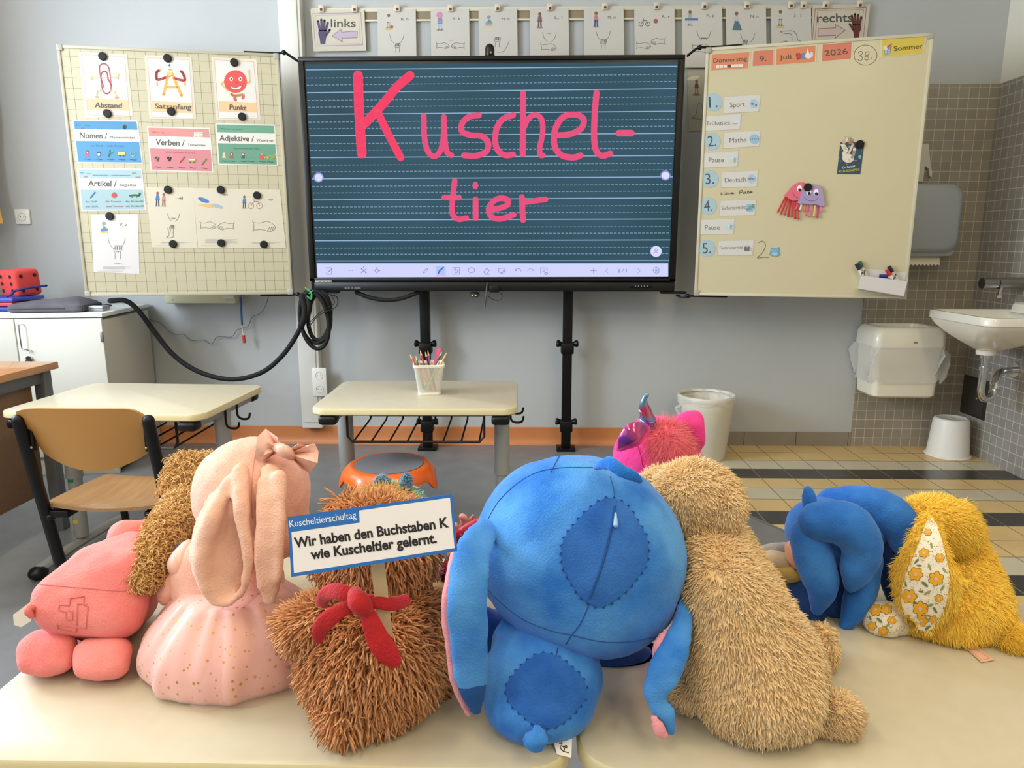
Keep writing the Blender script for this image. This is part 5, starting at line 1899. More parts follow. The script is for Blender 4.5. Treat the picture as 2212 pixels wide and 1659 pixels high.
signcard(CD, 68, 348, 58, 'M, m', 238, 132, (155, 140, 58, K('b87a80'), K('2f5a94')), lambda f: (chin(f, 205, 270, 50, ink2, 2.4), hand_up(f, 205, 300, 46, ink2, 2.4)), 'white hand sign card with M, m on the wall rail')
signcard(CD, 422, 706, 55, 'R, r', 618, 126, (495, 150, 52, K('5a4a58'), K('6a5a60'), 'bike'), lambda f: (f.ell(574, 148, 16, 16, K('9a5a48')), fist(f, 490, 320, 48, ink2, 2.4), fist(f, 590, 290, 48, ink2, 2.4, -1)), 'white hand sign card with R, r on the wall rail')
signcard(CD, 758, 1040, 50, 'P, p', 932, 118, (815, 130, 56, K('a8a4a0'), K('c0bcb8')), lambda f: (f.rect(780, 128, 872, 144, K('4a78a8')), chin(f, 912, 265, 50, ink2, 2.4), f.stroke([(895, 268), (928, 268)], 6, ink2), fist(f, 900, 340, 66, ink2, 2.4)), 'white hand sign card with P, p on the wall rail')
signcard(CD, 1066, 1348, 47, 'N, n', 1240, 124, (1142, 145, 62, K('c0bab0'), K('54788a')), lambda f: (f.poly([(1112, 212), (1130, 150), (1158, 150), (1180, 212)], K('4f7080')), chin(f, 1220, 285, 50, ink2, 2.4), hand_up(f, 1200, 300, 40, ink2, 2.4)), 'white hand sign card with N, n on the wall rail')
signcard(CD, 1383, 1665, 46, 'J, j', 1542, 114, (1450, 130, 58, K('c4c0b4'), K('a8a49c')), lambda f: (f.ell(1445, 190, 36, 6, K('d0b450')), f.stroke([(1448, 222), (1530, 216), (1562, 240), (1572, 280), (1598, 292)], 3, ink2), f.stroke([(1448, 222), (1480, 236), (1525, 240), (1532, 285)], 3, ink2), f.stroke([(1440, 308), (1480, 290), (1500, 292)], 3, ink2)), 'white hand sign card with J, j partly behind the whiteboard')
f = Flat((0, YB - .002, 0), CN, 0, CE)
f.paper([(90, 320), (330, 312), (345, 810), (102, 828)], K('b9b4a6', .4))
figure(f, 165, 475, 60, K('6a4a4a'), K('8a8a88'))
f.ell(165, 535, 34, 8, K('a06a40')); f.ell(140, 400, 52, 16, K('e8dfb8'), -12); f.stroke([(130, 715), (160, 690), (175, 610), (200, 600), (215, 650)], 3, ink2); f.stroke([(130, 720), (205, 730)], 3, ink2)
f.build('hand_sign_card', 'lone picture card on the wall half hidden between display and whiteboard', 'card')
clips = [(694, 18, 'left clip of the links sign'), (766, 18, 'right clip of the links sign'), (858, 17, 'clip of the B, b card'), (973, 17, 'clip of the K, k card'), (1075, 16, 'clip of the H, h card'), (1188, 15, 'clip of the L, l card'),
         (1307, 13, 'clip of the M, m card'), (1418, 12.5, 'clip of the R, r card'), (1522, 11.5, 'clip of the P, p card'), (1614, 10.5, 'clip of the N, n card'), (1709, 9.5, 'left clip of the J, j card'), (1736, 9.5, 'right clip of the J, j card'), (1784, 9, 'left clip of the rechts sign'), (1858, 8, 'right clip of the rechts sign')]
proto = None
for px, py, who in clips:
    p = at(px, py, YB - .03)
    lab = 'small cream clip with a red dot, ' + who
    if proto is None:
        proto = thing('rail_clip', lab, 'clip', (p.x, p.y, p.z), group='clips on the wall rail')
        g = G()
        g.box((0, .002, -.001), (.029, .014, .034), rc, .003)
        g.build('clip_body', proto, False)
        g = G()
        g.box((0, -.006, -.008), (.012, .004, .012), M('clip_red', '6a211c', .5), .001)
        g.build('red_grip', proto, False)
    else:
        c = copy_tree(proto)
        c.location = (p.x, p.y, p.z)
        c['label'] = lab

# ================================================================== wash place
por = M('porcelain', 'e2ddcf', .18, coat=.5)
t = thing('washbasin', 'white ceramic washbasin on the tiled side wall', 'sink', (2.24, 3.38, .66))
XS0, XS1, YS0, YS1, ZS = 2.015, XR - .008, 3.125, 3.625, .822
cx, cy, w, d = (XS0 + XS1) / 2, (YS0 + YS1) / 2, XS1 - XS0, YS1 - YS0
dx, dy = 2.205, 3.40
def rr(ins, z, r, k=0):
    x0, x1, y0, y1 = XS0 + ins, XS1 - ins * .25, YS0 + ins, YS1 - ins
    x0, x1 = x0 + (dx - .05 - x0) * k, x1 + (dx + .06 - x1) * k
    y0, y1 = y0 + (dy - .05 - y0) * k, y1 + (dy + .05 - y1) * k
    return rrect((x0 + x1) / 2, (y0 + y1) / 2, x1 - x0, y1 - y0, min(r, (x1 - x0) / 2 - .002, (y1 - y0) / 2 - .002), z, 8)
g = G()
g.loft([rr(.0, .645, .05, 1.0), rr(0, .655, .06, .9), rr(0, .685, .08, .6), rr(0, .72, .08, .32), rr(0, .755, .07, .12), rr(.008, .778, .06), rr(.006, .782, .06), rr(0, .786, .06), rr(0, ZS - .006, .06), rr(.004, ZS, .058), rr(.022, ZS, .05), rr(.030, ZS - .012, .05), rr(.05, ZS - .07, .08, .15), rr(.06, ZS - .115, .09, .4), rr(.06, ZS - .125, .05, .8)], por, True, True)
g.build('bowl', t, angle=50)
g = G()
g.loft([rrect(XS1 - .025, cy, .05, d - .08, .02, ZS - .01), rrect(XS1 - .022, cy, .044, d - .09, .02, ZS + .03), rrect(XS1 - .016, cy, .03, d - .10, .014, ZS + .04)], por)
g.build('back_ledge', t)
g = G()
g.cyl((dx, dy, .622), (dx, dy, .655), .042, por, r1=.046, n=28)
g.build('drain_collar', t)
chrome = MATS['chrome'] if 'chrome' in MATS else M('chrome', 'd0d0d0', .15, metal=1.0)
g = G()
g.tube([(dx, dy, .625), (dx, dy, .52), (dx, dy + .002, .445), (dx + .02, dy + .01, .405), (dx + .055, dy + .025, .40), (dx + .085, dy + .04, .425), (dx + .10, dy + .055, .47), (dx + .13, dy + .085, .515), (dx + .18, dy + .12, .522), (XR - .008, dy + .145, .523)], .0165, chrome, n=16)
for z in (.61, .555):
    g.cyl((dx, dy, z - .008), (dx, dy, z + .008), .022, chrome, n=20)
p = Vector((dx + .093, dy + .046, .45))
g.cyl(p - Vector((.004, .004, .01)), p + Vector((.004, .004, .01)), .023, chrome, n=20)
g.cyl((XR - .022, dy + .143, .523), (XR - .008, dy + .146, .523), .037, chrome, r1=.04, n=24)
g.build('siphon', t)
t = thing('tap', 'chrome wall tap above the washbasin', 'tap', (2.36, 3.55, .955))
q = at(2122, 612, 3.55)
steel_t = M('brushed_chrome', '8d8a86', .28, metal=.9)
g = G()
g.cyl((q.x - .002, 3.55, q.z), (XR - .008, 3.55, q.z + .004), .027, steel_t, n=28)
g.build('body', t)
g = G()
g.cyl((q.x - .004, 3.55, q.z), (q.x + .0, 3.55, q.z), .0255, M('tap_dark', '3a3430', .4, metal=.5), n=28)
g.build('end_cap', t)
g = G()
g.cyl((q.x + .068, 3.55, q.z), (q.x + .074, 3.55, q.z), .0278, M('tap_dark', '3a3430', .4), n=28)
g.build('lever_ring', t)
g = G()
g.cyl((q.x + .085, 3.535, q.z - .02), (q.x + .058, 3.50, q.z - .062), .0105, chrome, n=16)
g.build('spout', t)

t = thing('access_panel', 'dark square access panel on the side wall below the washbasin', 'panel', (XR - .01, 3.83, .21))
g = G()
g.box((XR - .011, 3.835, .32), (.008, .21, .215), M('panel_dark', '2d2826', .5), .001)
g.build('frame', t)
g = G()
g.box((XR - .016, 3.835, .32), (.006, .185, .19), M('panel_door', '35302d', .45), .001)
g.cyl((XR - .022, 3.80, .32), (XR - .016, 3.80, .32), .005, steel, n=10)
g.build('door', t)

# towel dispenser
dm = M('dispenser_grey', '9aa0a4', .3, coat=.3, alpha=None)
t = thing('towel_dispenser', 'grey paper towel dispenser on the tiles behind the whiteboard', 'dispenser', (2.08, 3.86, 1.03))
X0, X1, Z0, Z1 = 1.915, 2.245, 1.085, 1.455
g = G()
rings = []
for y, ins in ((3.96, .0), (3.87, .0), (3.80, .006), (3.765, .02), (3.748, .045)):
    ring = rrect((X0 + X1) / 2, (Z0 + Z1) / 2, X1 - X0 - 2 * ins, Z1 - Z0 - 2 * ins, .07 - ins * .4, 0, 8)
    rings.append([Vector((p.x, y, p.y)) for p in ring])
g.loft(rings, dm)
g.build('cover', t)
g = G()
rings = [[Vector((p.x, y, p.y)) for p in rrect((X0 + X1) / 2 - .012, 1.105, X1 - X0 - .03 - ins, .06 - ins, .02, 0, 6)] for y, ins in ((3.96, 0), (3.80, 0), (3.775, .015))]
g.loft(rings, M('dispenser_base', '8b8f93', .35))
for s in range(4):
    q = at(1990 + s * 4, 531 + (s % 2) * 4, 3.765)
    g.ell((q.x, 3.774, q.z), (.004, .002, .004), K('5d5a5a'), seg=8)
g.build('lower_housing', t)
g = G()
n = 24
xa, xb = 1.93, at(2024, 560, 3.83).x
zt, zb_ = 1.09, at(2024, 572, 3.83).z
vs, fs = [], []
for i in range(n + 1):
    x = xa + (xb - xa) * i / n
    for z, y in ((zt, 3.815), ((zt + zb_) / 2, 3.805), (zb_ + (.004 if i % 2 else -.004), 3.80)):
        vs.append((x, y, z))
for i in range(n):
    for k in range(2):
        a = i * 3 + k
        fs.append([a, a + 1, a + 4, a + 3])
m0 = len(vs)
vs += [(x, y + .002, z) for x, y, z in vs]
fs += [[m0 + i for i in reversed(f)] for f in fs]
g.add(vs, fs, M('towel_paper', 'e0dac4', .9))
g.build('paper_towel', t)
g = G()
P_ = [at(x, y, 3.945) for x, y in ((1985, 312), (2006, 310), (2010, 352), (2014, 374), (2012, 384), (2008, 380), (2006, 364), (1998, 358), (1994, 392), (1980, 392))]
th = Vector((0, .018, 0))
n = len(P_)
g.add(P_ + [p + th for p in P_], [list(range(n)), list(range(2 * n - 1, n - 1, -1))] + [[i, (i + 1) % n, n + (i + 1) % n, n + i] for i in range(n)], M('cloth_white', 'cfc9bd', .9))
o = g.build('wall_cloth')
tag(o, 'white cloth hanging on the tiles above the towel dispenser', 'cloth')

# wall waste bin with bag
t = thing('wall_bin', 'white wall mounted waste bin with plastic bag left of the washbasin', 'bin', (2.02, 3.83, .335))
bw = M('bin_white', 'e6e0cd', .3, coat=.3)
g = G()
g.loft([rrect(2.022, 3.845, .315, .20, .03, .335), rrect(2.022, 3.842, .335, .215, .03, .345), rrect(2.02, 3.84, .355, .235, .03, .60), rrect(2.02, 3.84, .36, .24, .03, .61)], bw)
g.build('body', t)
g = G()
z0, z1 = .606, .715
g.loft([rrect(2.02, 3.84, .375, .25, .035, z0), rrect(2.02, 3.84, .378, .252, .035, z0 + .01), rrect(2.02, 3.84, .372, .25, .035, z1 - .035), rrect(2.02, 3.845, .345, .232, .04, z1 - .008), rrect(2.02, 3.85, .315, .21, .045, z1), rrect(2.02, 3.86, .27, .17, .04, z1 - .003), rrect(2.02, 3.86, .25, .15, .04, z1 - .03), rrect(2.02, 3.86, .24, .14, .04, z1 - .09)], bw, True, True)
q = at(1978, 740, 3.713)
g.ell((q.x, 3.7135, q.z), (.012, .001, .006), K('8e887a'), seg=16)
g.build('lid_rim', t)
g = G()
bagm_ = M('bin_bag', 'e8e6e0', .25, alpha=.42, coat=.4)
n = 72
rings = []
for k, (z, gx, gy) in enumerate(((.612, .02, .008), (.57, .05, .02), (.52, .045, .018), (.46, .03, .012), (.425, .008, .006))):
    ring = []
    for i, p in enumerate(rrect(2.02, 3.835, .36, .235, .04, z, 17)):
        a = i * 2 * PI / 72
        q = .5 + .5 * math.sin(a * 3 + k * .9)
        s = .006 * math.sin(a * 9 + k * 2.0)
        v = Vector((p.x - 2.02, p.y - 3.835, 0))
        ux, uy = v.x / .18, v.y / .12
        ring.append(Vector((p.x + ux * gx * q + s, min(p.y + uy * gy * q, 3.955), z + .012 * math.sin(a * 5 + 1) * (k > 2))))
    rings.append(ring)
g.loft(rings, bagm_, False, False)
g.build('plastic_bag', t)

# floor bin
def bin_lathe(name, label, cx, cy, H, rb, rt, mat):
    t = thing(name, label, 'bin', (cx, cy, 0))
    g = G()
    g.lathe([(.0005, 0), (rb - .005, 0), (rb, .006), (rt * .94, H * .80), (rt * .945, H * .805), (rt * .975, H * .93), (rt * .97, H * .94), (rt * .94, H * .93), (rb - .008, .012), (.0005, .012)], (cx, cy, 0), mat, 48)
    g.build('body', t)
    g = G()
    g.lathe([(rt * .95, H * .925), (rt, H * .93), (rt * 1.02, H * .95), (rt * 1.02, H * .985), (rt, H), (rt * .95, H), (rt * .93, H * .97)], (cx, cy, 0), mat, 48)
    g.build('rim', t)
    return t
cq = at(1524, 900, 3.73)
t = bin_lathe('waste_bin', 'white round waste bin with clear bag standing on the floor tiles behind the pink plush', cq.x, 3.73, .352, .112, .150, M('bin_plastic', 'dfd9c8', .4))
g = G()
rings = []
for k, (r, z) in enumerate(((.157, .318), (.158, .345), (.152, .3545), (.143, .353), (.138, .30), (.125, .20))):
    rings.append([Vector((cq.x + (r + .004 * math.sin(i * 1.3 + k)) * math.cos(2 * PI * i / 48), 3.73 + (r + .004 * math.sin(i * 1.3 + k)) * math.sin(2 * PI * i / 48), z + .006 * math.sin(i * .9 + k * 2) * (k in (0,)))) for i in range(48)])
g.loft(rings, bagm_, False, False)
g.build('bin_liner', t)
g = G()
q = at(1466, 880, 3.70)
g.tube([q + Vector((.01, 0, .01)), q + Vector((-.012, 0, -.002)), q + Vector((-.006, 0, -.02)), q + Vector((.004, 0, -.04))], .008, bagm_, n=8)
g.build('bag_knot', t)

t = thing('bucket', 'white bucket turned upside down on the floor in the tiled corner', 'bucket', (2.318, 3.79, 0))
g = G()
bk_ = M('bucket_white', 'e4e2dc', .4)
g.lathe([(.111, 0), (.114, .004), (.111, .010), (.104, .012), (.088, .195), (.084, .208), (.074, .213), (.068, .209), (.0005, .209)], (2.318, 3.79, .0022), bk_, 48)
g.build('body', t)
g = G()
g.lathe([(.012, .209), (.012, .211), (.0005, .2112)], (2.318, 3.79, .0022), K('c9c2b4'), 20)
g.build('mould_mark', t)
# ================================================================== soft toys: tools
TABLE = .6005

def hy(px, py, h):
    """depth at which the line of sight reaches height h above the desk top"""
    return atz(px, py, .60 + h).y

from mathutils import noise as mnoise

class Soft:
    """collects overlapping soft shapes (photo pixel + depth Y -> place) and fuses them into one skin"""
    def __init__(s):
        s.g = G()
        s.mat = M('tmp', '808080')

    def e(s, px, py, Y, rx, rz=None, ry=None, rot=0):
        """ellipsoid: radii in photo pixels at that depth; rot turns it in the picture plane (degrees, clockwise)"""
        c = at(px, py, Y)
        rz = rx if rz is None else rz
        ry = (rx + rz) / 2 if ry is None else ry
        k = depth(c) / F_PX
        Q = _Rm @ Matrix.Rotation(R_(-rot), 3, 'Z')
        s.g.ell(c, (rx * k, rz * k, ry * k), s.mat, rot=Q, seg=32)
        return s

    def t(s, pts, flat=None, n=16, sub=6):
        """tube through (px, py, Y, r)"""
        P = [at(p[0], p[1], p[2]) for p in pts]
        r = [msz(p[3], q) for p, q in zip(pts, P)]
        s.g.tube(P, r, s.mat, n=n, sub=sub, flat=flat)
        return s

    def hull(s, balls, ball_seg=14):
        bm = bmesh.new()
        for px, py, Y, r in balls:
            c = at(px, py, Y)
            bmesh.ops.create_uvsphere(bm, u_segments=ball_seg, v_segments=9, radius=msz(r, c), matrix=Matrix.Translation(c))
        ret = bmesh.ops.convex_hull(bm, input=bm.verts[:])
        bmesh.ops.delete(bm, geom=[v for v in bm.verts if not v.link_faces], context='VERTS')
        junk = [e for e in ret['geom_interior'] if isinstance(e, bmesh.types.BMVert) and e.is_valid]
        if junk:
            bmesh.ops.delete(bm, geom=junk, context='VERTS')
        s.g.addbm(bm, s.mat)
        return s

    def mesh(s, voxel=.004, smooth=8, floor=TABLE, lump=(26, .0022)):
        me = bpy.data.meshes.new('soft')
        me.from_pydata(s.g.v, [], s.g.f)
        o = bpy.data.objects.new('soft', me)
        COL.objects.link(o)
        m = o.modifiers.new('r', 'REMESH')
        m.mode = 'VOXEL'
        m.voxel_size = voxel
        if smooth:
            q = o.modifiers.new('s', 'SMOOTH')
            q.factor = .5
            q.iterations = smooth
        dg = bpy.context.evaluated_depsgraph_get()
        out = bpy.data.meshes.new_from_object(o.evaluated_get(dg))
        bpy.data.objects.remove(o)
        bpy.data.meshes.remove(me)
        n = len(out.vertices)
        co = np.empty(n * 3, dtype=np.float32)
        out.vertices.foreach_get('co', co)
        co = co.reshape(-1, 3)
        if lump:
            nn = np.empty(n * 3, dtype=np.float32)
            out.vertices.foreach_get('normal', nn)
            nn = nn.reshape(-1, 3)
            w = np.array([mnoise.noise(Vector(q) * lump[0]) + .45 * mnoise.noise(Vector(q) * lump[0] * 2.7) for q in co.tolist()], dtype=np.float32)
            co = co + nn * (w * lump[1])[:, None]
        if floor is not None:
            co[:, 2] = np.maximum(co[:, 2], floor)
        out.vertices.foreach_set('co', co.ravel())
        out.polygons.foreach_set('use_smooth', [True] * len(out.polygons))
        out.update()
        return out

    def build(s, name, mat, parent, **k):
        me = s.mesh(**k)
        me.materials.clear()
        me.materials.append(mat)
        me.name = name
        return link(name, me, parent)

def mesh_np(me):
    n = len(me.vertices)
    co = np.empty(n * 3, dtype=np.float32)
    me.vertices.foreach_get('co', co)
    me.calc_loop_triangles()
    m = len(me.loop_triangles)
    tr = np.empty(m * 3, dtype=np.int32)
    me.loop_triangles.foreach_get('vertices', tr)
    return co.reshape(-1, 3), tr.reshape(-1, 3)

def fur(o, n, length, rad, mats, lay=(0, 0, -1), kn=.6, kl=.5, kr=.35, curl=0.0, droop=.25, seed=1, K_=4, blunt=True, keep=None, lenvar=.35, floor=TABLE):
    """adds strands to the skin of o, in the same mesh. lay = combing direction (vector or function of points)"""
    me = o.data
    rng = np.random.default_rng(seed)
    co, tr = mesh_np(me)
    A, B, C_ = co[tr[:, 0]], co[tr[:, 1]], co[tr[:, 2]]
    cr = np.cross(B - A, C_ - A)
    ar = np.linalg.norm(cr, axis=1)
    nr = cr / np.maximum(ar, 1e-12)[:, None]
    idx = rng.choice(len(tr), size=n, p=ar / ar.sum())
    u, v = rng.random(n), rng.random(n)
    f = u + v > 1
    u[f], v[f] = 1 - u[f], 1 - v[f]
    p = A[idx] + (B - A)[idx] * u[:, None] + (C_ - A)[idx] * v[:, None]
    N = nr[idx]
    if keep is not None:
        k = keep(p, N)
        p, N = p[k], N[k]
    if floor is not None:
        k = p[:, 2] > floor + .002
        p, N = p[k], N[k]
    n = len(p)
    L = lay(p) if callable(lay) else np.tile(np.array(lay, dtype=np.float64), (n, 1))
    L = L - N * np.sum(L * N, axis=1)[:, None]
    rv = rng.normal(size=(n, 3))
    d = N * kn + L * kl + rv * kr
    d /= np.linalg.norm(d, axis=1)[:, None]
    a = np.cross(d, N + rv * .2)
    a /= np.maximum(np.linalg.norm(a, axis=1), 1e-9)[:, None]
    b = np.cross(d, a)
    ln = length * (1 + lenvar * (rng.random(n) * 2 - 1))
    ph, cu = rng.random(n) * 6.28, curl * (rng.random(n) * .8 + .6)
    ts = np.linspace(0, 1, K_)
    rings = []
    for t in ts:
        c = p + d * (ln * t)[:, None] + L * (ln * droop * t * t)[:, None]
        c = c - N * (.0012 if t == 0 else 0)
        if curl:
            w = t * 5.2
            c = c + a * (ln * cu * (np.sin(ph + w) - np.sin(ph)))[:, None] + b * (ln * cu * (np.cos(ph + w) - np.cos(ph)))[:, None]
        r = rad * ((1 - .55 * t ** 3) if blunt else (1 - t) ** .8 + .04)
        for j in range(3):
            an = 2.0944 * j
            rings.append(c + (a * math.cos(an) + b * math.sin(an)) * r)
    V = np.stack(rings, 1)                              # n, K*3, 3
    per = K_ * 3
    q = []
    for k in range(K_ - 1):
        for j in range(3):
            q.append([k * 3 + j, k * 3 + (j + 1) % 3, (k + 1) * 3 + (j + 1) % 3, (k + 1) * 3 + j])
    q = np.array(q)
    tip = np.array([[(K_ - 1) * 3 + j for j in range(3)]])
    base_n = len(co)
    off = base_n + np.arange(n)[:, None, None] * per
    quads = (q[None] + off).reshape(-1, 4)
    tips = (tip[None] + off).reshape(-1, 3)
    pl = np.empty(len(me.polygons), dtype=np.int32)
    me.polygons.foreach_get('loop_total', pl)
    lv = np.empty(len(me.loops), dtype=np.int32)
    me.loops.foreach_get('vertex_index', lv)
    pm = np.zeros(len(me.polygons), dtype=np.int32)
    new = bpy.data.meshes.new(me.name)
    allv = np.concatenate([co, V.reshape(-1, 3)])
    if floor is not None:
        allv[:, 2] = np.maximum(allv[:, 2], floor - .0003)
    loops = np.concatenate([lv, quads.ravel(), tips.ravel()])
    tot = np.concatenate([pl, np.full(len(quads), 4), np.full(len(tips), 3)])
    st = np.concatenate([[0], np.cumsum(tot)[:-1]])
    nm = len(mats)
    pick = rng.integers(0, nm, n)
    mi = np.concatenate([pm, np.repeat(pick, len(q)), pick])
    new.vertices.add(len(allv))
    new.vertices.foreach_set('co', allv.astype(np.float32).ravel())
    new.loops.add(len(loops))
    new.loops.foreach_set('vertex_index', loops.astype(np.int32))
    new.polygons.add(len(tot))
    new.polygons.foreach_set('loop_start', st.astype(np.int32))
    new.polygons.foreach_set('loop_total', tot.astype(np.int32))
    new.polygons.foreach_set('material_index', mi.astype(np.int32))
    new.polygons.foreach_set('use_smooth', np.ones(len(tot), dtype=bool))
    for m in mats:
        new.materials.append(m)
    new.update(calc_edges=True)
    new.validate()
    o.data = new
    bpy.data.meshes.remove(me)
    return o

def bvh_of(objs):
    vs, fs = [], []
    for o in objs:
        k = len(vs)
        vs += [v.co.copy() for v in o.data.vertices]
        fs += [[i + k for i in p.vertices] for p in o.data.polygons]
    return BVHTree.FromPolygons(vs, fs)

def drape(bv, px, py, lift=.0008):
    d = ray(px, py).normalized()
    loc, nrm, _, _ = bv.ray_cast(_C, d)
    if loc is None:
        return None
    if nrm.dot(d) > 0:
        nrm = -nrm
    return loc + nrm * lift

def seam(bv, pts, r, mat, g, closed=False, sub=10, lift=.0002):
    P = catmull([Vector((a, b, 0)) for a, b in pts], sub, closed)
    Q = [drape(bv, p.x, p.y, lift) for p in P]
    run = []
    for q in Q + [None]:
        if q is None or (run and (q - run[-1]).length > .03):
            if len(run) > 2:
                g.tube(run, r, mat, n=6, smooth=False)
            run = [] if q is None else [q]
        else:
            run.append(q)
    return g

def stitches(bv, pts, mat, g, r=.0007, wpx=9, step=8, closed=True):
    """zigzag edge stitching along an outline"""
    P = catmull([Vector((a, b, 0)) for a, b in pts], 24, closed)
    acc, last, out = 0, P[0], []
    L = P + ([P[0]] if closed else [])
    k = 0
    for a, b in zip(L, L[1:]):
        acc += (b - a).length
        if acc >= step:
            acc = 0
            d = (b - a).normalized()
            s = (1 if k % 2 else -1) * wpx / 2
            k += 1
            out.append(drape(bv, b.x - d.y * s, b.y + d.x * s, .0006))
    run = []
    for q in out + [None]:
        if q is None or (run and (q - run[-1]).length > .02):
            if len(run) > 1:
                g.tube(run, r, mat, n=5, smooth=False)
            run = [] if q is None else [q]
        else:
            run.append(q)

def patch(bv, outline, mat, name, parent, step=9, lift=.0012, th=.0012):
    """cloth patch lying on a soft surface"""
    P = catmull([Vector((a, b, 0)) for a, b in outline], 10, True)
    b2 = [Vector((p.x, p.y)) for p in P]
    n0 = len(b2)
    xs, ys = [p.x for p in b2], [p.y for p in b2]
    def ins(x, y):
        c = False
        for i in range(n0):
            a, b = b2[i], b2[i - 1]
            if (a.y > y) != (b.y > y) and x < (b.x - a.x) * (y - a.y) / (b.y - a.y) + a.x:
                c = not c
        return c
    pts = list(b2)
    y = min(ys) + step / 2
    while y < max(ys):
        x = min(xs) + step / 2
        while x < max(xs):
            if ins(x, y):
                pts.append(Vector((x, y)))
            x += step
        y += step
    ed = [(i, (i + 1) % n0) for i in range(n0)]
    v, e, f, *_ = delaunay_2d_cdt(pts, ed, [list(range(n0))], 1, .01)
    V = [drape(bv, p.x, p.y, lift) for p in v]
    B = [drape(bv, p.x, p.y, lift - th - .0005) for p in v]
    keep = [q for q in f if all(V[i] is not None for i in q) and max((V[q[0]] - V[i]).length for i in q) < .03]
    used = sorted({i for q in keep for i in q})
    mp = {i: k for k, i in enumerate(used)}
    g = G()
    m = len(used)
    fs = [[mp[i] for i in q] for q in keep]
    cnt = {}
    for q in fs:
        for a, b in zip(q, q[1:] + q[:1]):
            cnt[(a, b)] = 1
    rim = [[a, b, b + m, a + m] for (a, b) in cnt if (b, a) not in cnt]
    g.add([V[i] for i in used] + [B[i] for i in used], fs + [[i + m for i in reversed(q)] for q in fs] + rim, mat)
    return g.build(name, parent, angle=80)

def plush(name, c, c2, sheen=.35, rough=.85, b=(420, .35), n=9):
    return M(name, c, rough, noise=(n, c2), bump=b, sheen=sheen, spec=.15)

# ================================================================== pink pig (left end)
t = thing('plush_pig', 'pink blocky plush pig seen from behind at the left end of the front desks', 'soft toy', tuple(atz(180, 1465, .6)))
pg = plush('pig_pink', 'f2938e', 'e8807e', .35, n=14)
s = Soft().hull([(122, 1290, .825, 50), (128, 1322, .81, 44), (262, 1335, .815, 44), (285, 1230, .85, 48), (200, 1225, .86, 46), (165, 1310, .92, 36), (285, 1190, .93, 42), (250, 1200, .95, 40), (300, 1300, .93, 40), (235, 1360, .87, 34)])
body = s.build('body', pg, t, voxel=.0045, smooth=10)
bv = bvh_of([body])
Soft().hull([(272, 1160, .96, 38), (322, 1160, .98, 40), (330, 1200, .97, 40), (262, 1185, .97, 24)]).build('head', pg, t, voxel=.0045, smooth=8)
for px, py, rx, rz, ro, yy in ((102, 1413, 63, 48, 4, .800), (221, 1424, 60, 47, 0, .795)):
    Soft().hull([(px - 32, py - 12, yy - .004, 32), (px + 30, py - 14, yy - .004, 32), (px - 36, py + 16, yy - .016, 26), (px + 32, py + 16, yy - .016, 26), (px - 14, py - 20, yy + .05, 34), (px + 26, py - 20, yy + .05, 34), (px, py + 22, yy - .018, 26)]).build('foot', pg, t, voxel=.004, smooth=8)
sm = M('pig_stitch', 'cc7270', .8)
g = G()
for pts in ([(152, 1292), (182, 1288), (181, 1306), (190, 1310), (186, 1358), (166, 1354)], [(152, 1292), (150, 1308), (128, 1306), (127, 1318), (142, 1322), (144, 1338), (156, 1340), (157, 1322), (148, 1318)], [(124, 1348), (166, 1356), (164, 1366), (125, 1358), (124, 1348)], [(186, 1306), (168, 1304), (166, 1350)]):
    P = []
    for a, b in zip(pts, pts[1:]):
        P += [(a[0] + (b[0] - a[0]) * k / 4, a[1] + (b[1] - a[1]) * k / 4) for k in range(4)]
    seam(bv, P + [pts[-1]], .0009, sm, g, sub=1, lift=.0003)
g.build('stitched_squares', t)
g = G()
seam(bv, [(75, 1262), (130, 1266), (200, 1272), (270, 1276), (305, 1262)], .0006, sm, g)
g.build('seam', t)
g = G()
lab = M('label_white', 'ece6dc', .7)
P_ = [at(x, y, .79) for x, y in ((66, 1300), (50, 1312), (28, 1328), (30, 1350), (46, 1355), (66, 1342), (70, 1322))]
th = Vector((.0, .002, .0))
k = len(P_)
g.add(P_ + [p + th for p in P_], [list(range(k)), list(range(2 * k - 1, k - 1, -1))] + [[i, (i + 1) % k, k + (i + 1) % k, k + i] for i in range(k)], lab)
g.build('sewn_label', t)
g = G()
g.tube([at(76, 1318, .80), at(64, 1312, .788), at(60, 1322, .784), at(68, 1330, .79)], .004, pg, n=8)
g.build('tail', t)

# ================================================================== curly light brown teddy
t = thing('curly_teddy', 'small curly light brown teddy squeezed between the pink pig and the pink rabbit doll', 'soft toy', tuple(atz(400, 1330, .6)))
tm1, tm2, tm3 = plush('curly_a', 'e2b87c', 'd8ac6e', .3), plush('curly_b', 'ecc68c', 'e2b87a', .3), plush('curly_c', 'd4a668', 'dcb072', .3)
s = Soft().e(430, 1050, 1.06, 72, 66, 60).e(388, 1006, 1.05, 24, 24, 16).e(440, 1150, 1.05, 70, 80, 55).e(450, 1250, 1.03, 75, 70, 60)
o = s.build('body', tm1, t, voxel=.0045, smooth=4)
fur(o, 8500, .011, .0013, [tm1, tm2, tm3], kn=.5, kl=.3, kr=.6, curl=.22, K_=6, seed=3)
o = Soft().t([(398, 1090, 1.0, 32), (356, 1148, .91, 33), (330, 1208, .86, 31), (312, 1250, .835, 26)]).build('arm', tm1, t, voxel=.004, smooth=3)
fur(o, 5200, .010, .0013, [tm1, tm2, tm3], kn=.5, kl=.3, kr=.6, curl=.22, K_=6, seed=4)

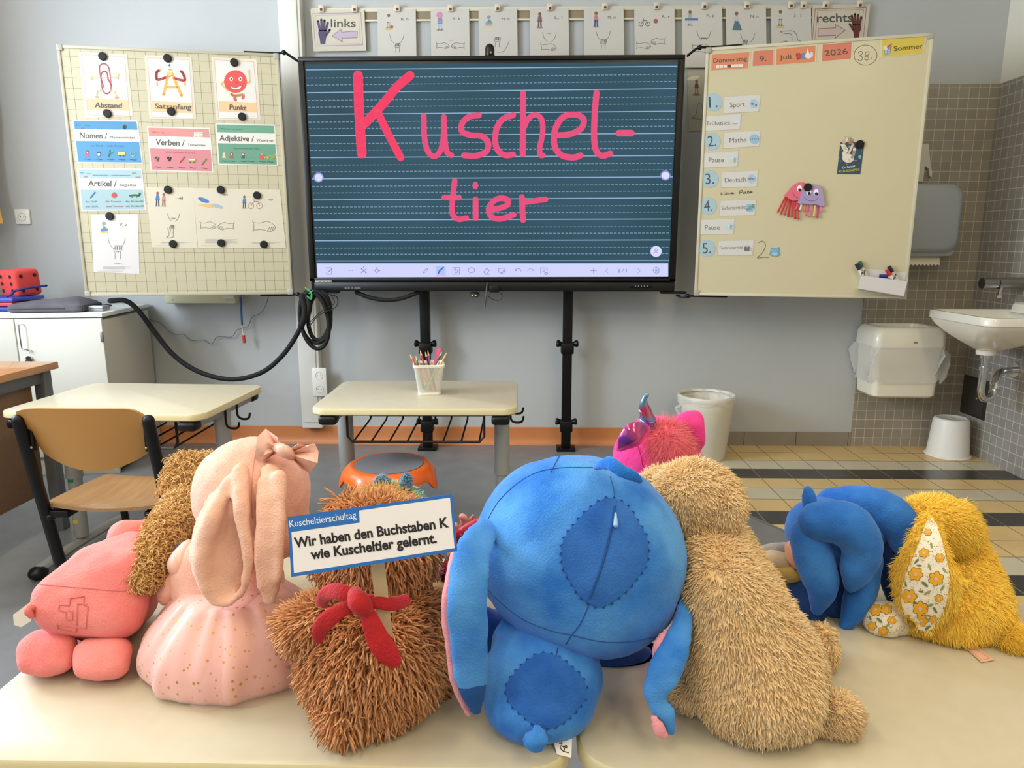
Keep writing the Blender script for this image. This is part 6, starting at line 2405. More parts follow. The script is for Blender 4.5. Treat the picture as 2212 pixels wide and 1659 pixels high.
# ================================================================== pink rabbit doll in a tulle skirt
t = thing('rabbit_doll', 'pale pink rabbit doll with long hanging ears, satin bow and starry skirt', 'soft toy', tuple(atz(480, 1450, .6)))
rp = plush('rabbit_pink', 'f8c6b4', 'efb5a2', .35, n=13)
rp2 = plush('rabbit_cream', 'f8cab4', 'f0bba4', .35, n=13)
satin = M('satin_pink', 'eeb9a6', .32, noise=(14, 'f3c5b2'), sheen=.3, coat=.2)
def skirt_mat():
    m = bpy.data.materials.new('skirt_stars')
    m.use_nodes = True
    nt = m.node_tree
    b = nt.nodes['Principled BSDF']
    tc = nt.nodes.new('ShaderNodeTexCoord')
    v = nt.nodes.new('ShaderNodeTexVoronoi')
    v.inputs['Scale'].default_value = 150
    nt.links.new(tc.outputs['Object'], v.inputs['Vector'])
    w = nt.nodes.new('ShaderNodeSeparateColor')
    nt.links.new(v.outputs['Color'], w.inputs[0])
    th = nt.nodes.new('ShaderNodeMath'); th.operation = 'MULTIPLY_ADD'; th.inputs[1].default_value = .34; th.inputs[2].default_value = -.01
    nt.links.new(w.outputs[0], th.inputs[0])
    lt = nt.nodes.new('ShaderNodeMath'); lt.operation = 'LESS_THAN'
    nt.links.new(v.outputs['Distance'], lt.inputs[0]); nt.links.new(th.outputs[0], lt.inputs[1])
    mx = nt.nodes.new('ShaderNodeMixRGB')
    mx.inputs[1].default_value = lin('e9b2a9'); mx.inputs[2].default_value = lin('c49a52')
    nt.links.new(lt.outputs[0], mx.inputs[0]); nt.links.new(mx.outputs[0], b.inputs['Base Color'])
    me_ = nt.nodes.new('ShaderNodeMath'); me_.operation = 'MULTIPLY'; me_.inputs[1].default_value = .7
    nt.links.new(lt.outputs[0], me_.inputs[0]); nt.links.new(me_.outputs[0], b.inputs['Metallic'])
    b.inputs['Roughness'].default_value = .42
    b.inputs['Sheen Weight'].default_value = .3
    return m
skm = skirt_mat()
Soft().e(455, 1250, .855, 90, 95, 55).e(530, 1260, .858, 85, 95, 55).build('torso', rp, t, voxel=.005)
hd = Soft().e(545, 1065, .858, 124, 122, 118).e(560, 1130, .858, 108, 90, 105).build('head', rp, t, voxel=.0045, smooth=8)
# ears: long drooping leaves with a raised rim and a hollow
def ear(pts, name, flatk, mat, fold=None):
    s = Soft().t(pts, flat=(tuple(ray(pts[1][0], pts[1][1])), flatk), n=20)
    return s
ear([(508, 1022, .82, 22), (490, 1090, .798, 48), (480, 1170, .788, 66), (484, 1240, .780, 62), (490, 1286, .776, 42)], 'ear', .22, rp).t([(520, 1018, .806, 20), (522, 1080, .784, 20), (528, 1150, .772, 17), (537, 1215, .767, 13), (528, 1270, .768, 9)]).t([(494, 1040, .80, 16), (462, 1110, .780, 20), (440, 1180, .772, 22), (440, 1245, .768, 18), (462, 1292, .768, 13), (494, 1302, .768, 11), (524, 1275, .768, 9)]).build('ear', rp2, t, voxel=.0035, smooth=9)
ear([(586, 1012, .815, 22), (580, 1080, .788, 27), (580, 1160, .776, 31), (581, 1240, .772, 28), (582, 1300, .772, 15)], 'ear', .45, rp).t([(566, 1040, .80, 13), (558, 1120, .778, 9), (556, 1200, .767, 8), (562, 1270, .765, 8)]).t([(604, 1030, .80, 16), (606, 1100, .784, 12), (604, 1180, .773, 10), (600, 1250, .770, 9)]).build('ear', rp2, t, voxel=.0035, smooth=5)
bvh_h = bvh_of([hd])
g = G()
seam(bvh_h, [(556, 950), (548, 1000), (544, 1060), (545, 1120)], .0006, M('rabbit_seam', 'd9a08e', .8), g)
g.build('seam', t)
# bow
def bow_lobe(name, pts, back):
    c = [at(*p) for p in pts]
    n = len(c)
    cen = sum(c, Vector()) / n
    kn = at(*back)
    rings = []
    s_ = Soft()
    for k in range(n):
        a, b = c[k], c[(k + 1) % n]
    vs, fs = [kn], []
    rows = 7
    for r in range(1, rows + 1):
        u = r / rows
        for k in range(n):
            p = kn.lerp(c[k], u)
            puff = math.sin(u * PI * .85) * .011 * (1 + .5 * math.sin(k * 2.4 + r * .6))
            p = p - ray(pts[0][0], pts[0][1]).normalized() * puff * (1 if k % 2 else .25)
            vs.append(p)
    for k in range(n - 1):
        fs.append([0, 1 + k, 2 + k])
        for r in range(rows - 1):
            a = 1 + r * n + k
            fs.append([a, a + n, a + n + 1, a + 1])
    g = G()
    N0 = len(vs)
    off = ray(pts[0][0], pts[0][1]).normalized() * .0035
    g.add(vs + [v + off for v in vs], fs + [[N0 + i for i in reversed(f)] for f in fs], satin)
    o = g.build(name, t, angle=80)
    return o
YB_ = .825
bow_lobe('bow_loop', [(602, 972, YB_), (600, 945, YB_), (574, 926, YB_ + .01), (556, 944, YB_), (553, 968, YB_ - .01), (551, 990, YB_), (562, 1004, YB_), (585, 988, YB_), (603, 976, YB_)], (604, 970, YB_ + .006))
bow_lobe('bow_loop', [(626, 970, YB_), (645, 958, YB_), (662, 962, YB_ + .01), (680, 958, YB_), (688, 975, YB_), (686, 1000, YB_ - .01), (668, 1022, YB_), (648, 1010, YB_), (628, 990, YB_)], (622, 980, YB_ + .006))
g = G()
g.tube([at(598, 966, .825), at(614, 974, .816), at(630, 985, .825)], [.006, .008, .006], satin, n=10)
g.build('bow_knot', t)
# sleeve and arm
Soft().t([(408, 1185, .86, 22), (393, 1215, .85, 30), (392, 1232, .85, 26)]).build('sleeve', satin, t, voxel=.004, smooth=4)
Soft().t([(395, 1225, .86, 22), (372, 1262, .85, 24), (362, 1285, .85, 22)]).build('arm', rp, t, voxel=.004, smooth=5)
# skirt
cw_ = Vector((at(486, 1440, .835).x + .020, .832, 0))
def skirt(r0, name, mat, zb, n=180, amp=.05, sc=1.0, ph=0):
    rings = []
    for k in range(15):
        u = k / 14
        z = .700 + (zb - .700) * u
        rr_ = (.058 + (.111 - .058) * math.sin(min(1, u * 1.25) * PI / 2) - .006 * (max(0, u - .85) / .15) ** 2) * sc
        ring = []
        for i in range(n):
            a = 2 * PI * i / n
            w = amp * (math.sin(a * 9 + ph + u) * .55 + math.sin(a * 15 + 2.2 * u + ph) * .35 + math.sin(a * 23 + ph * 2) * .18) * (1.25 - u * .5)
            ring.append(Vector((cw_.x + rr_ * (1 + w) * math.cos(a) * 1.06, cw_.y + rr_ * (1 + w) * math.sin(a) * .93, z)))
        rings.append(ring)
    g = G()
    g.loft(rings, mat, True, True)
    return g.build(name, t, angle=70)
skirt(.1, 'skirt', skm, .603)
tulle = M('tulle', 'f0c4bc', .5, alpha=.22, sheen=.6)
rings = []
for k in range(9):
    u = k / 8
    z = .688 - (.688 - .602) * u
    rr_ = .066 + .046 * math.sin(min(1, u * 1.15) * PI / 2)
    rings.append([Vector((cw_.x + .014 + rr_ * (1 + .035 * math.sin(a * 12 + u * 3) + .03 * math.sin(a * 7)) * math.cos(a) * 1.06, cw_.y + rr_ * (1 + .035 * math.sin(a * 12 + u * 3) + .03 * math.sin(a * 7)) * math.sin(a) * .92, z)) for a in [2 * PI * i / 160 for i in range(160)]])
g = G()
g.loft(rings, tulle, False, False)
g.build('tulle_overskirt', t, angle=80)
g = G()
P_ = [at(x, y, .862) for x, y in ((372, 1188), (380, 1175), (402, 1170), (408, 1176), (384, 1192))]
n = len(P_)
g.add(P_ + [p + Vector((0, .0015, 0)) for p in P_], [list(range(n)), list(range(2 * n - 1, n - 1, -1))] + [[i, (i + 1) % n, n + (i + 1) % n, n + i] for i in range(n)], M('label_dark', '6b655e', .7))
g.build('sewn_label', t)

# ================================================================== shaggy brown bear with red scarf
t = thing('shaggy_bear', 'shaggy brown plush bear with a red scarf holding up the paper sign', 'soft toy', tuple(atz(790, 1560, .6)))
bm1, bm2, bm3 = plush('shag_a', 'dc9c6a', 'd29260', .3, n=30), plush('shag_b', 'e6ac7c', 'daa06e', .3, n=30), plush('shag_c', 'ca8a58', 'd49462', .3, n=30)
SH = [bm1, bm2, bm3, bm2, bm1]
o = Soft().e(805, 1425, .735, 140, 125, 115).e(742, 1546, .682, 40, 38, 34).e(835, 1350, .775, 100, 80, 80).e(800, 1500, .715, 90, 60, 70).build('body', bm1, t, voxel=.005, smooth=5)
fur(o, 9500, .0175, .0016, SH, lay=(0, 0, -1), kn=.55, kl=.6, kr=.36, curl=.06, droop=.35, K_=5, seed=11)
o = Soft().e(812, 1185, .785, 122, 100, 100).e(742, 1094, .80, 28, 22, 20).build('head', bm1, t, voxel=.005, smooth=5)
fur(o, 5500, .017, .0016, SH, kn=.55, kl=.6, kr=.33, curl=.05, droop=.35, K_=5, seed=12)
o = Soft().t([(735, 1335, .745, 42), (690, 1342, .725, 44), (652, 1354, .72, 38)]).build('arm', bm1, t, voxel=.005, smooth=4)
fur(o, 3000, .0165, .0016, SH, lay=(-.5, 0, -.8), kn=.6, kl=.55, kr=.33, curl=.05, droop=.3, K_=5, seed=13)
o = Soft().t([(880, 1325, .765, 42), (925, 1345, .765, 44), (955, 1375, .775, 40)]).build('arm', bm1, t, voxel=.005, smooth=4)
fur(o, 2800, .0165, .0016, SH, lay=(.4, 0, -.8), kn=.6, kl=.55, kr=.33, curl=.05, droop=.3, K_=5, seed=14)
o = Soft().e(905, 1478, .775, 50, 42, 60).build('leg', bm1, t, voxel=.005, smooth=4)
fur(o, 2200, .0165, .0016, SH, kn=.55, kl=.6, kr=.33, curl=.05, droop=.3, K_=5, seed=15)
scarf = M('scarf_red', 'c0161f', .8, noise=(60, 'ad1119'), bump=(380, .4), sheen=.4)
Ys = .648
def strip(pts, name, flatk=.28, tw=0):
    P = [at(a, b, y) for a, b, y, r in pts]
    r = [msz(q[3], p) for q, p in zip(pts, P)]
    g = G()
    g.tube(P, r, scarf, n=14, sub=6, flat=(tuple(ray(pts[0][0], pts[0][1])), flatk))
    return g.build(name, t, angle=60)
strip([(776, 1300, Ys - .004, 16), (735, 1278, Ys, 17), (706, 1282, Ys + .012, 16), (692, 1305, Ys + .03, 14)], 'scarf_band', .4)
strip([(778, 1298, Ys - .004, 15), (820, 1300, Ys - .002, 16), (850, 1304, Ys + .006, 15), (880, 1296, Ys + .03, 14)], 'scarf_band', .4)
strip([(768, 1304, Ys - .008, 13), (735, 1320, Ys - .012, 16), (706, 1340, Ys - .014, 20), (690, 1365, Ys - .012, 17), (688, 1386, Ys - .01, 9)], 'scarf_tail')
strip([(784, 1306, Ys - .008, 13), (800, 1340, Ys - .014, 19), (816, 1380, Ys - .018, 24), (838, 1412, Ys - .018, 24), (856, 1432, Ys - .016, 14)], 'scarf_tail')
g = G()
g.tube([at(768, 1284, Ys - .006), at(774, 1298, Ys - .014), at(784, 1312, Ys - .012), at(788, 1322, Ys - .006)], [.008, .0105, .010, .007], scarf, n=12)
g.tube([at(762, 1306, Ys - .010), at(774, 1304, Ys - .016), at(788, 1298, Ys - .010)], [.005, .008, .005], scarf, n=10)
g.build('scarf_knot', t)

# sign on a stick
t = thing('paper_sign', 'white paper sign with blue border on a wooden stick, reading Wir haben den Buchstaben K', 'sign', tuple(at(832, 1370, .656)))
stw = wood('stick_wood', 'dcc49a', 'd3b98c', (12, 12, 1.5), .6, .0)
a0, a1 = at(806, 1140, .632), at(834, 1372, .656)
d = (a1 - a0).normalized()
w = d.cross(ray(820, 1250)).normalized() * .0068
th = ray(820, 1250).normalized() * .002
g = G()
for q0, q1 in ((a0, a1),):
    g.add([q0 - w, q0 + w, q1 + w, q1 - w, q0 - w + th, q0 + w + th, q1 + w + th, q1 - w + th], [[0, 1, 2, 3], [7, 6, 5, 4], [0, 4, 5, 1], [1, 5, 6, 2], [2, 6, 7, 3], [3, 7, 4, 0]], stw)
g.build('stick', t)
sn = Vector((0, -1, .24)).normalized()
f = Flat(at(805, 1155, .627), sn, 0.0)
QD = [(622, 1117), (977, 1067), (988, 1190), (630, 1246)]
f.paper(QD, K('2a6fc0', .35), .0012)
f.poly([(628, 1124), (972, 1075), (982, 1184), (635, 1238)], K('f3eff0', .4))
f.poly([(622, 1117), (775, 1095), (777, 1129), (625, 1150)], K('2a6fc0', .35))
f.text('Kuscheltierschultag', 626, 1139, 770, 1119, 15, K('f4f2f4'), .0)
f.text('Wir haben den Buchstaben K', 637, 1183, 970, 1138, 21, K('1d1b1e'), .032)
f.text('wie Kuscheltier gelernt.', 672, 1208, 944, 1172, 21, K('1d1b1e'), .032)
f.build('sign_card', parent=t)

# ================================================================== tan creature behind the sign
t = thing('tan_soft_toy', 'tan furry soft toy with two blue ears peeking over the paper sign', 'soft toy', tuple(atz(840, 1330, .6)))
f1, f2 = plush('tan_fur_a', 'dcb472', 'd0a664', .2, n=20), plush('tan_fur_b', 'e6c282', 'dab272', .2, n=20)
o = Soft().e(828, 1135, .97, 92, 86, 70).e(828, 1240, .97, 80, 110, 60).build('body', f1, t, voxel=.005, smooth=4)
fur(o, 7000, .010, .0009, [f1, f2], kn=.5, kl=.5, kr=.3, K_=4, seed=21, blunt=False)
m1 = plush('mint_fur', 'b4dec4', 'a2d0b6', .2, n=30)
o = Soft().e(850, 1115, 1.0, 78, 74, 40).build('hood', m1, t, voxel=.005, smooth=4)
fur(o, 2600, .006, .0009, [m1], kn=.7, kl=.2, kr=.5, K_=4, seed=22)
b1 = plush('teal_fur', '8fb4cc', '6f96b4', .2, n=60)
for px, py, rx, rz, ro in ((826, 1042, 16, 14, -20), (878, 1042, 11, 20, 0)):
    o = Soft().e(px, py, .992, rx, rz, 8, ro).build('ear', b1, t, voxel=.003, smooth=3)
    fur(o, 700, .004, .0008, [b1], kn=.8, kl=.1, kr=.5, K_=3, seed=23 + rx)

# ================================================================== doll with polka dot headband
t = thing('cloth_doll', 'cloth doll with a red dotted headband hidden behind the big blue plush', 'soft toy', tuple(atz(985, 1330, .6)))
skin = M('doll_skin', 'ecc39c', .7, sheen=.2)
Soft().e(1030, 1200, .98, 66, 70, 60).build('head', skin, t, voxel=.005)
dots = bpy.data.materials.new('polka_red')
dots.use_nodes = True
nt = dots.node_tree
tc = nt.nodes.new('ShaderNodeTexCoord'); vo = nt.nodes.new('ShaderNodeTexVoronoi'); vo.inputs['Scale'].default_value = 130; vo.inputs['Randomness'].default_value = .3
nt.links.new(tc.outputs['Object'], vo.inputs['Vector'])
lt = nt.nodes.new('ShaderNodeMath'); lt.operation = 'LESS_THAN'; lt.inputs[1].default_value = .28
nt.links.new(vo.outputs['Distance'], lt.inputs[0])
mx = nt.nodes.new('ShaderNodeMixRGB'); mx.inputs[1].default_value = lin('bb2440'); mx.inputs[2].default_value = lin('e06a7c')
nt.links.new(lt.outputs[0], mx.inputs[0]); nt.links.new(mx.outputs[0], nt.nodes['Principled BSDF'].inputs['Base Color'])
g = G()
g.tube([at(975, 1172, .945), at(992, 1155, .93), at(1010, 1143, .925), at(1030, 1132, .925), at(1055, 1124, .935)], .0075, dots, n=12, flat=(tuple(ray(1000, 1150)), .5))
g.build('headband', t)
hp = plush('doll_hair_pink', 'e3a093', 'd98f84', .3)
for pts in ([(1000, 1138, .96, 9), (1003, 1120, .955, 8), (997, 1116, .95, 6)], [(1012, 1130, .96, 7), (1020, 1118, .955, 5), (1022, 1113, .95, 3)], [(988, 1145, .955, 8), (984, 1135, .95, 6)]):
    Soft().t(pts).build('hair_tuft', hp, t, voxel=.0025, smooth=2)
Soft().e(985, 1240, .94, 34, 48, 40).e(995, 1290, .94, 45, 45, 40).build('dress', M('doll_dress', '8f1c30', .8, sheen=.3), t, voxel=.005)
lace = plush('doll_lace', 'd98a94', 'cf7a86', .3)
o = Soft().e(944, 1240, .925, 9, 26, 12, 20).build('lace_collar', lace, t, voxel=.0025, smooth=2)
fur(o, 300, .004, .0008, [lace], kn=.7, kl=.2, kr=.6, K_=3, seed=31)
Soft().e(925, 1275, .915, 42, 26, 26).e(950, 1282, .92, 40, 25, 26).build('arm', M('doll_arm', 'c9a574', .75, sheen=.2), t, voxel=.004)

# ================================================================== big blue plush
t = thing('blue_plush', 'big bright blue plush with a round head and long hanging ears, seen from behind', 'soft toy', tuple(atz(1170, 1590, .6)))
bl1 = plush('plush_blue', '2870ca', '589ee4', .6, n=13)
bl2 = plush('plush_blue_dark', '2259ae', '3a74c6', .45, n=15)
bl3 = plush('plush_blue_tip', '1f4a8a', '285596', .3)
pnk = plush('ear_pink', 'f0a8b0', 'ea9da8', .4)
thread = M('thread_navy', '1f4a90', .7)
hd = Soft().e(1252, 1192, .79, 232, 208, 185, 18).e(1262, 1245, .78, 205, 168, 170, 12).build('head', bl1, t, voxel=.0055, smooth=8)
bd = Soft().e(1172, 1465, .725, 132, 115, 100).e(1180, 1395, .76, 120, 90, 85).e(1165, 1520, .712, 122, 78, 95).build('body', bl1, t, voxel=.005, smooth=8)
bvb, bvd = bvh_of([hd]), bvh_of([bd])
Soft().t([(1056, 1135, .75, 30), (1020, 1200, .70, 44), (1012, 1290, .675, 48), (1014, 1370, .67, 47), (1016, 1450, .668, 42), (1020, 1480, .668, 38)], flat=(tuple(ray(1012, 1300)), .34), n=20).build('ear', bl1, t, voxel=.0045, smooth=5)
Soft().t([(1020, 1478, .668, 37), (1024, 1505, .668, 30), (1028, 1540, .67, 14)], flat=(tuple(ray(1020, 1500)), .36), n=20).build('ear_tip', bl3, t, voxel=.004, smooth=4)
Soft().t([(985, 1190, .715, 12), (970, 1260, .685, 13), (968, 1340, .678, 14), (976, 1420, .676, 14), (990, 1490, .676, 13), (1012, 1545, .677, 7)], n=12).build('ear_lining', pnk, t, voxel=.0035, smooth=3)
Soft().t([(1480, 1270, .77, 14), (1478, 1330, .73, 22), (1462, 1395, .70, 32), (1436, 1450, .69, 38), (1416, 1505, .685, 27), (1440, 1545, .682, 22), (1450, 1585, .68, 12)], flat=(tuple(ray(1450, 1420)), .42), n=20).build('ear', bl1, t, voxel=.004, smooth=4)
Soft().t([(1412, 1548, .678, 8), (1424, 1575, .674, 16), (1438, 1593, .673, 10)], flat=(tuple(ray(1430, 1570)), .5), n=14).build('ear_lining', pnk, t, voxel=.003, smooth=3)
Soft().t([(1440, 1365, .715, 10), (1425, 1400, .705, 17), (1416, 1435, .70, 12)], flat=(tuple(ray(1430, 1400)), .4), n=14).build('ear_lining', pnk, t, voxel=.003, smooth=3)
Soft().t([(1300, 1410, .86, 55), (1350, 1428, .86, 52), (1395, 1440, .865, 38)]).build('arm', plush('plush_blue_violet', '3458b0', '3d60b8', .4), t, voxel=.005)
Soft().t([(1080, 1370, .84, 48), (1000, 1335, .80, 40), (958, 1340, .785, 30)]).build('arm', bl2, t, voxel=.005)
Soft().t([(948, 1336, .782, 20), (926, 1328, .778, 11)]).build('paw_tip', bl3, t, voxel=.003, smooth=3)
Soft().t([(1160, 1568, .66, 10), (1163, 1588, .655, 24), (1158, 1602, .652, 30), (1160, 1616, .652, 20)], flat=(tuple(ray(1160, 1600)), .5)).build('tail', bl1, t, voxel=.003, smooth=4)
Soft().t([(1282, 1010, .755, 6), (1315, 1000, .73, 18), (1345, 1018, .72, 17), (1372, 1030, .72, 15), (1386, 1042, .723, 10)], flat=(tuple(ray(1340, 1015)), .5)).build('cloth_flap', bl1, t, voxel=.003, smooth=3)
# stitched oval patches, seams and zip
def oval(cx, cy, rx, ry, rot, n=14, wob=.06):
    out = []
    for i in range(n):
        a = 2 * PI * i / n
        k = 1 + wob * math.cos(a * 4 + .6)
        x, y = rx * k * math.cos(a), ry * k * math.sin(a)
        c, s_ = math.cos(R_(rot)), math.sin(R_(rot))
        out.append((cx + x * c - y * s_, cy + x * s_ + y * c))
    return out
ov1 = oval(1306, 1193, 88, 112, 14)
ov2 = oval(1180, 1492, 82, 76, 6)
patch(bvb, ov1, bl2, 'sewn_patch', t)
patch(bvd, ov2, bl2, 'sewn_patch', t)
g = G()
stitches(bvb, ov1, thread, g)
g.build('edge_stitching', t)
g = G()
stitches(bvd, ov2, thread, g)
g.build('edge_stitching', t)
g = G()
seam(bvb, [(1208, 985), (1190, 1020)], .0006, thread, g)
seam(bvb, [(1318, 1030), (1326, 1060), (1328, 1092)], .0006, thread, g)
seam(bvb, [(1048, 1265), (1080, 1300), (1130, 1338), (1190, 1362), (1235, 1372), (1300, 1386), (1360, 1386), (1420, 1375)], .0006, thread, g)
seam(bvb, [(1275, 1300), (1255, 1345), (1235, 1372), (1222, 1392)], .0006, thread, g)
seam(bvb, [(1040, 1150), (1080, 1080), (1140, 1030), (1200, 1012), (1280, 1010)], .0006, thread, g)
seam(bvd, [(1205, 1400), (1196, 1440), (1184, 1500), (1166, 1565)], .0007, thread, g)
g.build('seam', t)
g = G()
seam(bvb, [(1327, 1095), (1318, 1150), (1300, 1220), (1274, 1290)], .0013, bl3, g, lift=.0016)
g.build('zip', t)
g = G()
q = drape(bvb, 1327, 1112, .004)
q2 = drape(bvb, 1327, 1136, .004)
g.tube([q, q.lerp(q2, .6), q2], [.0012, .0024, .0030], M('zip_puller', '8fb4e0', .35, metal=.2), n=10)
g.build('zip_puller', t)
t2 = t
f = Flat(at(1222, 1606, .676), Vector((0, -.5, 1)).normalized(), 0)
f.paper([(1182, 1594), (1196, 1604), (1203, 1630), (1234, 1637), (1236, 1590), (1232, 1588)], M('label_white', 'ece6dc', .7), .0006)
f.stroke([(1228, 1626), (1216, 1622), (1210, 1614), (1213, 1611), (1219, 1616), (1218, 1623)], 2.2, K('1b1a1a'))
f.stroke([(1224, 1616), (1219, 1612), (1224, 1611), (1224, 1616)], 2, K('1b1a1a')); f.stroke([(1208, 1605), (1214, 1608), (1213, 1603)], 2, K('1b1a1a'))
f.rect(1196, 1595, 1209, 1601, K('2a2624'), 1)
f.build('sewn_label', parent=t)

# ================================================================== pink unicorn
t = thing('pink_unicorn', 'bright pink plush unicorn with shiny horn behind the blue and the tan plush', 'soft toy', tuple(atz(1430, 1330, .6)))
up = plush('unicorn_pink', 'ee4a9a', 'e03a8a', .5, n=14)
o = Soft().e(1416, 990, 1.0, 94, 92, 88).e(1420, 1030, 1.0, 88, 80, 85).build('head', up, t, voxel=.005)
Soft().e(1420, 1170, 1.02, 85, 130, 75).e(1420, 1280, 1.0, 100, 80, 80).build('body', up, t, voxel=.006)
bu = bvh_of([o])
coral = plush('mane_coral', 'ff8d96', 'fb7e90', .3, n=20)
mb = Soft().e(1442, 970, .965, 46, 58, 60, -20).e(1462, 1000, .955, 36, 50, 50).build('mane', coral, t, voxel=.004, smooth=6)
fur(mb, 7000, .016, .00035, [coral], lay=(.3, 0, -.8), kn=.5, kl=.7, kr=.35, K_=4, seed=41, blunt=False)
holo = bpy.data.materials.new('holographic')
holo.use_nodes = True
nt = holo.node_tree
pb_ = nt.nodes['Principled BSDF']
tc = nt.nodes.new('ShaderNodeTexCoord'); n_ = nt.nodes.new('ShaderNodeTexNoise'); n_.inputs['Scale'].default_value = 38; n_.inputs['Detail'].default_value = 1
nt.links.new(tc.outputs['Object'], n_.inputs['Vector'])
r_ = nt.nodes.new('ShaderNodeValToRGB')
r_.color_ramp.elements[0].position, r_.color_ramp.elements[1].position = .3, .72
r_.color_ramp.elements[0].color, r_.color_ramp.elements[1].color = lin('7a4ac8'), lin('c84a6a')
e_ = r_.color_ramp.elements.new(.45); e_.color = lin('a24ac0')
e_ = r_.color_ramp.elements.new(.56); e_.color = lin('6aa0b4')
nt.links.new(n_.outputs['Fac'], r_.inputs[0]); nt.links.new(r_.outputs[0], pb_.inputs['Base Color'])
pb_.inputs['Metallic'].default_value = .75
pb_.inputs['Roughness'].default_value = .22
g = G()
P_ = [(1402, 918, .965, 17), (1396, 895, .962, 14), (1391, 875, .96, 10), (1392, 862, .958, 6), (1397, 853, .958, 5)]
Q_ = [at(*p[:3]) for p in P_]
g.tube(Q_, [msz(p[3], q) for p, q in zip(P_, Q_)], holo, n=16, sub=6)
for k in (1, 2):
    pass
g.build('horn', t)
g = G()
for px, py, r in ((1399, 904, 16), (1393, 884, 12)):
    c = at(px, py, .9625)
    k_ = msz(r, c)
    g.tube([c + Vector((math.cos(a) * k_, math.sin(a) * k_, .004 * math.sin(a))) for a in [2 * PI * i / 12 for i in range(12)]], .0012, holo, n=6, closed=True)
g.build('horn_band', t)
Soft().t([(1400, 926, .945, 12), (1372, 938, .925, 26), (1348, 958, .925, 18), (1334, 974, .93, 4)], flat=(tuple(ray(1370, 940)), .4)).build('ear', up, t, voxel=.003, smooth=3)
shin = M('ear_shiny_purple', '6f2a78', .18, metal=.4, noise=(60, 'c03a72'), coat=.6)
g = G()
P_ = [(1396, 922, .925, 9), (1372, 932, .91, 22), (1350, 950, .91, 15), (1336, 968, .915, 2)]
Q_ = [at(*p[:3]) for p in P_]
g.tube(Q_, [msz(p[3], q) for p, q in zip(P_, Q_)], shin, n=16, sub=6, flat=(tuple(ray(1370, 940)), .3))
g.build('ear_lining', t)
Soft().e(1486, 914, .985, 36, 28, 20, -25).t([(1496, 920, .985, 26), (1506, 950, .98, 18), (1506, 972, .98, 9)]).build('ear', up, t, voxel=.0035, smooth=5)
g = G()
seam(bu, [(1374, 952), (1384, 985), (1390, 1020)], .0006, M('unicorn_seam', 'a8206a', .8), g)
g.build('seam', t)

# ================================================================== tan dog
t = thing('tan_dog', 'large tan furry plush dog with a round tail, seen from behind', 'soft toy', tuple(atz(1640, 1590, .6)))
d1_, d2_, d3_ = plush('dog_a', 'eed0a2', 'e6c592', .3, n=14), plush('dog_b', 'f4d8ac', 'eccc9c', .3, n=14), plush('dog_c', 'e6c694', 'eccc9a', .3, n=14)
DG = [d1_, d2_, d3_, d2_]
o = Soft().hull([(1535, 1185, .83, 70), (1570, 1165, .86, 46), (1560, 1290, .76, 90), (1622, 1290, .80, 68), (1570, 1430, hy(1570, 1430, .066), 94), (1690, 1425, hy(1690, 1425, .066), 84), (1580, 1512, hy(1580, 1512, .04), 70), (1710, 1524, hy(1710, 1524, .036), 66), (1645, 1535, hy(1645, 1535, .036), 68), (1600, 1400, .86, 80), (1710, 1480, .84, 70)]).build('body', d1_, t, voxel=.006, smooth=10)
fur(o, 24000, .0085, .0015, DG, lay=(.05, -.1, -1), kn=.42, kl=.75, kr=.26, droop=.2, K_=4, seed=51, blunt=False)
o = Soft().e(1506, 1088, .86, 100, 92, 95, 15).e(1440, 1060, .90, 62, 50, 60).build('head', d1_, t, voxel=.006, smooth=8)
fur(o, 10000, .008, .0015, DG, lay=(.35, -.1, -.9), kn=.42, kl=.7, kr=.28, droop=.2, K_=4, seed=52, blunt=False)
o = Soft().e(1570, 1110, .815, 36, 46, 26, 10).build('ear', d1_, t, voxel=.005, smooth=5)
fur(o, 2400, .008, .0015, DG, lay=(.1, 0, -1), kn=.42, kl=.7, kr=.28, K_=4, seed=55, blunt=False)
o = Soft().e(1814, 1543, hy(1814, 1543, .024), 42, 44, 40).e(1775, 1550, .71, 38, 32, 36).build('tail', d1_, t, voxel=.005, smooth=5)
fur(o, 3400, .0085, .0013, DG, lay=(.6, 0, -.5), kn=.45, kl=.55, kr=.32, K_=4, seed=53, blunt=False)
o = Soft().e(1778, 1400, .84, 24, 50, 40).build('leg', d1_, t, voxel=.005, smooth=5)
fur(o, 2000, .008, .0013, DG, lay=(0, 0, -1), kn=.45, kl=.6, kr=.3, K_=4, seed=54, blunt=False)
o = Soft().e(1500, 1490, hy(1500, 1490, .03), 46, 40, 46).build('leg', d1_, t, voxel=.005, smooth=5)
fur(o, 2200, .0085, .0014, DG, lay=(-.3, 0, -1), kn=.45, kl=.6, kr=.3, K_=4, seed=56, blunt=False)

# ================================================================== blue plush with drooping lobes
t = thing('lobed_plush', 'deep blue plush with several drooping soft lobes between the tan dog and the yellow rabbit', 'soft toy', tuple(atz(1810, 1355, .6)))
lb1 = plush('lobe_blue', '2460b4', '3f82d2', .55, n=12)
lb2 = plush('lobe_blue_deep', '1f3f78', '264a88', .4, n=6)
Soft().e(1782, 1150, 1.0, 84, 78, 80).e(1850, 1130, 1.02, 80, 60, 70).build('head', lb1, t, voxel=.005)
Soft().t([(1765, 1128, .945, 42), (1825, 1130, .93, 50), (1862, 1180, .925, 42), (1848, 1235, .925, 34), (1835, 1268, .925, 14)]).build('lobe', lb1, t, voxel=.0045, smooth=4)
Soft().t([(1800, 1092, 1.02, 40), (1880, 1092, 1.0, 44), (1940, 1130, .985, 44), (1962, 1180, .975, 36), (1972, 1212, .97, 20)]).build('lobe', lb1, t, voxel=.0045, smooth=4)
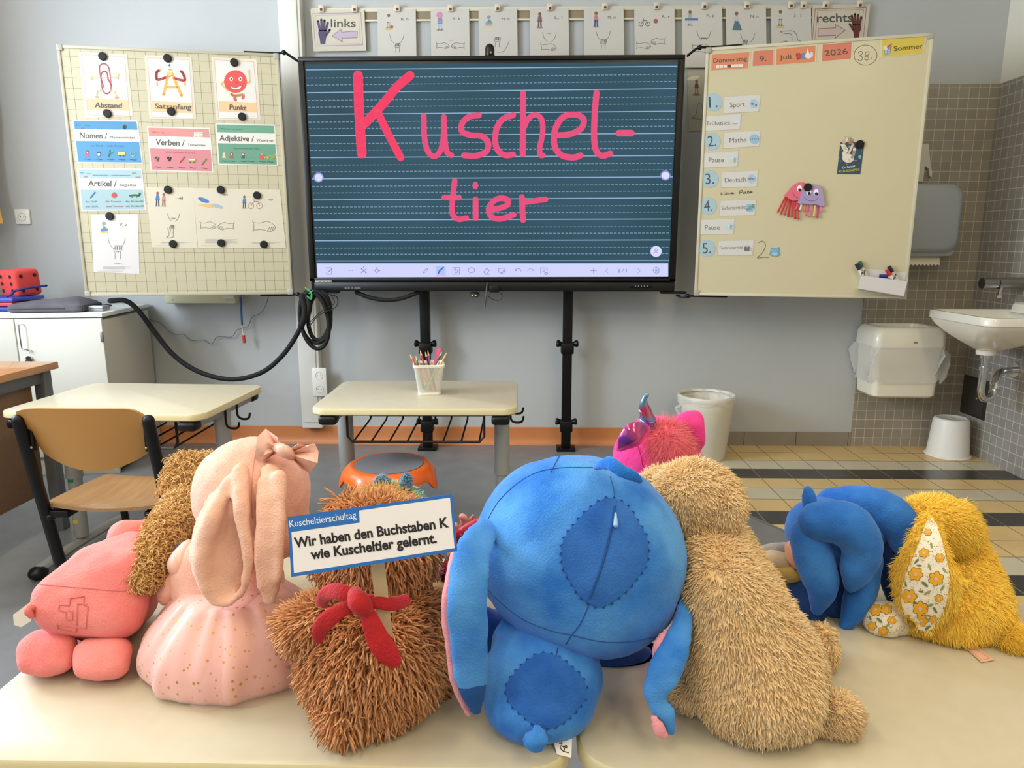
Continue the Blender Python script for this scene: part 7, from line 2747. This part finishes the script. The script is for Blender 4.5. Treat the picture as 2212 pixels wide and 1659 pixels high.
Soft().t([(1745, 1160, .955, 40), (1762, 1220, .945, 42), (1775, 1270, .94, 36), (1765, 1315, .94, 16)]).build('lobe', lb1, t, voxel=.0045, smooth=4)
Soft().t([(1880, 1210, .965, 28), (1862, 1275, .945, 32), (1840, 1325, .935, 24), (1822, 1364, .93, 9)]).build('lobe', lb1, t, voxel=.0045, smooth=4)
Soft().t([(1915, 1180, 1.0, 26), (1925, 1240, .99, 24), (1930, 1300, .985, 14)]).build('lobe', lb2, t, voxel=.0045, smooth=4)
Soft().e(1765, 1285, 1.0, 62, 62, 50).e(1800, 1260, .99, 60, 60, 45).t([(1750, 1320, .97, 30), (1760, 1345, .96, 22)]).t([(1800, 1300, .97, 30), (1812, 1330, .965, 20)]).build('body', lb2, t, voxel=.005)
Soft().t([(1748, 1088, .985, 16), (1747, 1068, .985, 14), (1745, 1058, .985, 9)]).build('ear', lb1, t, voxel=.003, smooth=3)
Soft().e(1716, 1198, .985, 18, 34, 26, -18).build('muzzle', M('muzzle_peach', 'e0ab86', .75, sheen=.3), t, voxel=.0035)
t = thing('cream_soft_toy', 'cream and grey soft toy lying half hidden behind the tan dog', 'soft toy', tuple(atz(1690, 1310, .6)))
Soft().t([(1620, 1205, 1.05, 18), (1665, 1192, 1.045, 17), (1715, 1184, 1.045, 15)]).build('grey_limb', plush('soft_grey', 'aaa299', '9d958c', .3), t, voxel=.0035)
Soft().e(1672, 1215, 1.015, 42, 26, 30, 8).e(1705, 1218, 1.02, 30, 24, 26).build('cream_limb', plush('soft_cream', 'ddcdaa', 'd5c4a0', .3), t, voxel=.0035)
Soft().t([(1668, 1238, 1.0, 20), (1695, 1240, 1.0, 20), (1725, 1238, 1.0, 17)]).e(1690, 1290, 1.03, 40, 50, 30).build('yellow_limb', plush('soft_pale_yellow', 'd8bf72', 'cfb468', .3), t, voxel=.0035)

# ================================================================== yellow rabbit
t = thing('yellow_rabbit', 'yellow furry plush rabbit with flower patterned ear at the right end of the desks', 'soft toy', tuple(atz(2060, 1395, .6)))
y1_, y2_, y3_ = plush('yellow_a', 'ffd858', 'ffd04a', .3, n=14), plush('yellow_b', 'ffe070', 'ffd85c', .3, n=14), plush('yellow_c', 'ffcc44', 'ffd250', .3, n=14)
YL = [y1_, y2_, y3_, y2_]
o = Soft().hull([(1990, 1340, .93, 50), (2060, 1340, .91, 58), (2130, 1335, .92, 55), (2060, 1250, .97, 66), (2080, 1200, 1.0, 52), (2120, 1290, .97, 55), (1975, 1320, 1.0, 45), (2050, 1300, 1.06, 50)]).build('body', y1_, t, voxel=.005, smooth=9)
fur(o, 17000, .009, .0008, YL, lay=(.15, -.1, -1), kn=.4, kl=.75, kr=.25, K_=4, seed=61, blunt=False)
o = Soft().e(2028, 1142, .99, 80, 68, 72, 25).build('head', y1_, t, voxel=.005, smooth=6)
fur(o, 8500, .0095, .0008, YL, lay=(.6, -.1, -.7), kn=.4, kl=.75, kr=.25, K_=4, seed=62, blunt=False)
flor = bpy.data.materials.new('floral_cotton')
flor.use_nodes = True
nt = flor.node_tree
pb_ = nt.nodes['Principled BSDF']
pb_.inputs['Roughness'].default_value = .75
tc = nt.nodes.new('ShaderNodeTexCoord')
def layer(base, scale, thr, col, seedoff, feature='F1', inner=None):
    mp = nt.nodes.new('ShaderNodeMapping'); mp.inputs['Location'].default_value = (seedoff, seedoff * .7, seedoff * 1.3)
    nt.links.new(tc.outputs['Object'], mp.inputs[0])
    v = nt.nodes.new('ShaderNodeTexVoronoi'); v.inputs['Scale'].default_value = scale
    ns = nt.nodes.new('ShaderNodeTexNoise'); ns.inputs['Scale'].default_value = scale * 2.2
    nt.links.new(mp.outputs[0], ns.inputs['Vector'])
    ad = nt.nodes.new('ShaderNodeMixRGB'); ad.blend_type = 'ADD'; ad.inputs[0].default_value = .012
    nt.links.new(mp.outputs[0], ad.inputs[1]); nt.links.new(ns.outputs['Color'], ad.inputs[2])
    nt.links.new(ad.outputs[0], v.inputs['Vector'])
    l = nt.nodes.new('ShaderNodeMath'); l.operation = 'LESS_THAN'; l.inputs[1].default_value = thr
    nt.links.new(v.outputs['Distance'], l.inputs[0])
    m = nt.nodes.new('ShaderNodeMixRGB'); m.inputs[2].default_value = lin(col)
    nt.links.new(l.outputs[0], m.inputs[0])
    if isinstance(base, str):
        m.inputs[1].default_value = lin(base)
    else:
        nt.links.new(base, m.inputs[1])
    return m.outputs[0]
c_ = layer('e9e0cc', 260, .22, '8f9a6a', 3.1)
c_ = layer(c_, 190, .20, '6f7a58', 7.7)
c_ = layer(c_, 150, .18, '8a5a2c', 5.2)
nt.links.new(c_, pb_.inputs['Base Color'])
fl_o, fl_y, fl_c = K('5f5334', .8), K('e3a61c', .8), K('d8b4a0', .8)
lf_ = [K('66744e', .8), K('8a9468', .8)]
def flowers(bv, spots, leaves, name, parent):
    g = G()
    def blob(cx, cy, rx, ry, rot, mat, lift, n=12):
        c, q = math.cos(R_(rot)), math.sin(R_(rot))
        P = []
        for i in range(n):
            a = 2 * PI * i / n
            x, y = rx * math.cos(a), ry * math.sin(a)
            P.append(drape(bv, cx + x * c - y * q, cy + x * q + y * c, lift))
        m = drape(bv, cx, cy, lift)
        if m is None or any(p is None or (p - m).length > .02 for p in P):
            return
        g.add([m] + P, [[0, 1 + i, 1 + (i + 1) % n] for i in range(n)], mat)
    for cx, cy, r, ph in spots:
        for lift, k, mat in ((.0004, 1.18, fl_o), (.0008, 1.0, fl_y)):
            for i in range(6):
                a = ph + i * 60
                blob(cx + r * .55 * math.cos(R_(a)), cy + r * .5 * math.sin(R_(a)), r * .48 * k, r * .36 * k, a, mat, lift)
        blob(cx, cy, r * .30, r * .28, 0, fl_c, .0012)
    for k, (cx, cy, L, rot) in enumerate(leaves):
        blob(cx, cy, L, L * .36, rot, lf_[k % 2], .0004)
    return g.build(name, parent, smooth=False)
# flower-lined ear hanging down on the left
EO = [(1992, 1108), (1970, 1180), (1944, 1240), (1938, 1300), (1958, 1350), (1994, 1374), (2030, 1348), (2054, 1300), (2060, 1240), (2046, 1180), (2026, 1130)]
s = Soft().t([(2008, 1115, .935, 20), (2002, 1180, .905, 44), (1998, 1250, .892, 64), (1997, 1310, .888, 54), (1996, 1355, .888, 22)], flat=(tuple(ray(1998, 1250)), .22), n=20)
o = s.build('ear', y1_, t, voxel=.004, smooth=4)
be = bvh_of([o])
EI = [(2004, 1126), (1980, 1190), (1956, 1245), (1949, 1300), (1966, 1342), (1994, 1366), (2022, 1342), (2043, 1300), (2050, 1245), (2038, 1190), (2020, 1132)]
patch(be, EI, flor, 'ear_lining', t, step=8, lift=.0032, th=.003)
bf = bvh_of([bpy.data.objects[x.name] for x in t.children if x.name.startswith('ear_lining')])
flowers(bf, [(1978, 1240, 15, 10), (2022, 1250, 16, 40), (1964, 1288, 16, 0), (2028, 1292, 9, 20), (1988, 1314, 16, 30), (1990, 1340, 14, 5), (2016, 1338, 9, 50), (2004, 1150, 8, 0), (1996, 1195, 11, 25), (2030, 1205, 10, 0), (1968, 1336, 9, 10)],
        [(1998, 1262, 9, 40), (2004, 1280, 8, -30), (1956, 1262, 7, 70), (2036, 1270, 8, -60), (1976, 1302, 8, 20), (2008, 1308, 9, -20), (2020, 1318, 8, 60), (1974, 1352, 7, 30), (2004, 1356, 8, -40), (2008, 1225, 8, 70), (1980, 1212, 7, -50), (2012, 1178, 7, 80), (1990, 1278, 6, 10), (2040, 1232, 7, 50), (1986, 1222, 6, 0), (2006, 1330, 6, 20)], 'flower_print', t)
def rim_only(p, N):
    k = np.empty(len(p), dtype=bool)
    P2 = [Vector(q) for q in EI]
    for i in range(len(p)):
        q = Vector(p[i]) - _C
        c = _Rm.transposed() @ q
        x, y = CX + F_PX * c.x / -c.z, CY - F_PX * c.y / -c.z
        inn = False
        for a in range(len(P2)):
            A_, B_ = P2[a], P2[a - 1]
            if (A_.y > y) != (B_.y > y) and x < (B_.x - A_.x) * (y - A_.y) / (B_.y - A_.y) + A_.x:
                inn = not inn
        k[i] = not inn
    return k
fur(o, 7000, .009, .0006, YL, lay=(0, -.1, -1), kn=.4, kl=.7, kr=.3, K_=4, seed=63, blunt=False, keep=rim_only)
o = Soft().t([(2075, 1110, 1.03, 26), (2100, 1150, 1.025, 22), (2106, 1195, 1.02, 10)]).build('ear', y1_, t, voxel=.004, smooth=4)
fur(o, 2600, .012, .0006, YL, lay=(.1, 0, -1), kn=.35, kl=.8, kr=.25, K_=4, seed=64, blunt=False)
o = Soft().e(2190, 1385, .885, 32, 30, 30).e(2165, 1375, .90, 26, 22, 24).build('tail', y1_, t, voxel=.004, smooth=4)
fur(o, 2600, .012, .0006, YL, lay=(.6, -.2, -.4), kn=.45, kl=.6, kr=.35, K_=4, seed=65, blunt=False)
o = Soft().e(1908, 1338, .925, 42, 42, 45).e(1930, 1345, .935, 38, 36, 44).build('foot_pad', flor, t, voxel=.004)
flowers(bvh_of([o]), [(1892, 1318, 13, 0), (1915, 1316, 12, 30), (1884, 1352, 10, 10), (1908, 1364, 11, 40), (1926, 1340, 9, 0)], [(1900, 1340, 8, 40), (1916, 1352, 7, -40), (1880, 1335, 6, 70), (1898, 1372, 6, 0)], 'flower_print', t)
f = Flat(Vector((0, 0, .6012)), Vector((0, 0, 1)), 0)
f.paper([(2088, 1402), (2112, 1400), (2148, 1426), (2120, 1431)][::-1], M('tag_peach', 'd6a88c', .7), .0004)
f.frame([(2094, 1404), (2111, 1403), (2138, 1422), (2120, 1426)], 1.2, K('b98870'))
f.build('sewn_label', parent=t)
